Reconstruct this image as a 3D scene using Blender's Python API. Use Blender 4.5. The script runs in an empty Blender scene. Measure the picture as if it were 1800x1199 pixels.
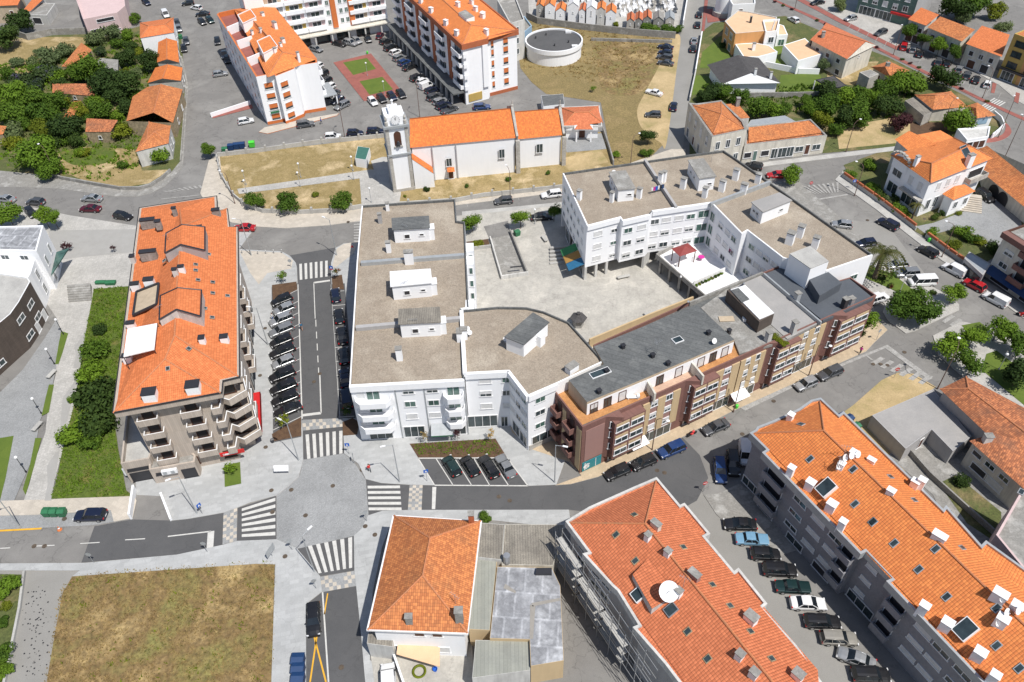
import bpy, bmesh, math, random
from mathutils import Vector, Matrix
from mathutils.geometry import tessellate_polygon
random.seed(7)
S = bpy.context.scene
C = S.collection
# ------------------------------------------------------------------ camera, sky, sun, exposure
F_PX, CU, CV, HC = 1400.0, 900.0, 599.5, 96.0          # focal length in photo pixels, photo centre, camera height
_d = Vector((940 - CU, 2090 - CV, F_PX)).normalized()    # straight down, seen from the camera
_f = Vector((0, 0, 1)); _Y = (_f - _d * _f.dot(_d)).normalized(); _U = -_d; _X = _Y.cross(_U)
R3 = Matrix((_X, _Y, _U))
cam_d = bpy.data.cameras.new('camera'); cam = bpy.data.objects.new('camera', cam_d); C.objects.link(cam)
cam_d.sensor_width = 36; cam_d.lens = 36 * F_PX / 1800; cam_d.clip_start = 1; cam_d.clip_end = 9000
Mc = Matrix((R3 @ Vector((1, 0, 0)), R3 @ Vector((0, -1, 0)), R3 @ Vector((0, 0, -1)))).transposed()
cam.matrix_world = Matrix.Translation((0, 0, HC)) @ Mc.to_4x4()
S.camera = cam
SUN_EL, SUN_AZ = math.radians(60.5), math.atan2(0.663, -0.748)
wd = bpy.data.worlds.new('World'); S.world = wd; wd.use_nodes = True
nt = wd.node_tree; bg = nt.nodes['Background']; sk = nt.nodes.new('ShaderNodeTexSky'); sk.sky_type = 'NISHITA'
sk.sun_disc = False; sk.sun_elevation = SUN_EL; sk.sun_rotation = SUN_AZ; sk.altitude = 50
nt.links.new(sk.outputs[0], bg.inputs[0]); bg.inputs[1].default_value = 0.10
sl = bpy.data.lights.new('sun', 'SUN'); sl.energy = 4.9; sl.angle = math.radians(0.53); sl.color = (1, .965, .91)
so = bpy.data.objects.new('sun', sl); C.objects.link(so)
sd = Vector((math.sin(SUN_AZ) * math.cos(SUN_EL), math.cos(SUN_AZ) * math.cos(SUN_EL), math.sin(SUN_EL)))
so.rotation_euler = sd.to_track_quat('Z', 'Y').to_euler(); so.location = (60, -60, 150)
S.view_settings.view_transform = 'Standard'; S.view_settings.look = 'None'; S.view_settings.exposure = 0.0; S.view_settings.gamma = 1

def g(u, v, z=0.0):
    r = R3 @ Vector((u - CU, v - CV, F_PX)); t = (HC - z) / -r.z
    return Vector((r.x * t, r.y * t, z))
def g2(p, z=0.0): return g(p[0], p[1], z).to_2d()

# ------------------------------------------------------------------ mesh builder
W = {}                                                   # world place of each thing's origin
class MB:
    def __init__(s): s.v = []; s.f = []; s.m = []; s.uv = []; s.smooth = False
    def poly(s, pts, mi=0, uv=None):
        n = len(s.v); s.v += [tuple(p) for p in pts]; s.f.append(tuple(range(n, n + len(pts)))); s.m.append(mi); s.uv.append(uv)
    def fan(s, pts2, z, mi=0):
        pts = [Vector((p[0], p[1], 0)) for p in pts2]
        for t in tessellate_polygon([pts]):
            a, b, c = [pts[i] for i in t]
            if (b - a).cross(c - a).z < 0: b, c = c, b
            s.poly([(q.x, q.y, z) for q in (a, b, c)], mi, [((q.x - q.y) * .707, (q.x + q.y) * .707) for q in (a, b, c)])
    def prism(s, pts2, z0, z1, mi=0, mtop=None, top=True):
        n = len(pts2); ar = sum(pts2[i][0] * pts2[(i + 1) % n][1] - pts2[(i + 1) % n][0] * pts2[i][1] for i in range(n))
        P = list(pts2) if ar > 0 else list(pts2)[::-1]
        for i in range(n):
            a, b = P[i], P[(i + 1) % n]; s.poly([(a[0], a[1], z0), (b[0], b[1], z0), (b[0], b[1], z1), (a[0], a[1], z1)], mi)
        if top: s.fan(P, z1, mi if mtop is None else mtop)
    def box(s, x0, x1, y0, y1, z0, z1, mi=0, T=None):
        P = [(x0, y0, z0), (x1, y0, z0), (x1, y1, z0), (x0, y1, z0), (x0, y0, z1), (x1, y0, z1), (x1, y1, z1), (x0, y1, z1)]
        if T: P = [T(*p) for p in P]
        n = len(s.v); s.v += [tuple(p) for p in P]
        for q in ((0, 3, 2, 1), (4, 5, 6, 7), (0, 1, 5, 4), (1, 2, 6, 5), (2, 3, 7, 6), (3, 0, 4, 7)):
            s.f.append(tuple(n + i for i in q)); s.m.append(mi); s.uv.append(None)
    def tube(s, p, q, r, r2=None, n=8, mi=0, cap=True):
        p = Vector(p); q = Vector(q); r2 = r if r2 is None else r2; d = (q - p).normalized()
        a = d.orthogonal().normalized(); b = d.cross(a); k = len(s.v)
        for c, rr in ((p, r), (q, r2)):
            for i in range(n):
                t = 2 * math.pi * i / n; s.v.append(tuple(c + (a * math.cos(t) + b * math.sin(t)) * rr))
        for i in range(n):
            j = (i + 1) % n; s.f.append((k + i, k + j, k + n + j, k + n + i)); s.m.append(mi); s.uv.append(None)
        if cap:
            s.f.append(tuple(k + n + i for i in range(n))); s.m.append(mi); s.uv.append(None)
            s.f.append(tuple(k + i for i in reversed(range(n)))); s.m.append(mi); s.uv.append(None)
    def lathe(s, prof, c=(0, 0, 0), n=16, mi=0):
        k = len(s.v)
        for r, z in prof:
            for i in range(n):
                t = 2 * math.pi * i / n; s.v.append((c[0] + r * math.cos(t), c[1] + r * math.sin(t), c[2] + z))
        for a in range(len(prof) - 1):
            for i in range(n):
                j = (i + 1) % n; s.f.append((k + a * n + i, k + a * n + j, k + (a + 1) * n + j, k + (a + 1) * n + i)); s.m.append(mi); s.uv.append(None)
    def slope(s, pts, mi=0):                             # roof face whose UV runs in metres along the eave and up the slope
        P = [Vector(p) for p in pts]; nn = Vector((0, 0, 0))
        for i in range(len(P)): nn += P[i].cross(P[(i + 1) % len(P)])
        nn.normalize()
        if nn.z < 0: P.reverse(); nn = -nn
        e = Vector((0, 0, 1)).cross(nn)
        if e.length < 1e-4: e = Vector((1, 0, 0))
        e.normalize(); u = nn.cross(e)
        s.poly(P, mi, [(p.dot(e), p.dot(u)) for p in P])
    def mesh(s, name, mats, off=(0, 0, 0)):
        me = bpy.data.meshes.new(name); o = Vector(off)
        me.from_pydata([tuple(Vector(v) - o) for v in s.v], [], s.f)
        for m in (mats if isinstance(mats, (list, tuple)) else [mats]): me.materials.append(m)
        me.polygons.foreach_set('material_index', s.m)
        if any(u for u in s.uv):
            L = me.uv_layers.new(name='UVMap').data; k = 0
            for fc, u in zip(s.f, s.uv):
                for i in range(len(fc)):
                    L[k].uv = u[i] if u else (0, 0); k += 1
        if s.smooth: me.polygons.foreach_set('use_smooth', [True] * len(s.f))
        me.update(); return me
    def build(s, name, mats, parent=None, loc=None, **kw):
        w = W[parent.name] if parent else Vector(loc or (0, 0, 0))
        o = bpy.data.objects.new(name, s.mesh(name, mats, w)); C.objects.link(o)
        if parent: o.parent = parent
        else: o.location = w
        W[o.name] = w
        return tag(o, **kw)
def tag(o, label=None, cat=None, group=None, kind=None):
    if label: o['label'] = label
    if cat: o['category'] = cat
    if group: o['group'] = group
    if kind: o['kind'] = kind
    return o
def thing(name, loc, label=None, cat=None, group=None, rz=0.0):
    o = bpy.data.objects.new(name, None); C.objects.link(o); o.empty_display_size = .5
    o.location = loc; o.rotation_euler.z = rz; W[o.name] = Vector(loc)
    return tag(o, label, cat, group)
def inst(name, me, parent, loc=(0, 0, 0), rz=0.0, sc=None):      # shared mesh as a part, loc in its parent's frame
    o = bpy.data.objects.new(name, me); C.objects.link(o)
    if parent: o.parent = parent
    o.location = loc; o.rotation_euler.z = rz
    if sc: o.scale = sc
    W[o.name] = (W[parent.name] if parent and parent.name in W else Vector((0, 0, 0))) + Vector(loc)
    return o
def dup(root, loc, rz=0.0, sc=None, **kw):
    r = root.copy(); C.objects.link(r); r.location = loc; r.rotation_euler.z = rz
    if sc: r.scale = sc
    W[r.name] = Vector(loc)
    for ch in root.children:
        c = ch.copy(); C.objects.link(c); c.parent = r
        for gc in ch.children:
            d = gc.copy(); C.objects.link(d); d.parent = c
    return tag(r, **kw)

# ------------------------------------------------------------------ materials
def newmat(name, rough=.85, metal=0.0, spec=None):
    m = bpy.data.materials.new(name); m.use_nodes = True; b = m.node_tree.nodes['Principled BSDF']
    b.inputs['Roughness'].default_value = rough; b.inputs['Metallic'].default_value = metal
    if spec is not None: b.inputs['Specular IOR Level'].default_value = spec
    return m, m.node_tree, b
def N(t, k, **kw):
    n = t.nodes.new(k)
    for a, v in kw.items():
        if a in n.inputs.keys(): n.inputs[a].default_value = v
        else: setattr(n, a, v)
    return n
def ramp(t, src, stops):
    r = t.nodes.new('ShaderNodeValToRGB'); el = r.color_ramp.elements
    while len(el) < len(stops): el.new(.5)
    for e, (p, c) in zip(el, stops): e.position = p; e.color = (*c, 1) if len(c) == 3 else c
    t.links.new(src, r.inputs[0]); return r.outputs[0]
def mixc(t, fac, a, b, mode='MIX'):
    n = t.nodes.new('ShaderNodeMix'); n.data_type = 'RGBA'; n.blend_type = mode
    for sock, val in ((n.inputs[0], fac), (n.inputs[6], a), (n.inputs[7], b)):
        if hasattr(val, 'links') or hasattr(val, 'is_linked'): t.links.new(val, sock)
        else: sock.default_value = val if not isinstance(val, tuple) else ((*val, 1) if len(val) == 3 else val)
    return n.outputs[2]
def pos(t): return N(t, 'ShaderNodeNewGeometry').outputs['Position']
def noise(t, vec, scale, detail=4, rough=.6, dist=0.0):
    n = N(t, 'ShaderNodeTexNoise', Scale=scale, Detail=detail, Roughness=rough, Distortion=dist); t.links.new(vec, n.inputs['Vector']); return n.outputs[0]
def bump(t, b, h, st=.3, dist=.05):
    n = N(t, 'ShaderNodeBump', Strength=st, Distance=dist); t.links.new(h, n.inputs['Height']); t.links.new(n.outputs[0], b.inputs['Normal'])
def sc3(c, k): return tuple(min(1, x * k) for x in c)
def surf(name, c1, c2=None, big=.15, fine=6.0, amt=.35, rough=.9, bst=.0, brick=None, spec=None, c3=None, joint=.75, crack=0):
    """Two-scale noise between c1 and c2 (broad patches), fine grain on top, optional joints (w, h)."""
    m, t, b = newmat(name, rough, spec=spec); p = pos(t); c2 = c2 or sc3(c1, .82)
    n1 = noise(t, p, big, 5, .65, .3); st = [(.36, c1), (.64, c2)]
    if c3: st = [(.3, c1), (.5, c2), (.68, c3)]
    col = ramp(t, n1, st); n2 = noise(t, p, fine, 3, .7)
    gr = ramp(t, n2, [(.25, (1 - amt,) * 3), (.75, (1 + amt * .5,) * 3)])
    col = mixc(t, 1.0, col, gr, 'MULTIPLY'); h = n2
    if brick:
        mp = N(t, 'ShaderNodeMapping'); t.links.new(p, mp.inputs[0]); mp.inputs['Rotation'].default_value = (0, 0, brick[2] if len(brick) > 2 else 0)
        br = N(t, 'ShaderNodeTexBrick'); t.links.new(mp.outputs[0], br.inputs['Vector'])
        br.inputs['Scale'].default_value = 1; br.inputs['Brick Width'].default_value = brick[0]; br.inputs['Row Height'].default_value = brick[1]
        br.inputs['Mortar Size'].default_value = min(brick[:2]) * .06; br.inputs['Color1'].default_value = (1, 1, 1, 1); br.inputs['Color2'].default_value = (.86, .86, .86, 1)
        br.inputs['Mortar'].default_value = (joint,) * 3 + (1,)
        col = mixc(t, 1.0, col, br.outputs[0], 'MULTIPLY')
    if crack:
        vo = N(t, 'ShaderNodeTexVoronoi', feature='DISTANCE_TO_EDGE', Scale=.13); ad = N(t, 'ShaderNodeVectorMath', operation='ADD'); ns = N(t, 'ShaderNodeTexNoise', Scale=.6, Detail=6); t.links.new(p, ns.inputs['Vector'])
        ms = N(t, 'ShaderNodeVectorMath', operation='SCALE'); t.links.new(ns.outputs['Color'], ms.inputs[0]); ms.inputs['Scale'].default_value = 3.5; t.links.new(p, ad.inputs[0]); t.links.new(ms.outputs[0], ad.inputs[1]); t.links.new(ad.outputs[0], vo.inputs['Vector'])
        col = mixc(t, 1.0, col, ramp(t, vo.outputs[0], [(0, (1 - crack,) * 3), (.012, (1, 1, 1))]), 'MULTIPLY')
        st_ = noise(t, p, .45, 6, .75, 1.2); col = mixc(t, 1.0, col, ramp(t, st_, [(.33, (1 - crack * .8,) * 3), (.42, (1, 1, 1)), (.66, (1, 1, 1)), (.75, (1.1,) * 3)]), 'MULTIPLY')
    t.links.new(col, b.inputs['Base Color'])
    if bst: bump(t, b, h, bst)
    return m
def wallm(name, c, dirt=.12, pat=None, rough=.85):
    """Painted wall: faint streaks running down; pat=(w,h,joint) adds cladding joints from object-space position."""
    m, t, b = newmat(name, rough); p = pos(t); mp = N(t, 'ShaderNodeMapping'); mp.inputs['Scale'].default_value = (1, 1, .12); t.links.new(p, mp.inputs[0])
    n1 = noise(t, mp.outputs[0], 1.6, 4, .6); n2 = noise(t, p, .35, 3)
    col = mixc(t, 1.0, ramp(t, n1, [(.3, sc3(c, 1 - dirt)), (.6, c)]), ramp(t, n2, [(.3, (1 - dirt * .7,) * 3), (.65, (1, 1, 1))]), 'MULTIPLY')
    if pat:
        sx = N(t, 'ShaderNodeSeparateXYZ'); t.links.new(p, sx.inputs[0])
        a = N(t, 'ShaderNodeMath', operation='MULTIPLY_ADD'); t.links.new(sx.outputs[0], a.inputs[0]); a.inputs[1].default_value = pat[3] if len(pat) > 3 else 1
        q = N(t, 'ShaderNodeMath', operation='MULTIPLY'); t.links.new(sx.outputs[1], q.inputs[0]); q.inputs[1].default_value = pat[4] if len(pat) > 4 else .7; t.links.new(q.outputs[0], a.inputs[2])
        cb = N(t, 'ShaderNodeCombineXYZ'); t.links.new(a.outputs[0], cb.inputs[0]); t.links.new(sx.outputs[2], cb.inputs[1])
        br = N(t, 'ShaderNodeTexBrick'); t.links.new(cb.outputs[0], br.inputs['Vector']); br.inputs['Scale'].default_value = 1
        br.inputs['Brick Width'].default_value = pat[0]; br.inputs['Row Height'].default_value = pat[1]; br.inputs['Mortar Size'].default_value = min(pat[:2]) * .05
        br.inputs['Color1'].default_value = (1, 1, 1, 1); br.inputs['Color2'].default_value = (.85, .85, .85, 1); br.inputs['Mortar'].default_value = (pat[2],) * 3 + (1,)
        col = mixc(t, 1.0, col, br.outputs[0], 'MULTIPLY')
    t.links.new(col, b.inputs['Base Color']); bump(t, b, n2, .08); return m
def tilem(name, c1, c2, c3=None, w=.26, h=.38, old=.3, line=.55, vert=.75):
    """Clay tiles on UV metres: rolls across the eave, courses up the slope, per-tile and patchy colour."""
    m, t, b = newmat(name, .8); uv = N(t, 'ShaderNodeTexCoord').outputs['UV']; p = pos(t)
    sx = N(t, 'ShaderNodeSeparateXYZ'); t.links.new(uv, sx.inputs[0])
    def frac(o, per):
        d = N(t, 'ShaderNodeMath', operation='DIVIDE'); t.links.new(o, d.inputs[0]); d.inputs[1].default_value = per
        f = N(t, 'ShaderNodeMath', operation='FRACT'); t.links.new(d.outputs[0], f.inputs[0])
        fl = N(t, 'ShaderNodeMath', operation='FLOOR'); t.links.new(d.outputs[0], fl.inputs[0]); return f.outputs[0], fl.outputs[0]
    fx, ix = frac(sx.outputs[0], w); fy, iy = frac(sx.outputs[1], h)
    cb = N(t, 'ShaderNodeCombineXYZ'); t.links.new(ix, cb.inputs[0]); t.links.new(iy, cb.inputs[1])
    wn = N(t, 'ShaderNodeTexWhiteNoise'); t.links.new(cb.outputs[0], wn.inputs['Vector'])
    base = ramp(t, wn.outputs[0], [(0, sc3(c2, 1 - .25 * old)), (.35, c2), (.8, c1), (1, sc3(c1, 1.1))])
    n1 = noise(t, p, .35, 5, .7, .5); dark = c3 or sc3(c2, .55)
    base = mixc(t, ramp(t, n1, [(.48, (0, 0, 0)), (.75, (old,) * 3)]), base, dark)
    n3 = noise(t, p, 2.4, 3, .7); base = mixc(t, ramp(t, n3, [(.55, (0, 0, 0)), (.8, (old * .6,) * 3)]), base, dark)
    lx = ramp(t, fx, [(0, (vert,) * 3), (.14, (1, 1, 1)), (.72, (1, 1, 1)), (1, (vert * .8,) * 3)])
    ly = ramp(t, fy, [(0, (line,) * 3), (.16, (1, 1, 1)), (1, (1, 1, 1))])
    col = mixc(t, 1.0, mixc(t, 1.0, base, lx, 'MULTIPLY'), ly, 'MULTIPLY')
    t.links.new(col, b.inputs['Base Color'])
    hx = ramp(t, fx, [(0, (0,) * 3), (.5, (1,) * 3), (1, (0,) * 3)]); bump(t, b, hx, .5, .05); return m
def plain(name, c, rough=.6, metal=0.0, spec=None):
    m, t, b = newmat(name, rough, metal, spec); p = pos(t)
    t.links.new(ramp(t, noise(t, p, 1.7, 3), [(.3, sc3(c, .88)), (.7, sc3(c, 1.06))]), b.inputs['Base Color']); return m
def glassm(name, c, rough=.12):
    m, t, b = newmat(name, rough, 0, .7); t.links.new(ramp(t, noise(t, pos(t), .6, 2), [(.3, sc3(c, .6)), (.7, sc3(c, 1.5))]), b.inputs['Base Color']); return m
def paintm(name, c, metal=.0):
    m, t, b = newmat(name, .38, metal); b.inputs['Coat Weight'].default_value = .6; b.inputs['Coat Roughness'].default_value = .22
    t.links.new(ramp(t, noise(t, pos(t), 3, 3), [(.3, sc3(c, .9)), (.7, c)]), b.inputs['Base Color']); return m
def leafm(name, a, b_, c=None, tr=.25):
    m, t, b = newmat(name, .75, 0, .2); oi = N(t, 'ShaderNodeObjectInfo').outputs['Random']; p = pos(t)
    col = ramp(t, noise(t, p, 1.1, 4, .7), [(.3, a), (.62, b_)])
    if c: col = mixc(t, ramp(t, noise(t, p, .5, 3), [(.55, (0, 0, 0)), (.7, (.8,) * 3)]), col, c)
    col = mixc(t, 1.0, col, ramp(t, oi, [(0, (.75, .8, .8)), (1, (1.15, 1.12, 1.0))]), 'MULTIPLY')
    t.links.new(col, b.inputs['Base Color'])
    tl = N(t, 'ShaderNodeBsdfTranslucent'); t.links.new(col, tl.inputs[0]); mx = N(t, 'ShaderNodeMixShader'); mx.inputs[0].default_value = tr
    t.links.new(b.outputs[0], mx.inputs[1]); t.links.new(tl.outputs[0], mx.inputs[2]); t.links.new(mx.outputs[0], t.nodes['Material Output'].inputs[0]); return m
SA = -.194
M = dict(
 ground=surf('dry earth', (.20, .16, .09), (.12, .13, .05), .05, 3, .4, bst=.3),
 asph_old=surf('weathered asphalt', (.245, .235, .22), (.195, .187, .176), .09, 9, .18, c3=(.27, .26, .243), crack=.28),
 asph_new=surf('new asphalt', (.088, .088, .09), (.105, .104, .105), .2, 14, .2, crack=.15),
 asph_mid=surf('concrete road', (.285, .275, .255), (.25, .24, .22), .12, 9, .15),
 cobble=surf('grey granite cobbles', (.36, .365, .365), (.29, .295, .295), .16, 7, .28, crack=.14, bst=.2, brick=(.24, .24, .5), joint=.8),
 slab=surf('pale grey paving slabs', (.47, .475, .47), (.40, .405, .40), .2, 9, .12, crack=.13, brick=(1.2, .6, SA), joint=.9),
 slab_w=surf('warm pale paving', (.58, .52, .44), (.5, .45, .38), .2, 6, .14, brick=(.8, .8, .46), joint=.88),
 calc=surf('white limestone cobbles', (.52, .50, .465), (.43, .415, .385), .25, 5, .25, brick=(.5, .5, .3), joint=.82),
 paved_y=surf('yellowish pavement slabs', (.56, .44, .30), (.49, .39, .27), .3, 6, .14, brick=(.6, .6, .46), joint=.88),
 tile_dark=surf('pale and grey tile', (.36, .35, .33), (.33, .32, .30), .5, 9, .1),
 drygrass=surf('dry grass', (.50, .37, .17), (.22, .145, .06), .14, 1.6, .6, bst=.6, c3=(.24, .22, .07)),
 straw=surf('straw coloured dry lawn', (.42, .31, .15), (.28, .21, .085), .13, 3.5, .4, bst=.4, c3=(.60, .46, .27)),
 fieldg=surf('field grass', (.32, .235, .10), (.23, .175, .07), .09, 2.5, .5, bst=.5, c3=(.33, .24, .11)),
 sand=surf('bare sandy soil', (.56, .42, .23), (.44, .33, .17), .15, 4, .25, bst=.3, c3=(.30, .25, .10)),
 green=surf('wild green grass', (.12, .16, .02), (.085, .125, .015), .3, 4, .5, bst=.6, c3=(.19, .17, .045)),
 lawn=surf('mown lawn', (.115, .165, .02), (.09, .14, .016), .4, 8, .25, bst=.3),
 scrub=surf('scrub ground', (.14, .14, .045), (.09, .11, .03), .12, 3, .5, bst=.6, c3=(.27, .20, .10)),
 soil=surf('bark mulch', (.13, .075, .04), (.09, .05, .028), 1.2, 9, .4, bst=.4),
 mark=surf('road paint', (.62, .61, .58), (.52, .51, .48), 1.5, 12, .2),
 mark_old=surf('worn road paint', (.43, .42, .40), (.30, .29, .27), 1.2, 6, .4),
 yellow=plain('yellow road paint', (.7, .38, .03), .8),
 redpath=surf('red cycle path', (.33, .115, .09), (.26, .09, .075), .5, 9, .2),
 kerb=surf('kerb stone', (.47, .45, .42), (.40, .385, .36), 1, 6, .15),
 conc=surf('old concrete', (.34, .325, .30), (.25, .24, .22), .4, 4, .3, c3=(.42, .41, .385)),
 conc_l=surf('light concrete', (.48, .47, .44), (.38, .37, .35), .3, 5, .2),
 patio=surf('courtyard concrete', (.53, .505, .45), (.43, .41, .37), .12, 3, .18, crack=.18, c3=(.57, .54, .48), brick=(1.5, 1.5, .2), joint=.93),
 gravel=surf('roof gravel', (.40, .34, .27), (.32, .265, .205), .13, 4.8, .42, bst=.35, c3=(.43, .37, .295)),
 white=wallm('white render', (.86, .865, .875), .035), white2=wallm('old white render', (.62, .61, .58), .25),
 cream=wallm('stained cream render', (.70, .66, .57), .25), tan=wallm('tan render', (.52, .42, .30), .15),
 beige=wallm('beige wall tiles', (.50, .43, .365), .08, (.3, 2.9, .72)), brownclad=wallm('dark stone cladding', (.11, .085, .07), .2, (.9, .18, .6)),
 maroon=wallm('maroon wall tiles', (.225, .112, .092), .08, (.3, .3, .8)), yband=wallm('sandy yellow wall', (.56, .42, .245), .08),
 mauve=wallm('mauve wall', (.33, .19, .165), .05), greyclad=wallm('grey wall tiles', (.30, .295, .315), .06, (.3, .3, .85, 1, -.9)),
 pink=wallm('pink render', (.62, .47, .46), .1), orangew=wallm('orange render', (.62, .33, .13), .08), ochre=wallm('ochre render', (.50, .35, .10), .1),
 orangep=plain('orange painted panel', (.60, .17, .045), .8), brickr=plain('rust red panel', (.40, .12, .05), .8), redroof=plain('dark red canopy', (.25, .045, .04), .7), ridge=surf('mortared ridge tiles', (.62, .22, .09), (.45, .2, .1), 2, 5, .3),
 greenw=wallm('green wall tiles', (.13, .21, .18), .1, (.5, .5, .8)), greyw=wallm('grey render', (.40, .39, .385), .12), bluew=wallm('pale blue wall', (.30, .43, .55), .1),
 stone=surf('weathered stone', (.50, .475, .43), (.38, .36, .325), .7, 3, .3), stonew=surf('rubble stone', (.42, .33, .21), (.30, .24, .15), .8, 2, .5),
 tile=tilem('orange clay tiles', (.70, .21, .07), (.62, .178, .056), old=.18, line=.5), tile_b=tilem('bright orange tiles', (.80, .26, .07), (.72, .22, .06), old=.12, line=.36, vert=.62, w=.33, h=.4),
 tile_r=tilem('red orange tiles', (.66, .20, .085), (.58, .17, .07), old=.12, line=.36, vert=.62, w=.33, h=.4), tile_o=tilem('old clay tiles', (.56, .20, .08), (.38, .13, .055), (.16, .085, .055), old=.8),
 tile_c=tilem('church tiles', (.72, .215, .045), (.62, .17, .04), old=.22), tile_w=tilem('weathered tiles', (.64, .23, .075), (.50, .165, .055), (.27, .13, .06), old=.5, line=.45),
 peach=surf('peach roof sheet', (.72, .48, .30), (.66, .44, .27), .5, 6, .06), darkroof=surf('dark roof tiles', (.10, .095, .095), (.075, .07, .07), .6, 5, .3, brick=(.3, .4, .7), joint=.6),
 fibro=surf('fibre cement sheet', (.17, .175, .172), (.125, .13, .13), .25, 3, .3, c3=(.19, .195, .19), brick=(.9, 30, -1.12), joint=.72),
 corrug=surf('corrugated roofing', (.33, .30, .25), (.22, .20, .17), .5, 5, .35, brick=(.35, 40, 0), joint=.45),
 sheet=surf('grey green metal sheet', (.33, .335, .29), (.29, .295, .26), .5, 5, .12, brick=(.45, 60, 0), joint=.72, rough=.5),
 memb=surf('slate grey membrane', (.095, .105, .12), (.08, .09, .105), .3, 5, .15), memb2=surf('light membrane roof', (.36, .345, .33), (.31, .30, .29), .3, 5, .12),
 patched=surf('patched waterproofing', (.42, .43, .45), (.26, .265, .28), .35, 1.6, .3, c3=(.50, .51, .53), brick=(2.2, 3.4, .1), joint=1.25), patch=plain('cement patch', (.30, .28, .25), .9),
 terra=surf('terracotta terrace', (.58, .29, .11), (.48, .22, .08), .6, 4, .3, brick=(.3, .3), joint=.85), terrp=surf('pinkish terrace tiles', (.62, .42, .30), (.55, .37, .27), .6, 4, .12, brick=(.4, .4), joint=.85),
 sheetw=plain('white sheet', (.8, .8, .8), .5), steel=plain('galvanised steel', (.45, .46, .47), .4, .6), dark=plain('dark metal', (.03, .03, .035), .5), black=plain('black plastic', (.02, .02, .022), .5),
 rubber=plain('tyre rubber', (.02, .02, .02), .9), rim=plain('alloy rim', (.5, .5, .5), .35, .7), glass=glassm('window glass', (.035, .05, .055)), glassg=glassm('greenish glass', (.06, .12, .10)),
 cglass=glassm('car glass', (.012, .016, .02), .06), shut=plain('roller shutter', (.66, .66, .65), .6), frame=plain('white window frame', (.75, .75, .75), .5), framb=plain('brown frame', (.09, .035, .02), .6),
 red=plain('red sign', (.55, .02, .02), .5), blue=plain('blue sign', (.02, .12, .5), .5), bluec=plain('blue container', (.012, .045, .13), .5), greenc=plain('green container', (.03, .16, .07), .55), limec=plain('lime container', (.08, .6, .05), .5),
 copper=plain('green patina roof', (.05, .15, .12), .6), bark=surf('bark', (.13, .10, .07), (.08, .06, .045), 2, 8, .4), wood=plain('wood', (.3, .17, .08), .7), teal=plain('teal shopfront', (.02, .22, .26), .5),
 lightg=plain('lamp grey', (.42, .44, .45), .5, .3), brownp=plain('brown lamp post', (.16, .1, .08), .6), redl=plain('tail lamp', (.5, .01, .01), .3), hlight=plain('head lamp', (.7, .7, .7), .15),
 skin=plain('skin', (.45, .26, .18), .6), magenta=plain('magenta cloth', (.6, .03, .3), .8), tealaw=plain('blue awning', (.02, .13, .25), .8), greenaw=plain('green awning', (.04, .22, .08), .8), tanaw=plain('ochre awning', (.36, .2, .05), .8),
 leaf=leafm('tree leaves', (.04, .085, .010), (.105, .18, .02)), leafb=leafm('bright leaves', (.08, .145, .012), (.16, .26, .024)), leafd=leafm('dark leaves', (.025, .052, .012), (.06, .10, .022)),
 leafy=leafm('yellow green leaves', (.11, .14, .012), (.2, .23, .02)), reed=leafm('cane leaves', (.09, .13, .05), (.17, .21, .09)), leafp=leafm('purple leaves', (.05, .018, .022), (.09, .03, .035)),
 leafv=leafm('vine with violet flowers', (.03, .06, .02), (.06, .09, .03), (.10, .07, .2)), leafr=leafm('shrub with red flowers', (.04, .08, .015), (.08, .12, .02), (.4, .06, .05)), palm=leafm('palm fronds', (.06, .08, .02), (.14, .13, .04)),
 drystem=leafm('dry stalks', (.26, .17, .065), (.46, .33, .15), (.16, .19, .05)), bouga=leafm('magenta blossom', (.3, .03, .35), (.4, .06, .5)),
)
WHITE_M = M['white']
# ------------------------------------------------------------------ the ground
def smoothp(pts, k=6):
    n = len(pts); out = []
    for i in range(n):
        a, b, c, d = (Vector(pts[(i + j) % n]) for j in (-1, 0, 1, 2))
        for s in range(k):
            t = s / k; out.append(tuple(.5 * (2 * b + (c - a) * t + (2 * a - 5 * b + 4 * c - d) * t * t + (3 * b - a - 3 * c + d) * t ** 3)))
    return out
_used = {}
def lay(name, px, mat, z, thick=.0, kind='structure', sm=False, side=None, **kw):
    k = _used.get(z, 0); _used[z] = k + 1
    pts = [g2(p, z) for p in px]
    if sm: pts = smoothp([tuple(p) for p in pts])
    mb = MB(); zz = z + .004 * (k % 9)
    if thick: mb.prism([tuple(p) for p in pts], zz - thick, zz, 1, 0)
    else: mb.fan([tuple(p) for p in pts], zz)
    c = sum(pts[1:], pts[0].copy() if hasattr(pts[0], 'copy') else Vector(pts[0])) / len(pts) if not sm else Vector(pts[0])
    return mb.build(name, [M[mat], M[side or 'kerb']], None, (0, 0, 0), kind=kind, **kw)
mb = MB(); mb.fan([(-3500, -800), (3500, -800), (3500, 6000), (-3500, 6000)], -.35); mb.build('terrain', M['ground'], kind='structure')
mb = MB(); mb.fan([(-230, 20), (260, 20), (260, 420), (-230, 420)], 0); mb.build('road', M['asph_old'], kind='structure')
A = lambda *a, **k: lay(*a, **k)
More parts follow.
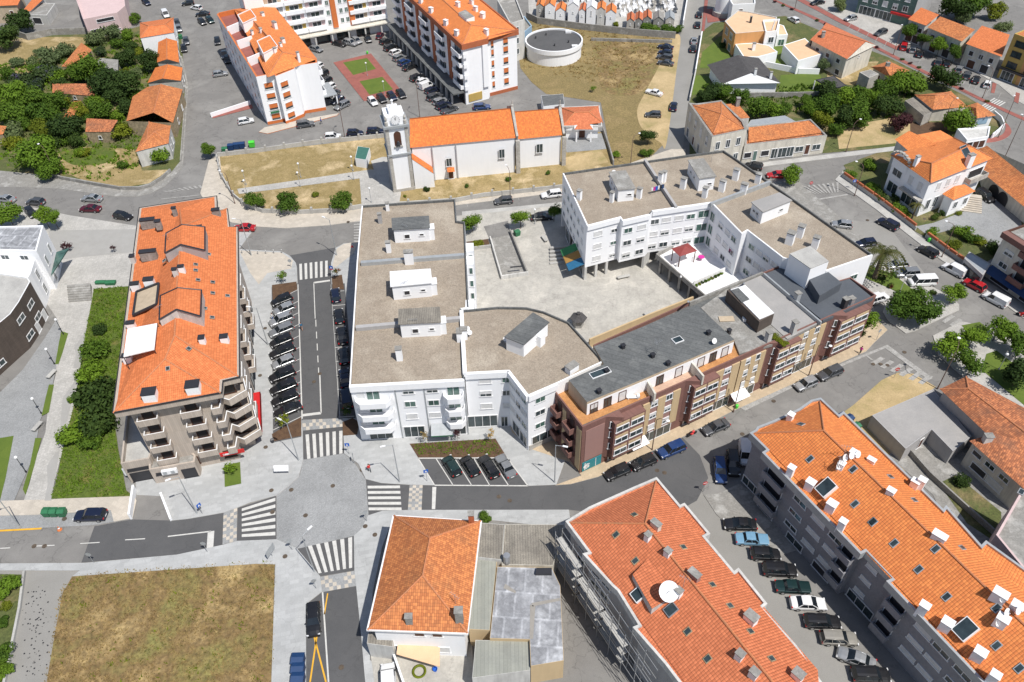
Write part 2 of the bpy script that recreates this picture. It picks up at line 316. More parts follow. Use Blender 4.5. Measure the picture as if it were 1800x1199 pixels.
# soil, fields and yards (low layers)
A('scrubland', [(-160, 30), (30, 58), (232, 50), (300, 30), (318, 60), (326, 150), (317, 285), (300, 303), (265, 326), (212, 333), (160, 325), (90, 308), (-20, 300), (-250, 300)], 'scrub', .05)
A('dry_meadow', [(-20, 85), (30, 68), (150, 66), (140, 82), (95, 105), (40, 140), (-20, 120)], 'straw', .062, sm=True)
A('dry_meadow', [(100, 270), (150, 258), (235, 262), (250, 300), (300, 298), (262, 322), (212, 330), (150, 318), (105, 300)], 'straw', .075)
A('grass', [(105, 268), (150, 260), (200, 262), (190, 285), (130, 290)], 'green', .09, sm=True)
A('churchyard', [(383, 274), (680, 241), (990, 232), (1062, 232), (1078, 290), (1000, 330), (800, 354), (690, 362), (640, 365), (590, 376), (460, 376), (425, 360), (400, 335), (388, 312)], 'straw', .06)
A('sandy_ground', [(990, 278), (1055, 262), (1070, 285), (1000, 300)], 'sand', .08)
A('path', [(417, 332), (652, 298), (700, 300), (700, 310), (652, 311), (420, 341)], 'calc', .10)
A('path', [(632, 313), (652, 300), (690, 294), (705, 340), (700, 366), (636, 366)], 'calc', .115)
A('path', [(990, 242), (1058, 234), (1066, 262), (996, 268)], 'cobble', .10)
A('dry_meadow', [(905, 60), (925, 33), (1190, 66), (1170, 250), (1120, 300), (1078, 290), (1056, 180), (960, 165), (935, 145), (915, 120)], 'fieldg', .05)
A('dry_meadow', [(1050, 75), (1158, 82), (1150, 130), (1120, 165), (1062, 160), (1050, 110)], 'drygrass', .065, sm=True)
A('sandy_ground', [(1182, 64), (1166, 95), (1158, 117), (1130, 170), (1120, 195), (1128, 225), (1160, 250), (1172, 250), (1189, 125), (1196, 66)], 'sand', .075, sm=True)
A('gravel_yard', [(925, -60), (1205, -60), (1192, 50), (1184, 62), (1100, 50), (1030, 36), (930, 28)], 'calc', .06)
A('road', [(1207, -60), (1240, -60), (1234, 54), (1222, 130), (1212, 175), (1200, 262), (1165, 262), (1172, 225), (1190, 87), (1200, 45)], 'asph_mid', .02)
A('cycle_path', [(1241, -20), (1247, -20), (1238, 55), (1233, 55)], 'redpath', .10)
A('pavement', [(1200, -30), (1207, -30), (1200, 45), (1192, 60)], 'calc', .11, .11)
# residential blocks on the right
A('garden', [(1236, 54), (1255, 40), (1380, 28), (1480, 70), (1560, 100), (1700, 170), (1770, 215), (1748, 238), (1690, 240), (1575, 258), (1440, 270), (1212, 285), (1212, 175)], 'scrub', .05)
A('lawn', [(1234, 92), (1268, 62), (1285, 100), (1270, 120), (1230, 119)], 'lawn', .09)
A('lawn', [(1372, 132), (1440, 128), (1452, 158), (1424, 166), (1368, 168)], 'lawn', .10)
A('lawn', [(1350, 78), (1388, 74), (1395, 118), (1352, 118)], 'lawn', .09)
A('lawn', [(1218, 132), (1250, 134), (1245, 160), (1216, 168)], 'lawn', .09)
A('bare_soil', [(1470, 225), (1580, 205), (1640, 218), (1590, 250), (1475, 262)], 'sand', .07)
A('bare_soil', [(1600, 215), (1680, 215), (1660, 240), (1600, 245)], 'soil', .08)
A('dry_meadow', [(1452, 112), (1545, 108), (1530, 130), (1500, 150), (1455, 145)], 'straw', .08)
A('forecourt', [(1240, 16), (1300, 12), (1310, 30), (1244, 40)], 'redpath', .07)
# the avenue top right
A('road', [(1300, -40), (1800, -40), (2300, 160), (2300, 500), (1810, 262), (1745, 232), (1700, 190), (1480, 78), (1390, 40)], 'asph_old', .03)
A('cycle_path', [(1352, -3), (1358, -3), (1436, 31), (1541, 81), (1626, 124), (1683, 151), (1733, 176), (1802, 207), (1802, 213), (1730, 180), (1680, 155), (1623, 128), (1538, 85), (1433, 35)], 'redpath', .12, .1)
A('cycle_path', [(1386, -8), (1396, -10), (1480, 34), (1580, 83), (1576, 88), (1474, 39)], 'redpath', .12, .1)
A('pavement', [(1400, -12), (1470, -20), (1600, 45), (1584, 90), (1480, 34)], 'calc', .11, .1)
A('pavement', [(1590, 74), (1620, 60), (1830, 160), (1830, 200), (1790, 178), (1757, 150), (1700, 118), (1600, 78)], 'calc', .115, .1)
A('cycle_path', [(1575, 82), (1590, 70), (1596, 78), (1582, 88)], 'redpath', .13, .1)
A('cycle_path', [(1745, 145), (1752, 147), (1748, 164), (1742, 163)], 'redpath', .135, .1)
A('cycle_path', [(1786, 162), (1793, 164), (1790, 182), (1782, 178)], 'redpath', .135, .1)
A('cycle_path', [(1700, 247), (1740, 243), (1762, 236), (1768, 222), (1762, 214), (1772, 219), (1778, 232), (1768, 243), (1745, 250), (1702, 252)], 'redpath', .125, .1, sm=True)
A('pavement', [(1352, 284), (1575, 257), (1640, 250), (1700, 247), (1702, 252), (1580, 264), (1470, 277), (1355, 291), (1205, 315), (1205, 308)], 'conc_l', .12, .12)
# villa garden
A('garden', [(1483, 290), (1560, 262), (1640, 250), (1800, 330), (1800, 420), (1735, 460), (1700, 458), (1606, 405), (1540, 350), (1500, 318)], 'scrub', .06)
A('driveway', [(1610, 398), (1640, 392), (1700, 370), (1780, 300), (1800, 420), (1740, 440), (1712, 412), (1680, 402), (1640, 412), (1625, 410)], 'cobble', .08)
A('pavement', [(1468, 316), (1482, 300), (1560, 360), (1612, 412), (1660, 448), (1710, 478), (1800, 535), (1800, 560), (1690, 478), (1656, 458), (1606, 420), (1540, 368)], 'conc_l', .12, .12)
# pavement east of the white block and the small park
A('pavement', [(1390, 300), (1410, 325), (1480, 385), (1500, 410), (1540, 420), (1520, 470), (1440, 470), (1380, 380), (1340, 320)], 'conc', .12, .12)
A('forecourt', [(1480, 385), (1560, 395), (1640, 500), (1600, 500), (1510, 470)], 'asph_mid', .02)
A('pavement', [(1490, 470), (1530, 458), (1575, 472), (1612, 490), (1650, 510), (1668, 520), (1686, 535), (1686, 545), (1608, 582), (1592, 586), (1562, 564), (1552, 548), (1556, 535), (1530, 512)], 'calc', .12, .12)
A('lawn', [(1512, 485), (1528, 466), (1570, 482), (1602, 507), (1622, 525), (1590, 520), (1560, 505)], 'lawn', .18)
A('pavement', [(1640, 590), (1690, 565), (1740, 575), (1800, 600), (1860, 640), (1860, 760), (1800, 740), (1740, 700), (1690, 660), (1650, 625)], 'calc', .12, .12)
A('lawn', [(1734, 622), (1752, 616), (1775, 634), (1800, 650), (1870, 690), (1870, 790), (1800, 712), (1742, 664), (1726, 650)], 'lawn', .18)
A('lawn', [(1690, 572), (1722, 566), (1740, 580), (1712, 592)], 'lawn', .18)
A('pavement', [(1716, 690), (1730, 680), (1800, 730), (1860, 780), (1860, 830), (1790, 770)], 'cobble', .11)
# car bays and streets south-east
A('sandy_ground', [(1455, 745), (1500, 712), (1550, 668), (1578, 655), (1606, 657), (1645, 680), (1560, 740), (1540, 760), (1600, 840), (1700, 950), (1800, 1040), (1800, 1100), (1640, 950), (1500, 800)], 'sand', .045)
A('yard', [(1560, 800), (1650, 740), (1800, 800), (1800, 1100), (1700, 1000), (1640, 870)], 'conc', .05)
A('garden', [(1650, 850), (1680, 835), (1760, 900), (1760, 960), (1700, 920)], 'scrub', .07)
A('pavement', [(1022, 836), (1000, 812), (935, 790), (900, 760), (880, 690), (1000, 640), (1540, 560), (1560, 580), (1537, 602), (1522, 618), (1472, 640), (1400, 672), (1285, 724), (1200, 768), (1100, 814), (1052, 838), (1003, 851), (976, 853)], 'paved_y', .12, .12)
A('pavement', [(1505, 590), (1520, 570), (1536, 583), (1538, 600), (1522, 618), (1500, 622)], 'calc', .13, .12)
# central block courtyard
A('courtyard', [(640, 480), (800, 380), (1000, 360), (1240, 480), (1260, 520), (1040, 620), (800, 640)], 'patio', .12, .12)
A('ramp', [(812, 372), (990, 355), (995, 400), (812, 430)], 'conc_l', .135)
A('pavement', [(850, 398), (893, 388), (898, 413), (861, 422)], 'asph_old', .155)
A('ramp', [(861, 420), (896, 412), (925, 482), (883, 490)], 'conc', .16)
A('planter_bed', [(819, 425), (858, 420), (862, 435), (820, 440)], 'soil', .17)
# south of the church
A('pavement', [(380, 275), (386, 273), (390, 312), (425, 360), (460, 374), (590, 374), (640, 366), (800, 354), (1000, 328), (1080, 296), (1180, 262), (1205, 262), (1205, 300), (995, 337), (806, 360), (635, 388), (575, 396), (500, 401), (450, 398), (407, 391), (380, 377), (356, 347), (352, 340), (367, 282)], 'slab_w', .12, .12)
# west: road edge, plaza, school driveway
A('pavement', [(-60, 292), (0, 300), (90, 309), (160, 325), (212, 334), (265, 328), (300, 304), (318, 282), (326, 150), (316, 100), (320, 98), (331, 150), (322, 290), (305, 312), (290, 326), (265, 339), (240, 345), (200, 345), (150, 338), (100, 331), (50, 329), (-60, 327)], 'conc', .11, .11)
A('plaza', [(-80, 395), (0, 372), (60, 365), (120, 378), (240, 397), (245, 405), (240, 460), (228, 505), (165, 510), (150, 560), (120, 620), (100, 560), (60, 500), (-80, 480)], 'calc', .12, .12)
A('plaza', [(85, 405), (240, 403), (238, 443), (140, 452), (95, 458)], 'tile_dark', .135)
A('driveway', [(100, 560), (108, 575), (100, 640), (88, 700), (70, 740), (60, 800), (25, 880), (-60, 900), (-60, 720), (0, 690), (40, 650), (75, 600)], 'cobble', .10)
A('path', [(165, 505), (160, 555), (148, 600), (140, 650), (133, 700), (118, 760), (108, 800), (95, 850), (88, 880), (40, 885), (52, 850), (65, 800), (80, 760), (85, 710), (98, 660), (100, 620), (110, 580), (100, 560)], 'calc', .13)
for q in ([(160, 566), (152, 600), (143, 646), (129, 647), (134, 620), (130, 612)], [(136, 664), (124, 715), (118, 738), (108, 768), (106, 745), (110, 700)], [(105, 790), (96, 845), (90, 880), (78, 880), (84, 850), (82, 820), (95, 800)]): A('path', q, 'tile_dark', .15)
for q in ([(108, 582), (120, 586), (110, 620), (103, 640), (97, 640), (104, 600)], [(86, 676), (95, 676), (86, 725), (73, 731), (80, 700)], [(62, 770), (73, 770), (60, 820), (45, 870), (40, 860), (52, 820)]): A('lawn', q, 'lawn', .155)
A('lawn', [(-60, 780), (0, 770), (24, 766), (10, 840), (0, 880), (-60, 900)], 'lawn', .13)
A('grass', [(165, 508), (226, 503), (222, 560), (200, 730), (208, 790), (222, 862), (235, 872), (90, 877), (100, 840), (110, 790), (133, 700), (148, 600)], 'green', .16, .1)
A('pavement', [(-60, 882), (90, 878), (235, 868), (240, 880), (233, 911), (200, 917), (195, 897), (60, 905), (-60, 908)], 'slab_w', .13, .12)
A('parking_bay', [(-60, 908), (60, 905), (195, 897), (200, 917), (166, 923), (73, 928), (-60, 933)], 'cobble', .03)
# field and lane bottom left
A('dry_meadow', [(127, 1013), (250, 1003), (450, 991), (483, 990), (481, 1060), (479, 1199), (470, 1400), (40, 1400), (82, 1199), (97, 1110), (110, 1043)], 'drygrass', .07)
A('garden', [(-80, 1008), (43, 1010), (30, 1090), (10, 1199), (-10, 1400), (-150, 1400)], 'scrub', .07)
A('lane', [(0, 992), (150, 990), (140, 1010), (110, 1043), (97, 1110), (82, 1199), (40, 1400), (-10, 1400), (10, 1199), (40, 1015), (0, 1008)], 'asph_mid', .012)
# new junction pavements
A('pavement', [(450, 398), (420, 438), (495, 442), (510, 450), (520, 462), (522, 470), (526, 600), (530, 735), (532, 757), (533, 808), (525, 838), (505, 856), (486, 871), (440, 883), (418, 892), (393, 901), (330, 912), (301, 915), (285, 872), (240, 870), (235, 800), (300, 700), (400, 600), (410, 430), (395, 400)], 'slab', .12, .12)
A('parking_bay', [(477.5, 505), (523, 498), (530, 745), (529.5, 768), (480, 778)], 'asph_new', .135)
A('pavement', [(420, 440), (495, 444), (515, 458), (512, 472), (470, 480), (455, 500), (440, 480)], 'slab_w', .14)
A('pavement', [(590, 436), (604, 428), (640, 425), (800, 600), (1000, 790), (978, 852), (928, 854), (764, 853), (720, 852), (670, 849), (643, 842), (630, 815), (605, 797), (603, 750), (602, 735), (597, 720), (589, 600), (582, 485), (582, 462)], 'slab', .125, .12)
A('parking_bay', [(582, 500), (606, 498), (625, 735), (598, 735)], 'asph_new', .145)
A('pavement', [(592, 437), (604, 429), (630, 424), (622, 445), (590, 470), (584, 468)], 'slab_w', .145)
A('pavement', [(647, 906), (672, 898), (720, 896.5), (1000, 896), (1005, 930), (870, 915), (690, 912), (672, 960), (655, 1040), (650, 1160), (700, 1199), (700, 1400), (655, 1400), (642, 1199), (635, 1120), (626, 1030), (623, 1003), (622, 942), (635, 930)], 'slab', .12, .12)
A('pavement', [(0, 990.5), (150, 989.5), (311, 975), (391, 958), (416, 951), (486, 948), (522, 964), (563, 1013), (566, 1040), (538, 1062), (538, 1199), (538, 1400), (472, 1400), (477, 1199), (484, 992), (450, 991), (127, 1013), (140, 1003), (0, 1003)], 'slab', .13, .12)
A('junction', [(533, 808), (605, 797), (622, 812), (643, 843), (648, 906), (635, 930), (622, 942), (522, 965), (500, 960), (486, 948), (486, 871), (505, 856), (527, 835)], 'cobble', .025)
# new asphalt
A('road', [(509, 449), (590, 435), (583, 462), (583, 500), (589, 600), (598, 737), (530.5, 740), (524, 500), (522, 469), (516, 457)], 'asph_new', .035)
A('road', [(532.5, 756), (603, 750), (605, 797), (533.5, 808)], 'asph_new', .035)
A('road', [(643.5, 843), (672, 850), (720, 853), (717, 896), (672, 898), (648, 905.5)], 'asph_new', .035)
A('road', [(743, 853), (928, 854.5), (1003, 851.5), (1052, 838.5), (1100, 815), (1200, 769), (1230, 800), (1245, 840), (1225, 880), (1180, 905), (1060, 902), (1000, 896), (741, 896.5)], 'asph_new', .045)
A('road', [(418, 893), (485, 871.5), (486, 948), (416, 951.5)], 'asph_new', .035)
A('road', [(166, 925), (233, 913), (300, 915), (393, 901.5), (391, 957.5), (311, 975), (143, 989)], 'asph_new', .04)
A('road', [(522, 965), (622, 942.5), (623, 1003), (563, 1013)], 'asph_new', .035)
A('road', [(566, 1041), (626, 1030.5), (635, 1120), (642, 1199), (652, 1400), (538, 1400), (538, 1063)], 'asph_new', .04)
A('road', [(1168, 820), (1235, 868), (1300, 940), (1600, 1300), (1400, 1400), (1200, 1000)], 'asph_mid', .015)
A('pavement', [(1237, 870), (1262, 868), (1300, 850), (1420, 940), (1420, 960), (1345, 985), (1290, 930), (1260, 905)], 'conc', .10, .1)
# chequered strips
def cheq(q, nx, ny):
    P = [g(*p, .05) for p in q]; mb = MB()
    for i in range(nx):
        for j in range(ny):
            c = [P[0].lerp(P[1], s).lerp(P[3].lerp(P[2], s), t) for s, t in ((i / nx, j / ny), ((i + 1) / nx, j / ny), ((i + 1) / nx, (j + 1) / ny), (i / nx, (j + 1) / ny))]
            mb.poly([(p.x, p.y, .055) for p in c][::-1], (i + j) % 2 if random.random() > .12 else 0)
    mb.build('paved_strip', [M['cobble'], M['slab_w']], kind='structure')
for q, a, b in (([(531, 738), (602, 735), (603, 750), (532.5, 757)], 12, 3), ([(720, 853), (743, 853), (741, 896.5), (717, 896.5)], 4, 9), ([(393, 901.5), (417, 893), (416, 951), (391, 957)], 4, 10), ([(563.5, 1014), (623, 1003.5), (626, 1030), (566, 1041)], 9, 4)): cheq(q, a, b)
# painted markings: every stripe of a crossing is one object per crossing
def marks(name, quads, mat='mark', z=.062, **kw):
    mb = MB()
    for q in quads:
        if len(q) == 3:                                  # a line: two ends and a width in metres
            a, b = g(*q[0], z), g(*q[1], z); d = (b - a).normalized(); n = Vector((-d.y, d.x, 0)) * q[2] / 2
            c = [a - n, b - n, b + n, a + n]
        else: c = [g(*p, z) for p in q]
        if (c[1] - c[0]).cross(c[2] - c[1]).z < 0: c = c[::-1]
        mb.poly([(p.x, p.y, z) for p in c])
    return mb.build(name, M[mat], kind='structure', **kw)
def zebra(q, n, duty=.5, mat='mark', z=.062):
    P = [g(*p, z) for p in q]; out = MB()
    for i in range(n):
        a, b = (i + .0) / (n - 1 + duty) , (i + duty) / (n - 1 + duty)
        c = [P[0].lerp(P[1], a), P[0].lerp(P[1], b), P[3].lerp(P[2], b), P[3].lerp(P[2], a)]
        if (c[1] - c[0]).cross(c[2] - c[1]).z < 0: c = c[::-1]
        out.poly([(p.x, p.y, z) for p in c])
    out.build('zebra_crossing', M[mat], kind='structure')
zebra([(526, 464), (576, 458), (576, 486), (527, 492)], 6)
zebra([(537, 764), (602, 757), (602, 797), (540, 807)], 6)
zebra([(646, 854), (648, 897), (706, 897), (703, 853.5)], 5)
zebra([(425, 894), (425, 944), (484, 941), (484, 875)], 6)
zebra([(541, 960), (619, 944), (619, 998), (560, 1008)], 6)
zebra([(1384, 330), (1474, 320), (1474, 338), (1424, 342)], 11, mat='mark_old')
zebra([(622, 389), (622, 430), (634, 430), (634, 388)], 9, mat='mark_old')
zebra([(1530, 632), (1604, 656), (1588, 658), (1518, 622)][::1], 5, mat='mark_old')
zebra([(1548, 627), (1640, 662), (1622, 676), (1530, 638)], 6, mat='mark_old', z=.064)
zebra([(1655, 565), (1702, 585), (1720, 576), (1672, 553)], 4, mat='mark_old')
zebra([(1748, 172), (1768, 180), (1742, 196), (1722, 188)], 5)
zebra([(284, 336), (352, 325), (356, 330), (300, 338)], 8, mat='mark_old')
L = [((523.5, 500), (531, 736), .22), ((582.5, 500), (598, 734), .22), ((551.5, 496), (554, 560), .15), ((551.5, 497), (580, 493), .5), ((562, 655), (564.5, 726), .2), ((532, 730), (564.5, 726), .55)]
for i in range(5): L.append(((555 + i * 1.2, 565 + i * 21 - 3), (555.5 + i * 1.2, 574 + i * 21), .15))
marks('road_marking', L)
marks('bay_marking', [((478 + .2 * i, 540 + 20.3 * i + 13), (525 + .5 * i, 519 + 20.3 * i + 10), .12) for i in range(-1, 12)] + [((583 + 1.4 * i, 513 + 24.5 * i), (605 + 2 * i, 511 + 24.5 * i), .12) for i in range(10)], z=.155)
marks('bay_marking', [((766.5, 806), (796.5, 853), .14), ((799, 805.5), (829, 853), .14), ((833, 805.5), (861, 853.5), .14), ((862, 805), (894, 853.5), .14), ((735, 805.5), (891, 804.5), .2), ((764, 853), (928, 854), .2), ((735, 805.5), (764, 853), .16), ((891, 804.5), (928, 854), .16)], z=.152)
A('parking_bay', [(736, 806), (890, 805), (927, 853.5), (764.5, 852.5)], 'asph_new', .141)
marks('road_marking', [[(760, 856), (767, 856), (765, 895), (759, 895)], ((0, 964), (18, 963), .15), ((62, 960), (96, 958.5), .15), ((141, 955.5), (175, 953.5), .15), ((220, 949), (255, 947), .15), ((295, 943), (371, 934), .2), ((371, 934), (369, 963), .9), ((567, 1041), (577.5, 1199), .2)])
marks('yellow_line', [((-20, 934), (73, 929), .3), ((576, 1043), (570, 1080), .16), ((536, 1063), (538, 1080), .16), ((552, 1118), (573, 1199), .2), ((557, 1118), (545, 1199), .2)], 'yellow')
marks('road_marking', [((1436, 351), (1490, 342), .5), ((1416, 281), (1419, 276), .3), ((1427, 281), (1430, 276), .3), ((1437, 280), (1439, 275), .3), ((1480, 273), (1484, 270), .3), ((1495, 272), (1498, 268), .3), ((1508, 270), (1511, 266), .3), ((1520, 268), (1523, 264), .3), ((283, 350), (351, 343), .3)] + [((820 + 45 * i, 357 - 6.2 * i), (822 + 45 * i, 364 - 6.2 * i), .12) for i in range(4)], 'mark_old')
marks('bay_marking', [((1622 + 22 * i, 98 + 10.5 * i), (1614 + 22 * i, 112 + 11 * i), .13) for i in range(5)] + [((1700 + 20 * i, 136 + 9 * i), (1692 + 20 * i, 150 + 9 * i), .13) for i in range(4)] + [((1500 + 16 * i, 36 + 7 * i), (1490 + 16 * i, 50 + 8 * i), .12) for i in range(5)], 'mark_old', z=.125)
A('painted_apron', [(1300, 716), (1400, 668), (1472, 642), (1560, 606), (1640, 665), (1632, 668), (1556, 612), (1470, 648), (1400, 678), (1310, 722)], 'mark_old', .058)
# little car park by the tower blocks: brick island and two lawns
A('paved_island', [(586, 110), (652, 94), (712, 168), (640, 178)], 'redpath', .12, .12)
A('lawn', [(603, 110), (645, 102), (661, 121), (621, 132)], 'lawn', .14)
A('lawn', [(632, 143), (672, 135), (691, 157), (650, 167)], 'lawn', .14)
A('pavement', [(455, 232), (465, 224), (560, 205), (596, 199), (592, 203), (470, 235)], 'slab_w', .13, .13, side='orangep')
A('pavement', [(560, 80), (670, 60), (680, 45), (560, 60)], 'conc', .1, .1)
A('ramp', [(372, 200), (440, 180), (445, 190), (374, 208)], 'redpath', .06)
# planting beds of the new street
for q in ([(478, 501), (521, 495), (522.5, 509), (479.5, 529)], [(478, 763), (529, 733), (530, 766), (480, 776)], [(583, 486), (601, 483), (605, 509), (584.5, 507)], [(720, 780), (871, 771), (891, 804), (735, 804.5)], [(602, 742), (620, 735), (632, 742), (628, 764), (603, 766)]): A('planting_bed', q, 'soil', .16)
A('lawn', [(394, 818), (422, 812), (424, 850), (395, 856)], 'lawn', .2)
# ------------------------------------------------------------------ building helpers
def V2(p): return Vector((p[0], p[1]))
def area(P): return sum(P[i][0] * P[(i + 1) % len(P)][1] - P[(i + 1) % len(P)][0] * P[i][1] for i in range(len(P))) / 2
def inset(P, d):
    n = len(P); out = []
    for i in range(n):
        a, b, c = V2(P[i - 1]), V2(P[i]), V2(P[(i + 1) % n]); e1 = (b - a).normalized(); e2 = (c - b).normalized()
        n1 = Vector((-e1.y, e1.x)); n2 = Vector((-e2.y, e2.x)); k = n1 + n2; l = max(.35, k.length_squared / 2)
        out.append(b + k * (d / l))
    return out
class Fr:                                               # a facade: A to B, outside on the right-hand side of A->B
    def __init__(s, root, A, B, z0=0.0):
        s.root = root; s.A = V2(A); s.B = V2(B); s.L = (s.B - s.A).length; s.e = (s.B - s.A).normalized(); s.n = Vector((s.e.y, -s.e.x)); s.rz = math.atan2(s.e.y, s.e.x)
    def P(s, t, d=0.0, z=0.0):
        q = s.A + s.e * t + s.n * d; return (q.x, q.y, z)
    def box(s, mb, t0, t1, d0, d1, z0, z1, mi=0): mb.box(t0, t1, -d1, -d0, z0, z1, mi, T=lambda x, y, z: s.P(x, -y, z))
    def put(s, me, t, z, d=0.0, parent=None, name=None):
        w = W[(parent or s.root).name]; p = s.P(t, d, z); return inst(name or me.name.split('.')[0], me, parent or s.root, Vector(p) - w, s.rz)
    def win(s, t, z, w, h, st='o', fr='frame', name='window', d=0.0):
        pane, frm = winmesh(round(w, 1), round(h, 1), st, fr); o = s.put(pane, t, z, d, name=name)
        if frm: inst('frame', frm, o)
        return o
    def row(s, ts, zs, w, h, sts='o', fr='frame', frac=True, **k):
        i = 0
        for z in zs:
            for t in ts:
                st = sts[i % len(sts)]; i += 1
                if st != ' ': s.win(t * s.L if frac else t, z, w, h, st, fr, **k)
    def balc(s, t0, t1, z, dep, mat, h=1.0, door='o', rail=None, wm=None, cham=0.0, nm='balcony', dz=.12, dw=.55):
        """slab, solid parapet on three sides and a glazed door behind"""
        mb = MB(); pl = [(t0, 0), (t0, dep), (t1, dep), (t1, 0)]
        if cham: pl = [(t0, 0), (t0 + cham * .2, dep * .55), (t0 + cham, dep), (t1 - cham, dep), (t1 - cham * .2, dep * .55), (t1, 0)]
        P = [s.P(a, b) for a, b in pl]; P = [(p[0], p[1]) for p in P]
        if area(P) < 0: Q = P[::-1]
        else: Q = P
        mb.prism(Q, z - .2, z, 0, 0); mb.fan(Q[::-1], z - .2, 0)
        I = inset(Q, .13); n = len(Q)
        for i in range(n):
            a, b = Q[i], Q[(i + 1) % n]
            ta, tb = ((V2(q) - s.A).dot(s.n) for q in (a, b))
            if abs(ta) < .01 and abs(tb) < .01: continue
            c, e = I[(i + 1) % n], I[i]
            mb.prism([a, b, c, e], z - .002, z + h, 0, 1 if rail else 0)
        o = mb.build(nm, [M[mat], M[rail or mat]], s.root)
        if door: s.win((t0 + t1) / 2, z + dz, (t1 - t0) * dw, 2.0, door, wm or 'frame', name='balcony_door')
        return o
_wc = {}
def winmesh(w, h, st, fr):
    k = (w, h, st, fr)
    if k in _wc: return _wc[k]
    x = w / 2; a = MB(); a.box(-x, x, -.05, .02, 0, h)
    mats = {'o': 'glass', 'g': 'glassg', 'c': 'shut', 'h': 'glass', 'd': 'dark', 'b': 'framb', 'r': 'orangep', 's': 'glass', 't': 'teal', 'l': 'greenw'}[st]
    if st == 'h': a.box(-x, x, -.07, .02, h * .45, h, 1)
    if st == 'r': a.box(-x, x, -.06, .02, 0, h * .3, 1)
    pane = a.mesh('window', [M[mats], M['shut'] if st != 'r' else M['glass']])
    f = MB(); t = .09 if st != 's' else .12
    for q in ((-x - .02, x + .02, h - t, h + .02), (-x - .12, x + .12, -.1, t * .5), (-x - .02, -x + t, t * .5, h - t), (x - t, x + .02, t * .5, h - t)): f.box(q[0], q[1], -.12 if q[3] < h * .2 else -.09, .02, q[2], q[3])
    if st in 'oghs' and w > .9:
        n = 2 if w < 2.1 else max(2, round(w / 1.3))
        for i in range(1, n): f.box(-x + w * i / n - .04, -x + w * i / n + .04, -.08, .0, t * .5, h - t)
    _wc[k] = (pane, f.mesh('frame', M[fr])); return _wc[k]
def s_of_u(A, B, z, u):
    A = V2(A); B = V2(B); lo, hi = 0.0, 1.0
    def U(t):
        p = A.lerp(B, t); c = R3.transposed() @ Vector((p.x, p.y, z - HC)); return CU + F_PX * c.x / c.z
    inc = U(1) > U(0)
    for _ in range(30):
        m = (lo + hi) / 2
        if (U(m) < u) == inc: lo = m
        else: hi = m
    return lo
def proj(p):
    c = R3.transposed() @ (Vector(p) - Vector((0, 0, HC))); return CU + F_PX * c.x / c.z, CV + F_PX * c.y / c.z
def hit(mb, u, v):                                       # where the sight line to photo pixel u, v meets a roof mesh
    o = Vector((0, 0, HC)); d = (R3 @ Vector((u - CU, v - CV, F_PX))).normalized(); best = None
    from mathutils.geometry import intersect_ray_tri
    for f in mb.f:
        P = [Vector(mb.v[i]) for i in f]
        for k in range(1, len(P) - 1):
            q = intersect_ray_tri(P[0], P[k], P[k + 1], d, o, True)
            if q is not None and (q - o).dot(d) > 0:
                nn = (P[k] - P[0]).cross(P[k + 1] - P[0]).normalized()
                if nn.z < 0: nn = -nn
                if nn.z > .3 and (best is None or (q - o).length < (best[0] - o).length): best = (q, nn)
    return best
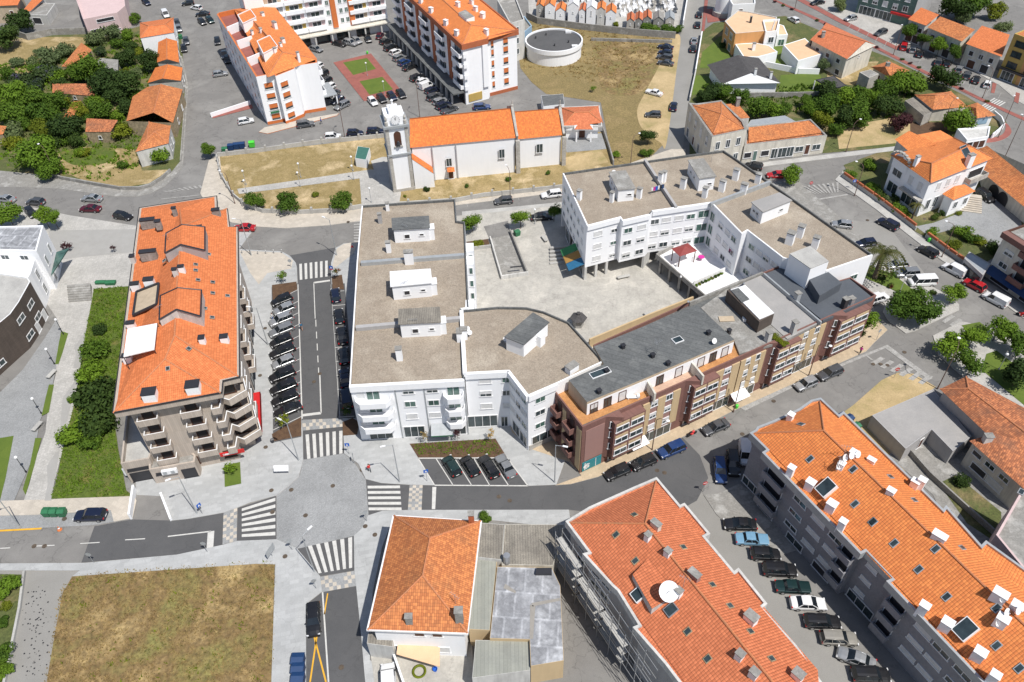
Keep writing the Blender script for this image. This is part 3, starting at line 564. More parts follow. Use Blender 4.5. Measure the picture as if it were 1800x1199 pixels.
class Bd:
    """a building: px = roof outline in photo pixels at height z (counter-clockwise as seen), flat unless flat=False"""
    def __init__(s, name, label, px, z, wall='white', roof='gravel', cat='apartment block', par=.55, pw=.28, z0=0.0, parm=None, flat=True, world=None, base=0.0, over=0.0, group=None):
        P = world or [g2(p, z) for p in px]
        if area(P) < 0: P = P[::-1]; s.rev = True
        s.P = P; s.z = z; c = sum((V2(p) for p in P), Vector((0, 0))) / len(P)
        s.root = thing(name, (c.x, c.y, base), label, cat, group); s.roofs = MB()
        s.W = inset(P, over) if over else P
        mb = MB(); mb.prism([tuple(p) for p in s.W], base + z0, z - (0 if flat else .05), 0, top=False)
        if z0: mb.fan([tuple(p) for p in s.W][::-1], base + z0)
        s.wall = mb.build('wall', M[wall], s.root)
        if flat:
            I = inset(P, pw); mb = s.roofs; mb.fan([tuple(p) for p in I], z - par); s.roof = mb.build('roof', M[roof], s.root)
            mb = MB(); n = len(P)
            for i in range(n):
                a, b, c, d = P[i], P[(i + 1) % n], I[(i + 1) % n], I[i]
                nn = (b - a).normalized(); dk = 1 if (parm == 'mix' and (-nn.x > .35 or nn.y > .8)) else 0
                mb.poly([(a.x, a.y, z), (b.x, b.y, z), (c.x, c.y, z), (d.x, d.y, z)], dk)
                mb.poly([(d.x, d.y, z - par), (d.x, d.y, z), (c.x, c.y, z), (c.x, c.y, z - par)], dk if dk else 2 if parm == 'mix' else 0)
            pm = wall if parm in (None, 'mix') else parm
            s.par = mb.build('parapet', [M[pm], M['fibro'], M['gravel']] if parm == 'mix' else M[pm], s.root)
    def fr(s, i, pts=None):
        P = pts or s.W; n = len(P); return Fr(s.root, P[i % n], P[(i + 1) % n])
    def tiles(s, V, faces, mat='tile', ridges=(), name='roof', rm=None, under=True):
        X = [g(*q) if len(q) == 3 else Vector(q[:3]) for q in V]; mb = MB()
        for f in faces: mb.slope([X[i] for i in f])
        o = mb.build(name, M[mat], s.root); s.roofs = mb; s.roof = o; s.X = X
        if ridges:
            r = MB()
            for a, b in ridges: r.tube(X[a] + Vector((0, 0, .02)), X[b] + Vector((0, 0, .02)), .13, n=6)
            r.build('ridge_tiles', M[rm or ('ridge' if mat.startswith('tile') else mat)], o)
        return o
    def band(s, pts, z0, z1, mat, name='fascia', out=.12, inn=.15, drop=0):
        P = [tuple(p) for p in pts]; mb = MB(); O = inset(pts, -out); I = inset(pts, inn); n = len(P)
        for i in range(n):
            j = (i + 1) % n
            mb.poly([(*O[i], z0), (*O[j], z0), (*O[j], z1), (*O[i], z1)]); mb.poly([(*O[i], z1), (*O[j], z1), (*I[j], z1), (*I[i], z1)])
            mb.poly([(*I[j], z0), (*I[i], z0), (*I[i], z1), (*I[j], z1)]); mb.poly([(*O[j], z0), (*O[i], z0), (*I[i], z0), (*I[j], z0)])
        return mb.build(name, M[mat], s.root)
    def hip(s, px, ze, ra, rb, zr, mat, gable=False, ov=.0):
        V = [(*p, ze) for p in px] + [(*ra, zr)] + ([(*rb, zr)] if rb else [])
        b = 5 if rb else 4; F = [(0, 1, b, 4), (1, 2, b), (2, 3, 4, b), (3, 0, 4)] if rb else [(0, 1, 4), (1, 2, 4), (2, 3, 4), (3, 0, 4)]
        if gable: F = [F[0], F[2]]
        o = s.tiles(V, F, mat, [(4, 0), (4, 3), (b, 1), (b, 2)] + ([(4, b)] if rb else []) if not gable else [(4, b)])
        if gable:
            w = MB(); X = s.X
            for t in ((1, 2, 5), (3, 0, 4)): w.poly([X[i] - Vector((0, 0, .12)) for i in t])
            w.build('gable_wall', s.wall.data.materials[0], s.root)
        return o
    def on(s, u, v, dz=0):
        q = hit(s.roofs, u, v)
        if q is None: p = g(u, v, s.z); return p, Vector((0, 0, 1))
        return q
    def chim(s, u, v, w=.6, d=.6, h=1.4, mat='white', cap='conc', rz=None, name='chimney'):
        p, n = s.on(u, v); mb = MB(); a = rz if rz is not None else s.ang; c, q = math.cos(a), math.sin(a)
        T = lambda x, y, z: (p.x + x * c - y * q, p.y + x * q + y * c, p.z + z)
        mb.box(-w / 2, w / 2, -d / 2, d / 2, -.5, h, 0, T); mb.box(-w / 2 + .06, w / 2 - .06, -d / 2 + .06, d / 2 - .06, h, h + .15, 2, T)
        mb.box(-w / 2 - .08, w / 2 + .08, -d / 2 - .08, d / 2 + .08, h + .15, h + .25, 1, T)
        return mb.build(name, [M[mat], M[cap], M['dark']], s.roof)
    def sky(s, u, v, w=.8, l=1.1, mat='dark', h=.12, name='skylight'):
        p, n = s.on(u, v); e = Vector((0, 0, 1)).cross(n)
        if e.length < .01: e = Vector((math.cos(s.ang), math.sin(s.ang), 0))
        e.normalize(); k = n.cross(e); mb = MB()
        T = lambda x, y, z: tuple(p + e * x + k * y + n * z)
        mb.box(-w / 2 - .1, w / 2 + .1, -l / 2 - .1, l / 2 + .1, -.05, h, 0, T); mb.box(-w / 2, w / 2, -l / 2, l / 2, h, h + .02, 1, T)
        return mb.build(name, [M[mat], M['glass']], s.roof)
    def dish(s, u, v, r=.45, mat='sheetw', h=.7):
        p, n = s.on(u, v); mb = MB(); mb.tube(p, p + Vector((0, 0, h)), .04, n=5)
        q = p + Vector((0, 0, h)); d = Vector((.45, -.75, .55)).normalized(); a = d.orthogonal().normalized(); b = d.cross(a)
        k = 12; prof = [(0, 0), (.55, .06), (1, .2)]
        rings = [[q + (a * math.cos(6.2832 * i / k) + b * math.sin(6.2832 * i / k)) * r * x + d * r * y for i in range(k)] for x, y in prof]
        for R0, R1 in zip(rings, rings[1:]):
            for i in range(k): mb.poly([R0[i], R0[(i + 1) % k], R1[(i + 1) % k], R1[i]])
        mb.tube(q, q + d * r * .9, .03, n=4)
        return mb.build('satellite_dish', M[mat], s.roof)
    ang = 0.0
def pbox(mb, px, z0, z1, mi=0, mt=None): mb.prism([tuple(g2(p, z1)) for p in px], z0, z1, mi, mt)
def hut(b, px, zr, zt, wall='white', roof='fibro', name='roof_hut', ov=.25, slope=0.0, doors=(), label=None):
    """stairhead on a flat roof: walls, thin overhanging roof slab; px = slab outline at zt"""
    P = [g2(p, zt) for p in px]; 
    if area(P) < 0: P = P[::-1]
    I = inset(P, ov); mb = MB(); mb.prism([tuple(p) for p in I], zr - .02, zt - .12, 0, top=False); o = mb.build(name, M[wall], b.root)
    mb = MB(); mb.prism([tuple(p) for p in P], zt - .14, zt, 0); mb.fan([tuple(p) for p in P][::-1], zt - .14); mb.build('slab_roof', M[roof], o)
    f = Fr(o, I[0], I[1]); 
    for t, z, w, h, st in doors: f.win(t * f.L, zr + z, w, h, st)
    return o, I
def aerial(parent, p, h=2.2, n=5, w=.5):
    mb = MB(); p = Vector(p); mb.tube(p, p + Vector((0, 0, h)), .03, n=5); a = random.uniform(0, 3)
    d = Vector((math.cos(a), math.sin(a), 0)); e = Vector((-d.y, d.x, 0)); q = p + Vector((0, 0, h - .15)); mb.tube(q - d * .7, q + d * .7, .02, n=4)
    for i in range(n): c = q + d * (-.6 + 1.2 * i / (n - 1)); mb.tube(c - e * w / 2, c + e * w / 2, .015, n=4)
    return mb.build('aerial', M['steel'], parent)
ANG = math.radians

# ------------------------------------------------------------------ beige block with the orange roof, west of the street
b = Bd('apartment_building', 'beige tiled apartment block with large orange roof and stacked balconies beside angled parking', [(203, 722), (386, 688), (388, 668), (417, 661), (415, 401), (401, 403), (397, 370), (379, 374), (378, 347), (248, 367)], 16, 'beige', flat=False, over=1.1)
z = 16.0
b.tiles([(199, 726, z), (388, 691, z), (389, 669, z), (419, 662, z), (417, 399, z), (402, 402, z), (399, 367, z), (380, 373, z), (380, 345, z), (246, 366, z), (290, 632, 18.2), (307, 590, 19), (312, 480, 19.4), (320, 398, 19.4), (316, 368, 17.2)],
        [(0, 1, 10), (1, 2, 3, 11, 10), (3, 4, 13, 12, 11), (4, 5, 6, 13), (6, 7, 8, 14, 13), (8, 9, 14), (9, 0, 10, 11, 12, 13, 14)], 'tile', [(0, 10), (1, 10), (10, 11), (11, 12), (12, 13), (11, 3), (13, 6), (13, 14)])
roof0 = b.roof; O = b.P; b.band(O, z - 1.1, z + .06, 'beige', out=.25, inn=.1); b.band(inset(O, -.27), z - .1, z + .12, 'dark', 'gutter', out=.12, inn=0)
for px, zt, wl in (([(292, 410), (320, 395), (360, 399), (360, 440), (317.5, 430), (290, 445)], 20.6, 'greyw'), ([(282, 520), (312.5, 506), (354, 510), (352.5, 556), (310, 544), (280, 562)], 20.6, 'white2')):
    X = [g(px[0][0], px[0][1], zt - .9), g(px[1][0], px[1][1], zt), g(px[2][0], px[2][1], zt - .9), g(px[3][0], px[3][1], zt - .9), g(px[4][0], px[4][1], zt), g(px[5][0], px[5][1], zt - .9)]
    mb = MB(); mb.slope([X[0], X[5], X[4], X[1]]); mb.slope([X[1], X[4], X[3], X[2]]); o = mb.build('dormer_roof', M['tile'], b.root)
    D = Vector((0, 0, -.06)); mb = MB()
    for a_, b_ in ((5, 4), (4, 3), (3, 2), (2, 1), (1, 0), (0, 5)): mb.poly([X[a_] + D, X[b_] + D, X[b_] + Vector((0, 0, -2.2)), X[a_] + Vector((0, 0, -2.2))])
    mb.build('dormer_wall', M[wl], o)
    r = MB()
    for a_, b_ in ((5, 4), (4, 3), (3, 2), (2, 1), (1, 0), (0, 5)): r.tube(X[a_], X[b_], .14, n=5)
    r.build('dormer_edge', M['dark'], o)
b.ang = ANG(8)
for u, v, w, d, h, m_ in ((262, 396, 2.4, .9, 1.1, 'conc'), (280, 398, .9, .8, 1, 'conc'), (308, 375, .7, .6, 1, 'conc'), (381, 377, 1.3, .8, .9, 'conc'), (353, 408, .8, .7, 1, 'conc'), (263, 452, 2.6, .9, 1.1, 'conc'), (236, 461, .7, .8, 1.2, 'white2'), (310, 484, .7, .6, 1.1, 'white2'), (321, 478, .9, .6, 1, 'white'), (265, 502, 1.5, .9, 1.2, 'white'), (240, 508, 1.3, .8, 1, 'white'), (232, 575, 1.2, .7, .8, 'white'), (266, 699, 1.8, 1.4, 1.1, 'white'), (342, 686, 1.8, 1.4, 1.1, 'white'), (357, 602, .8, .8, .9, 'white'), (396, 600, 1.1, .8, .9, 'white'), (226, 634, 1.2, .8, .9, 'white')): b.chim(u, v, w, d, h, m_, 'dark')
for u, v in ((367, 447), (344, 465), (344, 475), (289, 458), (348, 492), (374, 496), (374, 515), (360, 542), (373, 558), (332, 613), (295, 648), (400, 520)): b.sky(u, v, .4, .5, 'conc', .1)
mb = MB(); pbox(mb, [(217, 627), (271, 614), (276, 568), (224, 578)], 19.0, 19.15); mb.build('roof_panel', M['sheetw'], b.root)
mb = MB(); P = [g2(p, 19) for p in ((217, 627), (271, 614), (276, 568), (224, 578))]
for p in P: mb = MB(); mb.tube((p.x, p.y, 16), (p.x, p.y, 19), .06, n=5); mb.build('panel_post', M['dark'], b.root)
mb = MB(); Q = [(241, 515), (280, 500), (276, 537), (235, 556)]; X = [b.on(*q)[0] + Vector((0, 0, .25)) for q in Q]
for i in range(4): mb.tube(X[i], X[(i + 1) % 4], .22, n=4, mi=0)
mb.poly([x - Vector((0, 0, .12)) for x in X], 1); mb.build('roof_terrace', [M['dark'], M['tan']], b.root)
aerial(b.roof, b.on(300, 432)[0], 2.5); aerial(b.roof, b.on(286, 560)[0], 2.5)
b.W = inset(O, 1.1)
f = b.fr(0); FL = [3.2 + 2.9 * i for i in range(4)]
for k, zz in enumerate(FL[::1]):
    f.balc(f.L * .06, f.L * .30, zz + .25, 1.15, 'beige', 1.0, 'd', rail='sheetw', wm='framb'); f.balc(f.L * .56, f.L * .80, zz + .25, 1.15, 'beige', 1.0, 'd', rail='sheetw', wm='framb')
for k, zz in enumerate([3.2 + 2.9 * i for i in range(4)]):                      # the stepped corner balconies
    P = [f.P(f.L * .92, .1), f.P(f.L * .92, 1.3), f.P(f.L + .3, 1.3)]; P = [V2(p) for p in P]
    e = Fr(b.root, b.W[2], b.W[3]); E2 = Fr(b.root, b.W[3], b.W[4])
    P += [V2(e.P(.3, 1.6)), V2(e.P(e.L * .55, 2.4)), V2(e.P(e.L + 1.6, 1.2)), V2(E2.P(1.5, 1.3)), V2(E2.P(1.5, -.3)), V2(e.P(e.L * .4, -.6)), V2(b.W[1]) + V2((-.4, .4))]
    mb = MB(); Q = P if area(P) > 0 else P[::-1]; mb.prism([tuple(p) for p in Q], zz - .1, zz + .05, 0); mb.fan([tuple(p) for p in Q][::-1], zz - .1); I = inset(Q, .15)
    for i in range(6 if area(P) > 0 else 0):
        mb.prism([tuple(Q[i]), tuple(Q[i + 1]), tuple(I[i + 1]), tuple(I[i])], zz + .04, zz + 1.15, 0, 1)
    mb.build('corner_balcony', [M['beige'], M['sheetw']], b.root)
e = Fr(b.root, b.W[2], b.W[3]); e.row([.5], [zz + .15 for zz in FL], 2.2, 2.1, 'd', 'framb')
f.row([.43, .9], [1.0], 1.8, 1.6, 'd', 'framb')
f = Fr(b.root, b.W[3], b.W[4])
for k, zz in enumerate([.3 + 2.9 * i for i in range(1, 5)]):
    for j in range(6):
        t = f.L * (.10 + .155 * j)
        if (j) % 2 == 0: f.balc(t - 1.6, t + 1.6, zz + .2, 1.1, 'beige', .95, 'd', rail='sheetw', wm='framb')
        else: f.win(t, zz + .8, 1.7, 1.3, 'ohc'[(j + k) % 3])
for j in range(6): f.win(f.L * (.08 + .16 * j), .3, 4.2, 2.5, 's', 'dark', name='shop_window')
mb = MB(); f.box(mb, .2, 8.5, .0, 1.5, 2.75, 2.9); f.box(mb, .2, 8.5, 1.4, 1.5, 2.3, 2.9); mb.build('awning', M['red'], b.root)
e = b.fr(0); mb = MB(); e.box(mb, e.L * .80, e.L + 1.2, .9, 1.1, 2.6, 3.3); mb.build('red_sign', M['red'], b.root)
mb = MB(); e.box(mb, e.L * .86, e.L * .98, 1.1, 1.14, 2.8, 3.1); mb.build('sign_lettering', M['white'], b.root)
f = Fr(b.root, b.W[-1], b.W[0]); f.row([.1, .25, .4, .55, .7, .85], FL, 1.5, 1.3, 'ohc')
# low annex with terrace and ramp
BE = (b.W[0], b.W[1])
a = Bd('terrace_annex', 'low tiled annex with white terrace at the foot of the beige apartment block', [(212, 815), (262, 806), (300, 700), (222, 722)], 4.6, 'beige', 'conc_l', 'annex', par=.9, pw=.25)
a.fr(0).row([.55], [2.6], 3.6, .5, 'd', 'dark'); a.fr(0).row([.5], [.1], 3.2, 2.0, 'd', 'dark', name='garage_opening')
a = Bd('entrance_annex', 'low tiled entrance annex with two air conditioners below the balconies of the beige block', [(262, 826), (342, 812), (344, 800), (300, 760), (258, 770)], 3.4, 'beige', 'conc', 'annex', par=.3)
a.fr(0).row([.8], [.1], 2.0, 2.1, 'd', 'dark', name='door'); a.fr(0).row([.3], [1.9], 2.6, .5, 'd', 'dark')
for t in (.33, .5):
    mb = MB(); ff = a.fr(0); ff.box(mb, t * ff.L - .55, t * ff.L + .55, .05, .5, 2.2, 3.0, 0); ff.box(mb, t * ff.L - .35, t * ff.L + .2, .5, .53, 2.3, 2.9, 1); mb.build('air_conditioner', [M['sheetw'], M['lightg']], a.root)

# ------------------------------------------------------------------ white blocks with gravel roofs round the courtyard
ZW = 12.4
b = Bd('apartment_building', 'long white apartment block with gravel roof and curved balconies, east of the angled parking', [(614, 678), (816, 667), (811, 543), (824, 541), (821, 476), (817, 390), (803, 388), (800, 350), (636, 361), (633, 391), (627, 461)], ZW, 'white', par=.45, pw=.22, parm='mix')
b.ang = ANG(3); f = b.fr(0); fl = [3.6, 6.4, 9.2]; L = f.L
for i, zz in enumerate(fl):
    f.balc(L * .02, L * .355, zz - .1, 1.7, 'white', .9, 'g', cham=.9, dw=.35); f.balc(L * .80, L * .99, zz - .1, 1.6, 'white', .9, 'g', cham=.7, dw=.6); f.win(L * .08, zz + .3, 1.2, 1.7, 'c')
f.row([.50, .71], [4.4, 7.2, 10.0], 1.7, 1.2, 'ccgghh')
mb = MB(); f.box(mb, 0, L, 0, .35, ZW - 1.15, ZW + .02); mb.build('fascia', M['white'], b.root)
for t0, t1, st in ((.08, .30, 's'), (.40, .60, 's'), (.86, .98, 's')): f.win(L * (t0 + t1) / 2, .25, L * (t1 - t0), 2.5, st, name='shop_window')
mb = MB(); mb.v and 0
for i in range(2): pass
q = MB(); q.poly([f.P(L * .66, .05, 3.0), f.P(L * .86, .05, 3.0), f.P(L * .86, 2.0, 2.45), f.P(L * .66, 2.0, 2.45)]); q.poly([f.P(L * .66, 2.0, 2.45), f.P(L * .86, 2.0, 2.45), f.P(L * .86, 2.0, 2.2), f.P(L * .66, 2.0, 2.2)], 1); q.build('awning', [M['lightg'], M['greenc']], b.root)
for t in (.385, .64, .995): mb = MB(); f.box(mb, t * L - .08, t * L + .08, 0, .12, 0, ZW - 1.2); mb.build('downpipe', M['lightg'], b.root)
f = Fr(b.root, b.W[10], b.W[0]); f.row([.1, .25, .4, .55, .7, .85], [4.4, 7.2, 10], 1.5, 1.2, 'cgoh'); f.row([.15, .38, .62, .85], [.3], 4, 2.4, 's', name='shop_window')
f = Fr(b.root, b.W[9], b.W[10]); f.row([.25, .7], [4.4, 7.2, 10], 1.5, 1.2, 'cg')
for a_, c_ in (((631, 461), (816, 447)), ((622, 575), (810, 558))):
    P, Q = g2(a_, ZW + .2), g2(c_, ZW + .2); F_ = Fr(b.root, P, Q); mb = MB(); F_.box(mb, 0.3, F_.L, -.35, .35, ZW - .5, ZW + .25); mb.build('party_wall', M['greyw' if a_[1] > 500 else 'lightg'], b.root)
for px, rf in (([(689, 404), (756, 400), (754, 379), (688, 383)], 'fibro'), ([(686, 504), (760, 497), (757, 472), (685, 477)], 'sheetw'), ([(700, 570), (776, 566), (773, 539), (700, 543)], 'corrug')):
    o, I = hut(b, px, ZW - .5, ZW + 2.6, 'white', rf, doors=((.36, .9, 1.0, .9, 'd'), (.78, 1.3, .8, .45, 'd')))
    F_ = Fr(b.root, I[1], I[2]); mb = MB(); F_.box(mb, .2, 1.7, 0, .9, ZW - .5, ZW + 1.9); F_.box(mb, .1, 1.8, 0, 1, ZW + 1.9, ZW + 2.0); mb.build('flue_block', M['white'], o)
    aerial(o, (I[0].x + 2, I[0].y + .3, ZW), 3.2)
for u, v, w, d, h in ((684, 443, .8, .7, 2.0), (669, 392, .7, .6, 1.9), (682, 370, .6, .6, 1.5), (703, 632, .9, .8, 2.2), (720, 463, 1.5, .9, 2.4), (768, 584, 1, .8, 1.8)): b.chim(u, v, w, d, h, 'white' if v > 400 and v != 463 or v == 443 else 'greyw' if v == 392 else 'white')
for v0 in (432, 455, 533):                                # small stair lights on the courtyard side
    P = g2((820, v0), ZW); mb = MB(); mb.box(P.x - .2, P.x + 1.2, P.y - 1.2, P.y + 1.2, 0, ZW - .3, 0); mb.build('stair_bay', M['white'], b.root)
    F_ = Fr(b.root, (P.x + .2, P.y - 1.2), (P.x + 1.2, P.y - 1.2)); F_.row([.5], [ZW - 2.4, ZW - 5.2, ZW - 8], .7, 1.4, 'g')
WB = b
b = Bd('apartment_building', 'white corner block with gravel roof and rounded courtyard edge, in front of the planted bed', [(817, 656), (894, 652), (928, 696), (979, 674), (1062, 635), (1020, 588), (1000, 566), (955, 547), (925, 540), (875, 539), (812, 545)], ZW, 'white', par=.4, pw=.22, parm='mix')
b.ang = ANG(40); f = b.fr(0); fz = [3.6 + .8, 6.4 + .8, 9.2 + .8]
f.row([.45], fz, 1.8, 1.2, 'chc'); f.row([.93], fz, 1.2, 1.1, 'cog'); f.row([.33], [.3], 4.8, 2.6, 's', name='shop_window'); f.row([.86], [.1], 1.1, 2.3, 'o', name='door')
f = b.fr(1); f.row([.18, .5, .8], fz, 1.4, 1.1, 'cogcoc'); f.row([.35, .75], [.3], 2.2, 2.3, 's', name='shop_window')
f = b.fr(2); f.row([.42], fz, 1.7, 1.1, 'gog'); f.row([.55], [.9], 4.2, 2.0, 's', name='shop_window'); mb = MB(); f.box(mb, .1, f.L, 0, .12, 0, 1.2); mb.build('plinth', M['stone'], b.root)
for i, dd in ((0, .3), (1, .3), (2, .3)):
    ff = b.fr(i); mb = MB(); ff.box(mb, 0.02, ff.L, 0, dd, ZW - 1.1, ZW + .02); mb.build('fascia', M['white'], b.root)
o, I = hut(b, [(921, 606), (966, 566), (937, 549), (886, 592)], ZW - .45, ZW + 2.4, 'white', 'fibro', ov=.2, doors=((.6, 1.2, 1.2, .6, 'd'),))
mb = MB(); F_ = Fr(b.root, I[0], I[1]); F_.box(mb, F_.L * .52, F_.L * .72, 0, .8, ZW - .4, ZW + 1.7); mb.build('flue_block', M['white'], o)
b.chim(1005, 652, 1.8, 1.1, 1.0, 'white'); b.chim(816, 591, 1, .9, 1.4, rz=0); b.chim(808, 594, .8, 1.2, 1.3, rz=0)
for u, v in ((822, 585), (826, 592), (888, 603)): b.dish(u, v, .4, 'sheetw', .9)
mb = MB(); F_ = Fr(b.root, g2((817, 656), ZW + .3), g2((811, 545), ZW + .3)); F_.box(mb, 0, F_.L, -.3, .3, ZW - .45, ZW + .3); mb.build('party_wall', M['white'], b.root)

# courtyard U block
ZN = 12.7
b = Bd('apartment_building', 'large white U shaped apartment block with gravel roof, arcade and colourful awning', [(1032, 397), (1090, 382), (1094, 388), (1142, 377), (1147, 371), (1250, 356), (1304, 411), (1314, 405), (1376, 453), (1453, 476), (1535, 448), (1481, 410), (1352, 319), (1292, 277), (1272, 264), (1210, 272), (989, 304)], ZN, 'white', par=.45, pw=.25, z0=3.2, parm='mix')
b.ang = ANG(-35); Wl = b.W
I = inset(Wl, 3.2); mb = MB(); mb.prism([tuple(p) for p in I], 0, 3.2, 0, top=False); mb.build('ground_floor_wall', M['greyw'], b.root)
mb = MB(); F_ = Fr(b.root, Wl[9], Wl[10]); 
for i in (8, 9, 10, 11, 12, 13, 14, 15): F_ = b.fr(i); F_.box(mb, 0, F_.L, -.3, 0, 0, 3.2)
mb.build('street_wall', M['white'], b.root)
for i, n_ in ((0, 3), (3, 3), (4, 5)):
    F_ = b.fr(i)
    for k in range(n_): mb = MB(); t = F_.L * k / n_; F_.box(mb, t, t + .5, -.5, -.02, 0, 3.2); mb.build('pillar', M['white2'], b.root)
zz3 = [4.1, 6.9, 9.7]
b.fr(0).row([.35], zz3, 1.7, 1.2, 'ccc'); b.fr(0).row([.85], zz3, 1.3, .8, 'hgo'); b.fr(2).row([.25, .75], zz3, 1.7, 1.1, 'hoohgc'); b.fr(4).row([.06, .26, .48, .68], zz3, 1.7, 1.1, 'hohhchchoccg')
b.fr(4).row([.9], [3.6, 6.6, 9.6], 2.2, 1.6, 'ggg'); b.fr(5).row([.12], [3.8, 6.6, 9.4], 1.4, 1.9, 'ggg'); b.fr(5).row([.4, .62, .82], zz3, 1.5, 1.1, 'cocccohcg'); b.fr(7).row([.2, .42, .62, .85], zz3, 1.5, 1.1, 'gchcocch')
b.fr(9).row([.7], [5, 8.4], 1.6, 1.1, 'cg'); b.fr(16).row([.12, .28, .42, .55, .7, .85], zz3, 1.3, .9, 'ogohgc'); b.fr(16).row([.3, .6, .85], [.2], 3.4, 2.6, 's', name='shop_window')
for i in (0, 2, 4): F_ = b.fr(i); mb = MB(); F_.box(mb, 0, F_.L, 0, .28, ZN - .95, ZN + .02); mb.build('fascia', M['white'], b.root)
F_ = b.fr(16); LL = F_.L
for k, m_ in enumerate(('greenaw', 'tanaw', 'tealaw')):
    t0, t1 = LL * (.62 + k * .125), LL * (.62 + (k + 1) * .125) - .1; q = MB(); q.poly([F_.P(t0, .05, 3.9), F_.P(t1, .05, 3.9), F_.P(t1, 3.0, 2.8), F_.P(t0, 3.0, 2.8)]); q.poly([F_.P(t0, 3.0, 2.8), F_.P(t1, 3.0, 2.8), F_.P(t1, 3.0, 2.5), F_.P(t0, 3.0, 2.5)]); q.build('awning', M[m_], b.root)
# the awning sits over the front corner of the west face
def rwall(b, a_, c_, z0, z1, th=.35, mat='white', name='party_wall'):
    P, Q = g2(a_, z1), g2(c_, z1); F_ = Fr(b.root, P, Q); mb = MB(); F_.box(mb, 0, F_.L, -th / 2, th / 2, z0, z1); return mb.build(name, M[mat], b.root)
rwall(b, (1134, 280), (1189, 363), ZN - .5, ZN + .35, .5, 'greyw'); rwall(b, (1249, 357), (1354, 318), ZN - .5, ZN + .4, .5, 'lightg'); 
for px, rf in (([(1102, 334), (1118, 331), (1100, 299), (1070, 302), (1080, 318)], 'conc'), ([(1236, 313), (1260, 310), (1236, 278), (1209, 281)], 'conc'), ([(1340, 373), (1393, 352), (1370, 338), (1321, 355)], 'memb2')): pass
for px, rf, zt in (([(1086, 334), (1118, 331), (1100, 299), (1070, 302)], 'conc', 15.0), ([(1229, 314), (1260, 310), (1237, 278), (1209, 281)], 'conc', 15.2), ([(1341, 373), (1393, 352), (1370, 338), (1320, 355)], 'memb2', 15.0)):
    o, I = hut(b, px, ZN - .5, zt, 'white', rf, ov=.2, doors=((.7, 1.2, .9, .5, 'd'),)); F_ = Fr(o, I[3], I[0]); F_.row([.3, .6], [ZN + .8], .7, .5, 'd')
for u, v, w, d, h in ((1018, 351, .8, .8, 1.9), (1075, 355, .7, .7, 2.0), (1123, 348, .9, .7, 2.0), (1160, 322, .8, .8, 2.2), (1166, 320, .8, .8, 2.2), (1200, 331, 1, .9, 2.1), (1238, 347, .9, .8, 2.0), (1268, 336, 1.1, .9, 2.2), (1292, 316, 1.1, .9, 2.2), (1306, 340, 1.2, .9, 2.0), (1331, 322, 1, .8, 1.9), (1387, 428, 1.3, 1.2, 2.2), (1405, 416, 1.1, 1.1, 2.2), (1431, 436, 1.1, 1.0, 2.2)): b.chim(u, v, w, d, h)
o, I = hut(b, [(1425, 472), (1457, 459), (1424, 432), (1388, 446)], 8, 14.8, 'white', 'conc_l', ov=.0, name='stair_tower')
for u, v in ((1078, 312), (1087, 327), (1249, 325), (1330, 387), (1334, 380)): b.dish(u, v, .6, 'sheetw', 1.0)
aerial(b.roof, b.on(1250, 285)[0], 3.5)
mb = MB(); p1 = b.on(1144, 342)[0] + Vector((0, 0, 1.5)); p2 = b.on(1166, 337)[0] + Vector((0, 0, 1.7)); mb.tube(p1, p2, .02, n=4)
for p in (p1, p2): mb.tube(p - Vector((0, 0, 1.6)), p, .04, n=5)
line = mb.build('clothes_line', [M['steel']], None, tuple(p1 - Vector((0, 0, 1.6))), label='clothes line on the gravel roof between two chimneys of the white U shaped block', cat='clothes line')
for k in range(6):
    p = p1.lerp(p2, (k + .5) / 6); q = MB(); d = (p2 - p1).normalized() * .28
    q.box(-.28, .28, -.02, .02, -.7 - .1 * (k % 3), 0, 0, T=lambda x, y, z: (p.x + d.x / .28 * x, p.y + d.y / .28 * x + y, p.z + z)); q.build('garment', M[('sheetw', 'magenta', 'blue', 'sheetw', 'dark', 'bluec')[k]], line)
UB = b
# roof terrace with the red pavilion over the arcade
b = Bd('roof_terrace', 'white paved roof terrace raised on pillars between the courtyard and the white U shaped block', [(1153, 446), (1240, 520), (1283, 502), (1330, 482), (1262, 400), (1230, 405)], 4.0, 'conc', 'sheetw', 'terrace', par=.75, pw=.25, z0=3.0)
F_ = b.fr(0)
for k in range(5): mb = MB(); t = F_.L * (k + .4) / 5; F_.box(mb, t, t + .5, -.6, -.1, 0, 3.02); mb.build('pillar', M['conc'], b.root)
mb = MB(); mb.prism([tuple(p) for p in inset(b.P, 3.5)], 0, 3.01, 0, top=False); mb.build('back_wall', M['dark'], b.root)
rwall(b, (1190, 462), (1233, 445), 3.3, 4.3, .12, 'sheetw', 'railing'); rwall(b, (1220, 494), (1275, 470), 3.3, 4.3, .12, 'sheetw', 'railing')
o = thing('pavilion', tuple(g(1200, 452, 3.3)), 'small red roofed pavilion standing on the white roof terrace', 'pavilion'); mb = MB(); P = [g2(p, 6.0) for p in ((1195, 451), (1226, 441), (1209, 427), (1180, 437))]; c = sum(P, Vector((0, 0))) / 4
for i in range(4): mb.poly([(*P[i], 6.0), (*P[(i + 1) % 4], 6.0), (c.x, c.y, 6.7)])
mb.build('canopy_roof', M['redroof'], o)
for p in inset(P, .25): mb = MB(); mb.tube((p.x, p.y, 3.25), (p.x, p.y, 6.0), .09, n=6); mb.build('post', M['framb'], o)
TB = b
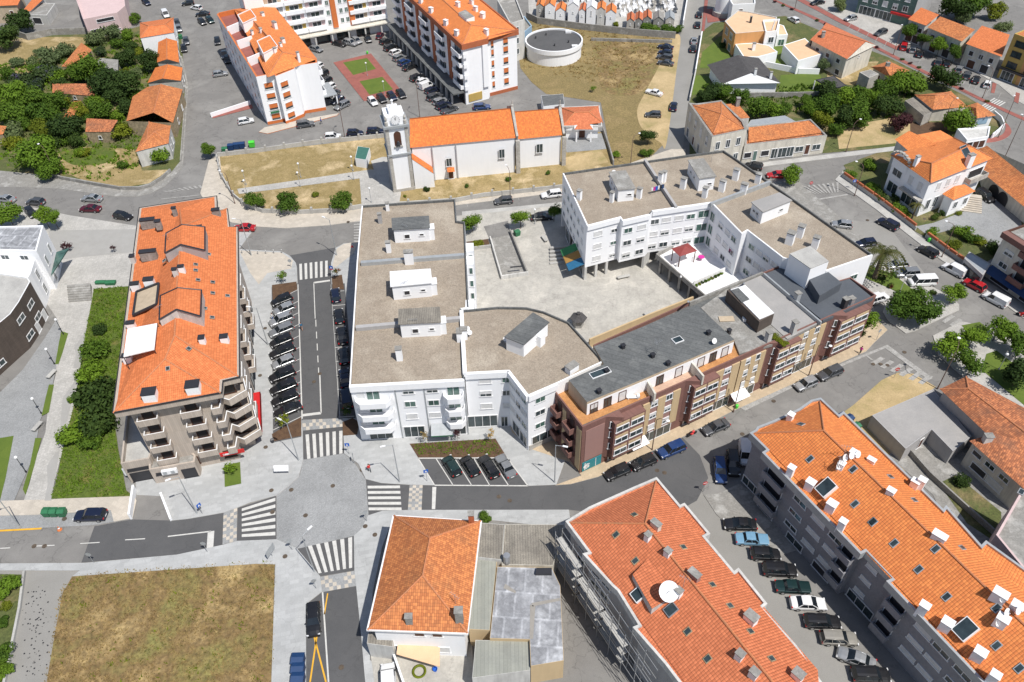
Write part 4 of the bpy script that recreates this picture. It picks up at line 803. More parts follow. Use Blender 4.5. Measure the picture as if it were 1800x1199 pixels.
# ------------------------------------------------------------------ brown terrace block along the eastern street
ZB = 10.6
b = Bd('apartment_building', 'long maroon tiled terrace block with sandy strips and dark roof, beside the sloping eastern street', [(1024, 751), (1541, 519), (1495, 487), (1450, 500), (1372, 466), (1340, 479), (1277, 504), (1205, 533), (1043, 606), (1062, 638), (979, 676), (976, 690)], ZB, 'maroon', 'fibro', par=.7, pw=.22)
mb = MB(); mb.fan([tuple(g2(p, ZB - .66)) for p in ((979, 692), (1024, 747), (1150, 692), (1262, 645), (1305, 622), (1295, 596), (1220, 624), (1136, 660), (1034, 704), (1000, 668), (980, 682))], ZB - .66); mb.build('terrace_floor', M['terra'], b.root)
b.ang = ANG(25); A0, B0 = b.P[0], b.P[1]; f = Fr(b.root, A0, B0); S_ = lambda u: s_of_u(A0, B0, 9.5, u) * f.L
mb = MB(); f.box(mb, S_(1030), S_(1063), 0, .06, 2.6, 9.4); mb.build('blank_wall', M['mauve'], b.root)
mb = MB(); f.box(mb, S_(1027), S_(1062), 0, .1, .3, 2.3); sg = mb.build('shopfront', M['teal'], b.root)
mb = MB(); f.box(mb, S_(1031), S_(1032.5), .1, .13, .5, 2.1); f.box(mb, S_(1051), S_(1052), .1, .13, .4, 2.2); mb.build('shopfront_frame', M['sheetw'], sg)
mb = MB()
for x, z, r in ((1033, 1.3, .42), (1035.5, 1.7, .2), (1037, 1.1, .3), (1034.5, .9, .22), (1038.5, 1.6, .18)):
    c = f.P(S_(x), .14, z); mb.poly([(c[0] + f.e.x * r * math.cos(t * .7854), c[1] + f.e.y * r * math.cos(t * .7854), c[2] + r * math.sin(t * .7854)) for t in range(8)])
mb.build('shop_emblem', M['sheetw'], sg)
for u0 in (1065, 1205, 1352, 1460):                       # projecting dark wedge with small windows
    t = S_(u0); mb = MB(); Q = [f.P(t - .1, 0), f.P(t + 1.9, 1.3), f.P(t + 2.2, 1.3), f.P(t + 2.2, 0)]; mb.prism([(q[0], q[1]) for q in Q], 1.6, ZB + .02, 0); mb.build('oriel_wall', M['maroon'], b.root)
    F2 = Fr(b.root, Q[0][:2], Q[1][:2]); F2.row([.5], [3.6, 6.2, 8.8][:2] + [8.3], 1.0, 1.3, 'obo')
def block_w(u0, u1, w3='ohs'):
    t0, t1 = S_(u0), S_(u1); mb = MB(); f.box(mb, t0, t1, 0, 1.3, 1.8, ZB - .75); o = mb.build('bay', M['maroon'], b.root)
    for k, zz in enumerate((2.6, 5.2, 7.8)):
        for t in (.26, .74):
            tt = t0 + (t1 - t0) * t; w = (t1 - t0) * .42; mb = MB(); f.box(mb, tt - w / 2, tt + w / 2, 1.3, 1.34, zz + 1.25, zz + 1.75); mb.build('sandy_band', M['yband'], b.root); f.win(tt, zz, w, 1.15, 'o', d=1.32)
    f.win((t0 + t1) / 2, .15, (t1 - t0) * .9, 1.6, 's', name='shop_window')
for u0, u1 in ((1072, 1126), (1211, 1256), (1358, 1399), (1467, 1520)): block_w(u0, u1)
def strips(u0, u1, n, light):
    t0, t1 = S_(u0), S_(u1); w = (t1 - t0) / (2 * n + 1)
    for k in range(n + 1): mb = MB(); f.box(mb, t0 + 2 * k * w, t0 + (2 * k + 1) * w * 1.0, 0, .2, 2.4, 9.5); mb.build('sandy_strip', M['yband'], b.root)
    for k in range(n):
        tt = t0 + (2 * k + 1.5) * w
        mb = MB(); f.box(mb, tt - w / 2, tt + w / 2, 0, .08, 2.4, 9.5); mb.build('infill_panel', M['tan' if light else 'mauve'], b.root)
        for q, zz in enumerate((3.0, 5.6, 8.2)): f.win(tt, zz, w * .85, 1.2, 'chhoc'[(q + k) % 5], d=.1)
    f.win((t0 + t1) / 2, .1, (t1 - t0) * .8, 2.2, 's', name='shop_window')
strips(1130, 1196, 2, False); strips(1258, 1300, 1, False); strips(1302, 1346, 2, True); strips(1402, 1452, 2, True)
f2 = Fr(b.root, b.P[-1], b.P[0])                          # short side facing the junction
for t0, t1 in ((.06, .3), (.5, .78)):
    for zz in (2.6, 5.2, 7.8): f2.balc(f2.L * t0, f2.L * t1, zz, 1.1, 'maroon', .9, 'd', wm='framb')
for t0, t1 in ((.31, .44), (.82, .98)): mb = MB(); f2.box(mb, f2.L * t0, f2.L * t1, 0, .1, .6, 9.6); mb.build('sandy_strip', M['yband'], b.root)
q = MB(); q.poly([f.P(S_(1110), .1, 2.4), f.P(S_(1140), .1, 2.4), f.P(S_(1140), 1.6, 1.9), f.P(S_(1110), 1.6, 1.9)]); q.build('awning', M['sheetw'], b.root)
q = MB(); q.poly([f.P(S_(1295), .1, 2.6), f.P(S_(1322), .1, 2.6), f.P(S_(1322), 1.7, 2.0), f.P(S_(1295), 1.7, 2.0)]); q.build('awning', M['sheetw'], b.root)
# upper storey behind the terraces, three roof levels
for px, z1, wl, rf, nm in (([(1032, 707), (1136, 664), (1220, 628), (1291, 597), (1225, 536), (1044, 609), (1062, 640), (1000, 668)], 12.7, 'cream', 'fibro', 'upper_storey'),
                           ([(1232, 541), (1291, 600), (1300, 622), (1384, 598), (1362, 577), (1278, 508)], 10.35, 'conc', 'conc', 'patched_roof'), ([(1384, 596), (1445, 565), (1343, 482), (1284, 507)], 10.45, 'conc', 'memb2', 'pale_roof'),
                           ([(1447, 564), (1535, 524), (1493, 490), (1450, 500), (1374, 470), (1345, 481)], 10.5, 'memb', 'memb', 'dark_roof')):
    mb = MB(); P = [tuple(g2(p, z1)) for p in px]; mb.prism(P, ZB - .72, z1, 0, 1); o = mb.build(nm, [M[wl if nm != 'upper_storey' else 'tan'], M[rf]], b.root)
    if nm == 'upper_storey':
        for i, (ts, n) in enumerate((([.12, .35, .6], 0), ([.3, .7], 1), ([.2, .5, .8], 2))):
            ff = Fr(b.root, P[i], P[i + 1]); mb2 = MB(); ff.box(mb2, 0.05, ff.L, 0, .03, ZB - .7, z1 - .5); mb2.build('white_wall', M['white'], o); ff.row(ts, [ZB - .6], 1.3, 1.9, 'hoc'[i:] + 'o', 'framb')
        b.roofs = MB(); b.roofs.fan(P, z1); b.roof = o
for u, v in ((1053, 691), (1066, 655), (1095, 612), (1147, 628), (1174, 642), (1245, 588), (1281, 585)): b.chim(u, v, .5, .5, .5, 'dark', 'dark')
for u, v, w in ((1055, 656, 3.0), (1191, 598, 1.4)): b.sky(u, v, w, 1.0, 'sheetw', .15)
b.dish(1254, 605, .45); aerial(b.roof, g(1150, 625, 12.7), 3); aerial(b.roof, g(1155, 620, 12.7), 2.4)
for a_, c_ in (((1136, 664), (1152, 692)), ((1213, 632), (1237, 661))): rwall(b, a_, c_, ZB - .7, ZB + 1.2, .3, 'cream', 'terrace_wall')
mb = MB(); mb.prism([tuple(g2(p, ZB - .66)) for p in ((1152, 693), (1236, 660), (1214, 637), (1138, 668))], ZB - .72, ZB - .64); mb.build('pink_terrace_floor', M['terrp'], b.root)
rwall(b, (1343, 480), (1444, 566), ZB - .2, ZB + .5, .3, 'lightg'); rwall(b, (1212, 531), (1341, 478), ZB - .8, ZB + .2, .3, 'conc')
mb = MB(); pbox(mb, [(1335, 566), (1361, 551), (1310, 506), (1278, 510)], ZB - .2, ZB + 2.1, 0); o = mb.build('rooftop_shed', M['brownclad'], b.root); mb = MB(); pbox(mb, [(1335, 561), (1361, 550), (1310, 501), (1284, 509)], ZB + 2.1, ZB + 2.25); mb.build('shed_roof', M['sheetw'], o); mb = MB(); pbox(mb, [(1304, 532), (1318, 526), (1298, 506), (1285, 510)], ZB + 2.25, ZB + 2.3); mb.build('solar_panel', M['fibro'], o)
mb = MB(); pbox(mb, [(1441, 520), (1480, 497), (1456, 478), (1422, 490)], ZB - .1, ZB + 1.7, 0, 1); mb.build('dark_stairhead', [M['memb'], M['memb']], b.root)
b.roofs = MB(); b.roofs.fan([tuple(g2(p, 10.5)) for p in ((1232, 541), (1300, 625), (1535, 524), (1450, 480), (1345, 481))], 10.5); b.roof = o
for u, v, h, m in ((1393, 585, 2.2, 'white2'), (1482, 541, 1.8, 'dark'), (1399, 530, 1.7, 'lightg'), (1349, 598, 1.6, 'white2'), (1495, 533, 1.0, 'steel')): b.chim(u, v, .8, .8, h, m)
mb = MB(); mb.tube(g(1210, 530, 4), g(1210, 530, 13), .18, n=8); mb.tube(g(1308, 498, 10), g(1308, 498, 13.6), .15, n=8, mi=0); mb.build('flue_pipe', M['steel'], b.root)
# courtyard wall
def wallrun(name, pts, h, th, mat, label=None, cat='wall', z0=0.0, cap=None, base=None, **kw):
    P = [g2(p, z0) for p in pts]; mb = MB()
    for a_, c_ in zip(P, P[1:]):
        F_ = Fr.__new__(Fr); F_.A = a_; F_.B = c_; F_.L = (c_ - a_).length
        if F_.L < .05: continue
        F_.e = (c_ - a_).normalized(); F_.n = Vector((F_.e.y, -F_.e.x)); F_.box(mb, -th * .4, F_.L + th * .4, -th / 2, th / 2, z0 - .2, z0 + h + random.uniform(-.004, .004), 0)
    return mb.build(name, M[mat], None, (P[0].x, P[0].y, z0), label=label, cat=cat, **kw)
wallrun('courtyard_wall', [(1036, 612), (1140, 568), (1215, 538)], 2.2, .3, 'yband', 'sandy yellow wall between the pale courtyard and the dark roofed terrace block', z0=0)
# ------------------------------------------------------------------ two long blocks with orange roofs, lower right
def longblock(label, outl, ze, rg, zr, wall, tile, eave):
    b = Bd('apartment_building', label, outl, ze, wall, flat=False, over=.55); P = b.P; b.band(P, ze - 1.0, ze + .25, 'lightg' if wall == 'greyclad' else 'white2', out=.02, inn=.3, name='cornice')
    E0, E1, E3, R0 = g(*eave[0], ze + .05), g(*eave[1], ze + .05), g(*eave[3], ze + .05), g(*rg[0], zr); D = E1 - E0; V = [(*q, 0) for q in (E0, E1, E3 + D, E3, R0, R0 + D)]
    n = len(eave); b.tiles(V, [(0, n, n + 1, 1)] if False else [(0, 1, n + 1, n), (2, 3, n, n + 1), (3, 0, n)], tile, [(0, n), (3, n), (n, n + 1)]); I = inset(P, .3); mb = MB(); mb.fan([tuple(p) for p in I], ze - .05); mb.build('eaves_tiles', M[tile], b.root)
    return b
b5 = longblock('grey tiled apartment block with bright orange roof and many white chimneys, lower right', [(1317.5, 763), (1347, 792), (1339, 797), (1512, 976), (1522, 971), (1568, 1018), (1557, 1023), (1725, 1200), (1960, 1450), (2200, 1290), (1732, 952), (1724, 960), (1662, 890), (1657, 897), (1482, 725), (1474, 731), (1442, 701), (1425, 705), (1404, 720), (1359, 741), (1331, 752), (1328, 757)], 10.5,
               [(1448, 757), (2040, 1322)], 14.6, 'greyclad', 'tile_b', [(1324, 762), (1950, 1425), (2190, 1285), (1441, 706)])
b5.ang = ANG(-45)
f = Fr(b5.root, b5.W[2], b5.W[3])
for zz in (2.0, 4.8, 7.6):
    f.win(f.L * .42, zz + .3, 2.2, .9, 'o'); f.win(f.L * .62, zz + .3, 2.2, .9, 'c'); f.win(f.L * .80, zz + .3, 2.2, .9, 'c' if zz < 7 else 'o')
    f.balc(f.L * .04, f.L * .26, zz - .2, .9, 'greyclad', 1.0, 'd', dw=.9); f.balc(f.L * .86, f.L * .995, zz - .2, .9, 'greyclad', 1.0, 'd', dw=.8)
f.row([.15, .5, .8], [.1], 3.0, 1.4, 'dod')
f = Fr(b5.root, b5.W[4], b5.W[5]); f.row([.35], [2.3, 5.1, 7.9], 1.6, .8, 'ccc'); f.row([.5], [.1], 4.2, 1.7, 's', name='shop_window')
f = Fr(b5.root, b5.W[6], b5.W[7])
for zz in (2.0, 4.8, 7.6): f.balc(f.L * .03, f.L * .22, zz - .2, .9, 'greyclad', 1.0, 'd', dw=.9); f.win(f.L * .42, zz + .3, 2.2, .9, 'c'); f.win(f.L * .62, zz + .3, 2.2, .9, 'c' if zz < 7 else 'o'); f.win(f.L * .85, zz + .3, 2.2, .9, 'o')
f = Fr(b5.root, b5.W[0], b5.W[1]); f.row([.55], [.2], 3.6, 1.6, 's', name='shop_window')
f = Fr(b5.root, b5.W[-3], b5.W[-2]); f.row([.5], [2, 4.8, 7.6], 1.4, 1.1, 'oco')
for u, v, w, d, h in ((1387, 836, 1.1, 1.0, 1.9), (1422, 857, 1.4, 1.2, 1.3), (1459, 895, 1.5, 1.3, 1.3), (1476, 931, 1.1, 1.0, 2.0), (1388, 738, 1.0, 1.0, 1.2), (1498, 802, 1.1, 1.0, .9), (1477, 822, 1.0, .9, .9), (1530, 813, 1.3, .8, .6), (1564, 868, 1.2, .9, .7), (1605, 856, 1.3, 1, 1.3), (1615, 857, 1.2, 1, 1.8), (1648, 948, 2.0, 1.1, .9), (1617, 1078, 1.3, 1.1, 2.0), (1660, 1103, 1.5, 1.3, 1.3), (1753, 1052, 1.9, 1.3, 1.2), (1782, 1073, 1.5, 1.2, 1.2), (1757, 1096, 1.5, 1.3, 1.2), (1717, 1155, 1.5, 1.3, 1.3), (1740, 1198, 1.2, 1.1, 1.8)): b5.chim(u, v, w * .75, d * .78, h * .85, 'white', 'sheetw')
for u, v in ((1408, 746), (1424, 807), (1500, 825), (1565, 838), (1607, 879), (1503, 886), (1534, 917), (1572, 955), (1534, 917), (1535, 918), (1615, 1001), (1645, 965), (1691, 963), (1664, 1049), (1795, 865), (1752, 1069), (1792, 1175), (1752, 1135)): 
    b5.sky(u, v, .5, .85, 'lightg', .1)
for u, v in ((1454, 859), (1698, 1107)): b5.sky(u, v, 1.5, 2.1, 'sheetw', .8, 'roof_lantern')
for u, v in ((1482, 812), (1471, 826), (1493, 808), (1504, 806), (1474, 823), (1755, 1058), (1763, 1083), (1783, 1080), (1748, 1100)): b5.dish(u, v, .5, 'sheetw', .9)
aerial(b5.roof, b5.on(1470, 830)[0], 2.6); aerial(b5.roof, b5.on(1480, 806)[0], 2.6)
b6 = longblock('apartment block with red orange roof, large satellite dish and scaffolding on its west side', [(994, 918), (1034, 972), (1024, 975), (1075, 1031), (1085, 1040), (1122, 1100), (1112, 1104), (1168, 1168), (1260, 1290), (1540, 1340), (1399, 1136), (1339, 1070), (1348, 1063), (1297.7, 1000), (1290, 1006), (1239, 945), (1248, 940), (1203, 886), (1195, 889.5), (1154, 840.5), (1111, 859), (1035, 893)], 9.8,
               [(1134, 921), (1371, 1212)], 13.6, 'greyw', 'tile_r', [(1000, 919), (1265, 1285), (1530, 1335), (1153, 846)])
b6.ang = ANG(-50); f = Fr(b6.root, b6.W[2], b6.W[3]); f.row([.3, .7], [1.5, 4.4, 7.2], 1.6, 1.2, 'odo'); f = Fr(b6.root, b6.W[0], b6.W[1]); f.row([.5], [1.5, 4.4, 7.2], 1.6, 1.2, 'ood')
for i in (14, 16): f = Fr(b6.root, b6.W[i - 1], b6.W[i]); f.row([.5], [2, 4.8], 1.4, 1.1, 'oc')
for u, v, w, d, h, m in ((1152, 928, 1.5, .8, 1.1, 'cream'), (1138, 948, .8, .8, 1.1, 'white'), (1173, 975, .9, .8, .9, 'white'), (1219, 1016, 1.7, .9, 1.1, 'mauve'), (1192, 1047, .9, .8, 1.2, 'white'), (1318, 1092, 1.7, 1.2, 1.3, 'white'), (1299, 1156, 1.0, .9, 1.0, 'white'), (1324, 1188, 1.1, .9, 1.0, 'white'), (1400, 1192, 1.4, 1.1, 1.2, 'white')): b6.chim(u, v, w * .8, d * .85, h * .85, m)
for u, v in ((1115, 905), (1083, 940), (1117, 986), (1201, 962), (1252, 1028), (1283, 1065), (1319, 1110), (1356, 1158), (1209, 1110), (1244, 1158)): b6.sky(u, v, .5, .7, 'stonew', .1)
b6.sky(1180, 1072, 1.0, 1.3, 'steel', .25); b6.sky(1124, 1045, 1.2, 1.5, 'sheetw', .4, 'roof_lantern')
p, n_ = b6.on(1172, 1052); mb = MB(); q = p + Vector((0, 0, 1.6)); mb.tube(p, q, .1, n=6); d = Vector((.15, -.55, .8)).normalized(); a = d.orthogonal().normalized(); c = d.cross(a)
for k in range(4):
    r0, r1 = 1.2 * k / 4, 1.2 * (k + 1) / 4
    for i in range(20):
        t, s = i * .31416, (i + 1) * .31416; pt = lambda r, t: q + (a * math.cos(t) + c * math.sin(t)) * r + d * (r * r * .2)
        mb.poly([pt(r0, t), pt(r1, t), pt(r1, s), pt(r0, s)] if k else [q, pt(r1, t), pt(r1, s)])
mb.tube(q, q + d * 1.3, .05, n=5); mb.build('large_satellite_dish', M['sheetw'], b6.roof)
P = [g(1112, 1010, 11.9), g(1143, 977, 12.5), g(1192, 1042, 12.5), g(1146, 1070, 11.9)]; mb = MB(); mb.slope(P); o = mb.build('raised_roof', M['tile_r'], b6.root); mb = MB()
for i in range(4): j = (i + 1) % 4; mb.poly([P[i] - Vector((0, 0, .05)), P[j] - Vector((0, 0, .05)), P[j] - Vector((0, 0, 1.6)), P[i] - Vector((0, 0, 1.6))])
mb.build('raised_wall', M['white2'], o); aerial(b6.roof, b6.on(1200, 1035)[0], 2.5)
# scaffolding on the west side
sc = thing('scaffolding', tuple(g(1010, 1000)), 'tall scaffolding with plank decks against the west side of the red roofed block', 'scaffolding')
E1, E2 = Vector((*b6.W[0], 0)), Vector((*b6.W[7], 0)); d = (E2 - E1); LL = d.length; d.normalize(); n_ = Vector((-d.y, d.x, 0)); n_ = -n_ if n_.x > 0 else n_; n_ = Vector((d.y, -d.x, 0)) if Vector((d.y, -d.x, 0)).x < 0 else n_
for k in range(int(LL / 2.6) + 1):
    for off in (1.3, 2.3): mb = MB(); p = E1 + d * (k * 2.6) + n_ * off; mb.tube(p, p + Vector((0, 0, 9.6)), .05, n=5); mb.build('standard', M['steel'], sc)
for z in (2, 4, 6, 8):
    for off in (1.3, 2.3): mb = MB(); mb.tube(E1 + n_ * off + Vector((0, 0, z + 1)), E2 + n_ * off + Vector((0, 0, z + 1)), .04, n=4); mb.build('ledger', M['steel'], sc)
    for k in range(int(LL / 5.2)):
        if random.random() < .85:
            mb = MB(); T = lambda x, y, zz: tuple(E1 + d * (k * 5.2 + x) + n_ * (1.8 + y) + Vector((0, 0, zz))); mb.box(.1, 5.0, -.42, .42, z, z + .06, 0, T); mb.box(.1, 5.0, .42, .45, z, z + .2, 0, T); mb.build('plank_deck', M['conc_l'], sc)
# ------------------------------------------------------------------ old hip roofed house and sheds, bottom centre
b = Bd('house', 'old house with mottled hipped clay roof at the corner below the new junction', [(692, 907), (646.6, 1106), (821, 1113), (845, 917)], 7.2, 'white', cat='house', flat=False, over=.5)
b.hip([(646.6, 1107), (822, 1113), (845, 916), (692.5, 906.5)], 7.2, (743, 1017), (754, 952), 9.6, 'tile_o') if False else None
b.tiles([(646.6, 1107, 7.2), (822, 1113, 7.2), (845, 916, 7.2), (692.5, 906.5, 7.2), (743, 1012, 10.8), (756, 946, 10.8)], [(0, 1, 4), (1, 2, 5, 4), (2, 3, 5), (3, 0, 4, 5)], 'tile_w', [(0, 4), (1, 4), (4, 5), (2, 5), (3, 5)])
b.band(b.P, 6.95, 7.22, 'sheetw', 'gutter', out=.15, inn=.1); b.chim(720, 1093, .8, .6, 1.2, 'conc'); b.chim(808, 1090, .9, .8, 2.2, 'conc'); b.chim(829, 918, .7, .7, 1.8, 'brickr'); aerial(b.roof, b.on(801, 1062)[0], 2.2)
f = Fr(b.root, b.W[0], b.W[1]) if b.W[0].y < b.W[2].y else Fr(b.root, b.W[1], b.W[2])
f = Fr(b.root, min(b.W, key=lambda p: p.x + p.y * .5), min(b.W, key=lambda p: -p.x + p.y * 2)); f.row([.5, .7], [5.0], 1.3, .9, 'bb'); f.row([.25, .75], [1.0], 1.4, 1.4, 'oc')
def shed(name, label, px, z, wall, roof, **k): return Bd(name, label, px, z, wall, roof, 'shed', par=.02, pw=.04, **k)
shed('lean_to', 'mossy tiled lean-to porch at the street corner of the old hipped house', [(648, 1107), (693, 1110), (690, 1137), (645, 1131)][::-1], 3.6, 'white2', 'corrug')
for lb, px, z, wl, rf in (('dark corrugated shed roof directly east of the old hipped house', [(839, 979), (882, 984), (887, 922), (845, 919)], 5.0, 'white2', 'corrug'), ('wide grey corrugated shed roof along the pavement, beside the scaffolding', [(882, 992), (972, 994), (992, 922), (888, 922)], 4.6, 'cream', 'corrug'),
                      ('long narrow green grey metal shed between the old house and the patched flat roof', [(824, 1106), (861, 1108), (874, 981), (840, 978)], 4.4, 'yband', 'sheet'), ('wide green grey metal roofed shed at the bottom edge, below the patched roof', [(830, 1192), (932, 1178), (932, 1127), (836, 1125)], 4.0, 'white2', 'sheet'),
                      ('flat roofed workshop with grey patched waterproofing, between the metal shed and the scaffolding', [(861, 1122), (931, 1124), (933, 1171), (991, 1161), (985, 1030), (970, 998), (874, 996)], 4.6, 'yband', 'patched')):
    w = shed('shed', lb, px, z, wl, rf)
    if rf == 'patched':
        mb = MB()
        for q in (((931, 1123), (937, 1123), (941, 1066), (932, 1062)), ((936, 1066), (984, 1056), (984, 1051), (934, 1060)), ((885, 1034), (906, 1043), (907, 1039), (888, 1026))): mb.fan([tuple(g2(p, 4.61)) for p in q], 4.605)
        mb.build('patch', M['patch'], w.root); p = g(891, 988, 4.6); mb = MB(); mb.tube(p, p + Vector((0, 0, 1.6)), .45, n=12); mb.build('flue', M['steel'], w.root); mb = MB(); pbox(mb, [(941, 1008), (970, 1008), (970, 998), (943, 998)], 4.6, 5.1); mb.build('water_tank', M['dark'], w.root)
A('yard', [(650, 1140), (700, 1130), (830, 1130), (835, 1250), (700, 1300), (665, 1250)], 'patio', .14)
wallrun('yard_wall', [(692, 1152), (712, 1210), (720, 1260)], 1.6, .25, 'white', 'white yard wall beside the parked white van, below the old hipped house')
mb = MB(); pbox(mb, [(697, 1150), (773, 1172), (773, 1138), (700, 1124)], 2.4, 2.5); o = mb.build('canopy', M['peach'], None, tuple(g(735, 1150)), label='beige corrugated lean-to canopy behind the old hipped house', cat='canopy')
# ------------------------------------------------------------------ right: flat grey garage and brown roofed house
b = Bd('garage_building', 'low pale flat roofed garage building beside the sandy plot, next to the brown tiled house', [(1533, 730), (1592, 789), (1638, 755), (1675, 793), (1708, 767), (1640, 684)], 3.0, 'greyw', 'memb2', 'garage', par=.06, pw=.15); b.fr(1).row([.7], [.1], 1.0, 2.1, 'b', name='door')
b = Bd('house', 'old grey house with weathered brown hipped roof beside the flat garage', [(1655, 684), (1742, 766), (1856, 856), (1892, 772), (1697, 664)], 5.4, 'greyw', cat='house', flat=False, over=.3)
b.tiles([(1652, 684, 5.4), (1740, 768, 5.4), (1860, 860, 5.4), (1900, 770, 5.4), (1698, 662, 5.4), (1702, 683, 7.0), (1815, 770, 7.0)], [(0, 1, 2, 6, 5), (4, 0, 5), (3, 4, 5, 6), (2, 3, 6)], 'tile_o', [(0, 5), (5, 6), (4, 5)])
b = Bd('house', 'rendered house wing with brown tiled roof and picture windows above the garden', [(1705, 775), (1797, 857), (1880, 900), (1900, 800), (1760, 758)], 5.2, 'cream', cat='house', flat=False, over=.3)
b.tiles([(1704, 775, 5.3), (1800, 860, 5.3), (1880, 905, 5.3), (1900, 800, 6.6), (1745, 762, 6.5)], [(0, 1, 2, 3, 4)], 'tile_o'); f = Fr(b.root, b.W[0], b.W[1]); f.row([.16, .42, .7], [3.4], 1.6, .9, 'doo'); f.row([.3, .62], [1.0], 2.6, 1.3, 'dc'); b.chim(1732, 778, 1.1, .8, 1.4, 'white2')
b = Bd('apartment_building', 'pink rendered building with shuttered windows at the lower right edge', [(1751, 940), (1800, 1000), (1900, 1100), (1980, 960), (1797, 860)], 8.2, 'pink', 'conc', 'building'); f = Fr(b.root, b.P[0], b.P[1]); f.row([.3, .75], [5.6, 2.8], 1.6, 1.1, 'c')
wallrun('garden_wall', [(1592, 792), (1632, 838), (1700, 900), (1790, 980)], 1.1, .25, 'conc', 'rough concrete garden wall running beside the bright orange roofed block')
# ------------------------------------------------------------------ church
def sqw(px4, z): return [g2(p, z) for p in px4]
p0, p1 = g2((692.5, 339)), g2((729.5, 333)); e = (p1 - p0).normalized(); n_ = Vector((-e.y, e.x)); Lc = (p1 - p0).length
b = thing('church', (p0.x, p0.y, 0), 'white church with square bell tower, clock and long orange roof', 'church'); 
def cb(mb, x0, x1, y0, y1, z0, z1, mi=0): mb.box(x0, x1, y0, y1, z0, z1, mi, T=lambda x, y, z: ((p0 + e * x + n_ * y).x, (p0 + e * x + n_ * y).y, z))
def cP(x, y, z): q = p0 + e * x + n_ * y; return Vector((q.x, q.y, z))
ZT = 15.4; mb = MB(); cb(mb, .12, Lc - .12, .12, 5, 0, ZT); mb.build('tower_wall', M['white'], b)
for x in (0, Lc - .7):
    for y in (0, 4.4): mb = MB(); cb(mb, x, x + .7, y, y + .7, 0, ZT); mb.build('corner_pilaster', M['stone'], b)
mb = MB(); cb(mb, -.2, Lc + .2, -.2, 5.3, 8.9, 9.3); mb.build('string_course', M['lightg'], b); mb = MB(); cb(mb, -.35, Lc + .35, -.35, 5.45, ZT, ZT + .5); mb.build('cornice', M['lightg'], b); mb = MB(); cb(mb, -.1, Lc + .1, -.1, 5.2, 0, .7); mb.build('plinth', M['stone'], b)
mb = MB(); cb(mb, .3, Lc - .3, .3, 4.8, ZT + .5, ZT + 2.4); cb(mb, 1.3, Lc - 1.3, 1.2, 3.9, ZT + 2.4, ZT + 3.4); mb.build('tower_crown', M['white'], b)
mb = MB(); mb.lathe([(.8, 0), (.7, .4), (.3, .7), (.18, .9), (.18, 1.3), (.3, 1.6), (0, 1.9)], tuple(cP(Lc / 2, 2.5, ZT + 3.3)), 12); mb.build('cupola', M['white'], b)
for x in (.4, Lc - .4):
    for y in (.3, 4.8): mb = MB(); mb.lathe([(.35, 0), (.35, .8), (.15, 1.0), (.3, 1.5), (.12, 2.0), (0, 2.4)], tuple(cP(x, y, ZT + .5)), 8); mb.build('pinnacle', M['stone'], b)
ck = MB(); c = cP(Lc / 2, -.05, ZT + 1.7); ex = Vector((e.x, e.y, 0)); ck.poly([c + ex * 1.05 * math.cos(t * .3927) + Vector((0, 0, 1.05 * math.sin(t * .3927))) for t in range(16)]); ck.poly([c + ex * 1.05 * math.cos(t * .3927) + Vector((n_.x * .4, n_.y * .4, 1.05 * math.sin(t * .3927))) for t in range(16)]); cko = ck.build('clock', M['sheetw'], b)
ck = MB()
for t in range(12):
    a_ = t * .5236; q = c + ex * .85 * math.cos(a_) + Vector((-n_.x * .03, -n_.y * .03, .85 * math.sin(a_))); ck.tube(q - ex * .07 * math.cos(a_) - Vector((0, 0, .07 * math.sin(a_))), q + ex * .07 * math.cos(a_) + Vector((0, 0, .07 * math.sin(a_))), .04, n=4)
for a_, l in ((1.45, .7), (1.75, .5)): ck.tube(c - Vector((n_.x, n_.y, 0)) * .05, c - Vector((n_.x, n_.y, 0)) * .05 + ex * l * math.cos(a_) + Vector((0, 0, l * math.sin(a_))), .045, n=4)
ck.build('clock_hands', M['dark'], cko)
def arch(parent, F0, t, z, w, h, mat='dark', d=.03, nm='arched_opening'):
    mb = MB(); pts = [F0(t - w / 2, z), F0(t + w / 2, z)] + [F0(t + w / 2 * math.cos(k * .3927), z + h - w / 2 + w / 2 * math.sin(k * .3927)) for k in range(9)]; mb.poly(pts); return mb.build(nm, M[mat], parent)
op = arch(b, lambda x, z: cP(x, .08, z), Lc / 2, 11.2, 1.5, 3.3, 'framb', nm='belfry_opening'); mb = MB(); mb.lathe([(.5, 0), (.42, .3), (.25, .8), (0, 1)], tuple(cP(Lc / 2, -.2, 11.5)), 10); mb.build('bell', M['dark'], op); mb = MB(); cb(mb, Lc / 2 - .95, Lc / 2 + .95, -.15, .12, 10.9, 11.15); mb.build('sill', M['stone'], op)
F9 = lambda y, z: cP(.05, y, z)
def gp(u, v, z): q = g2((u, v), z); return q
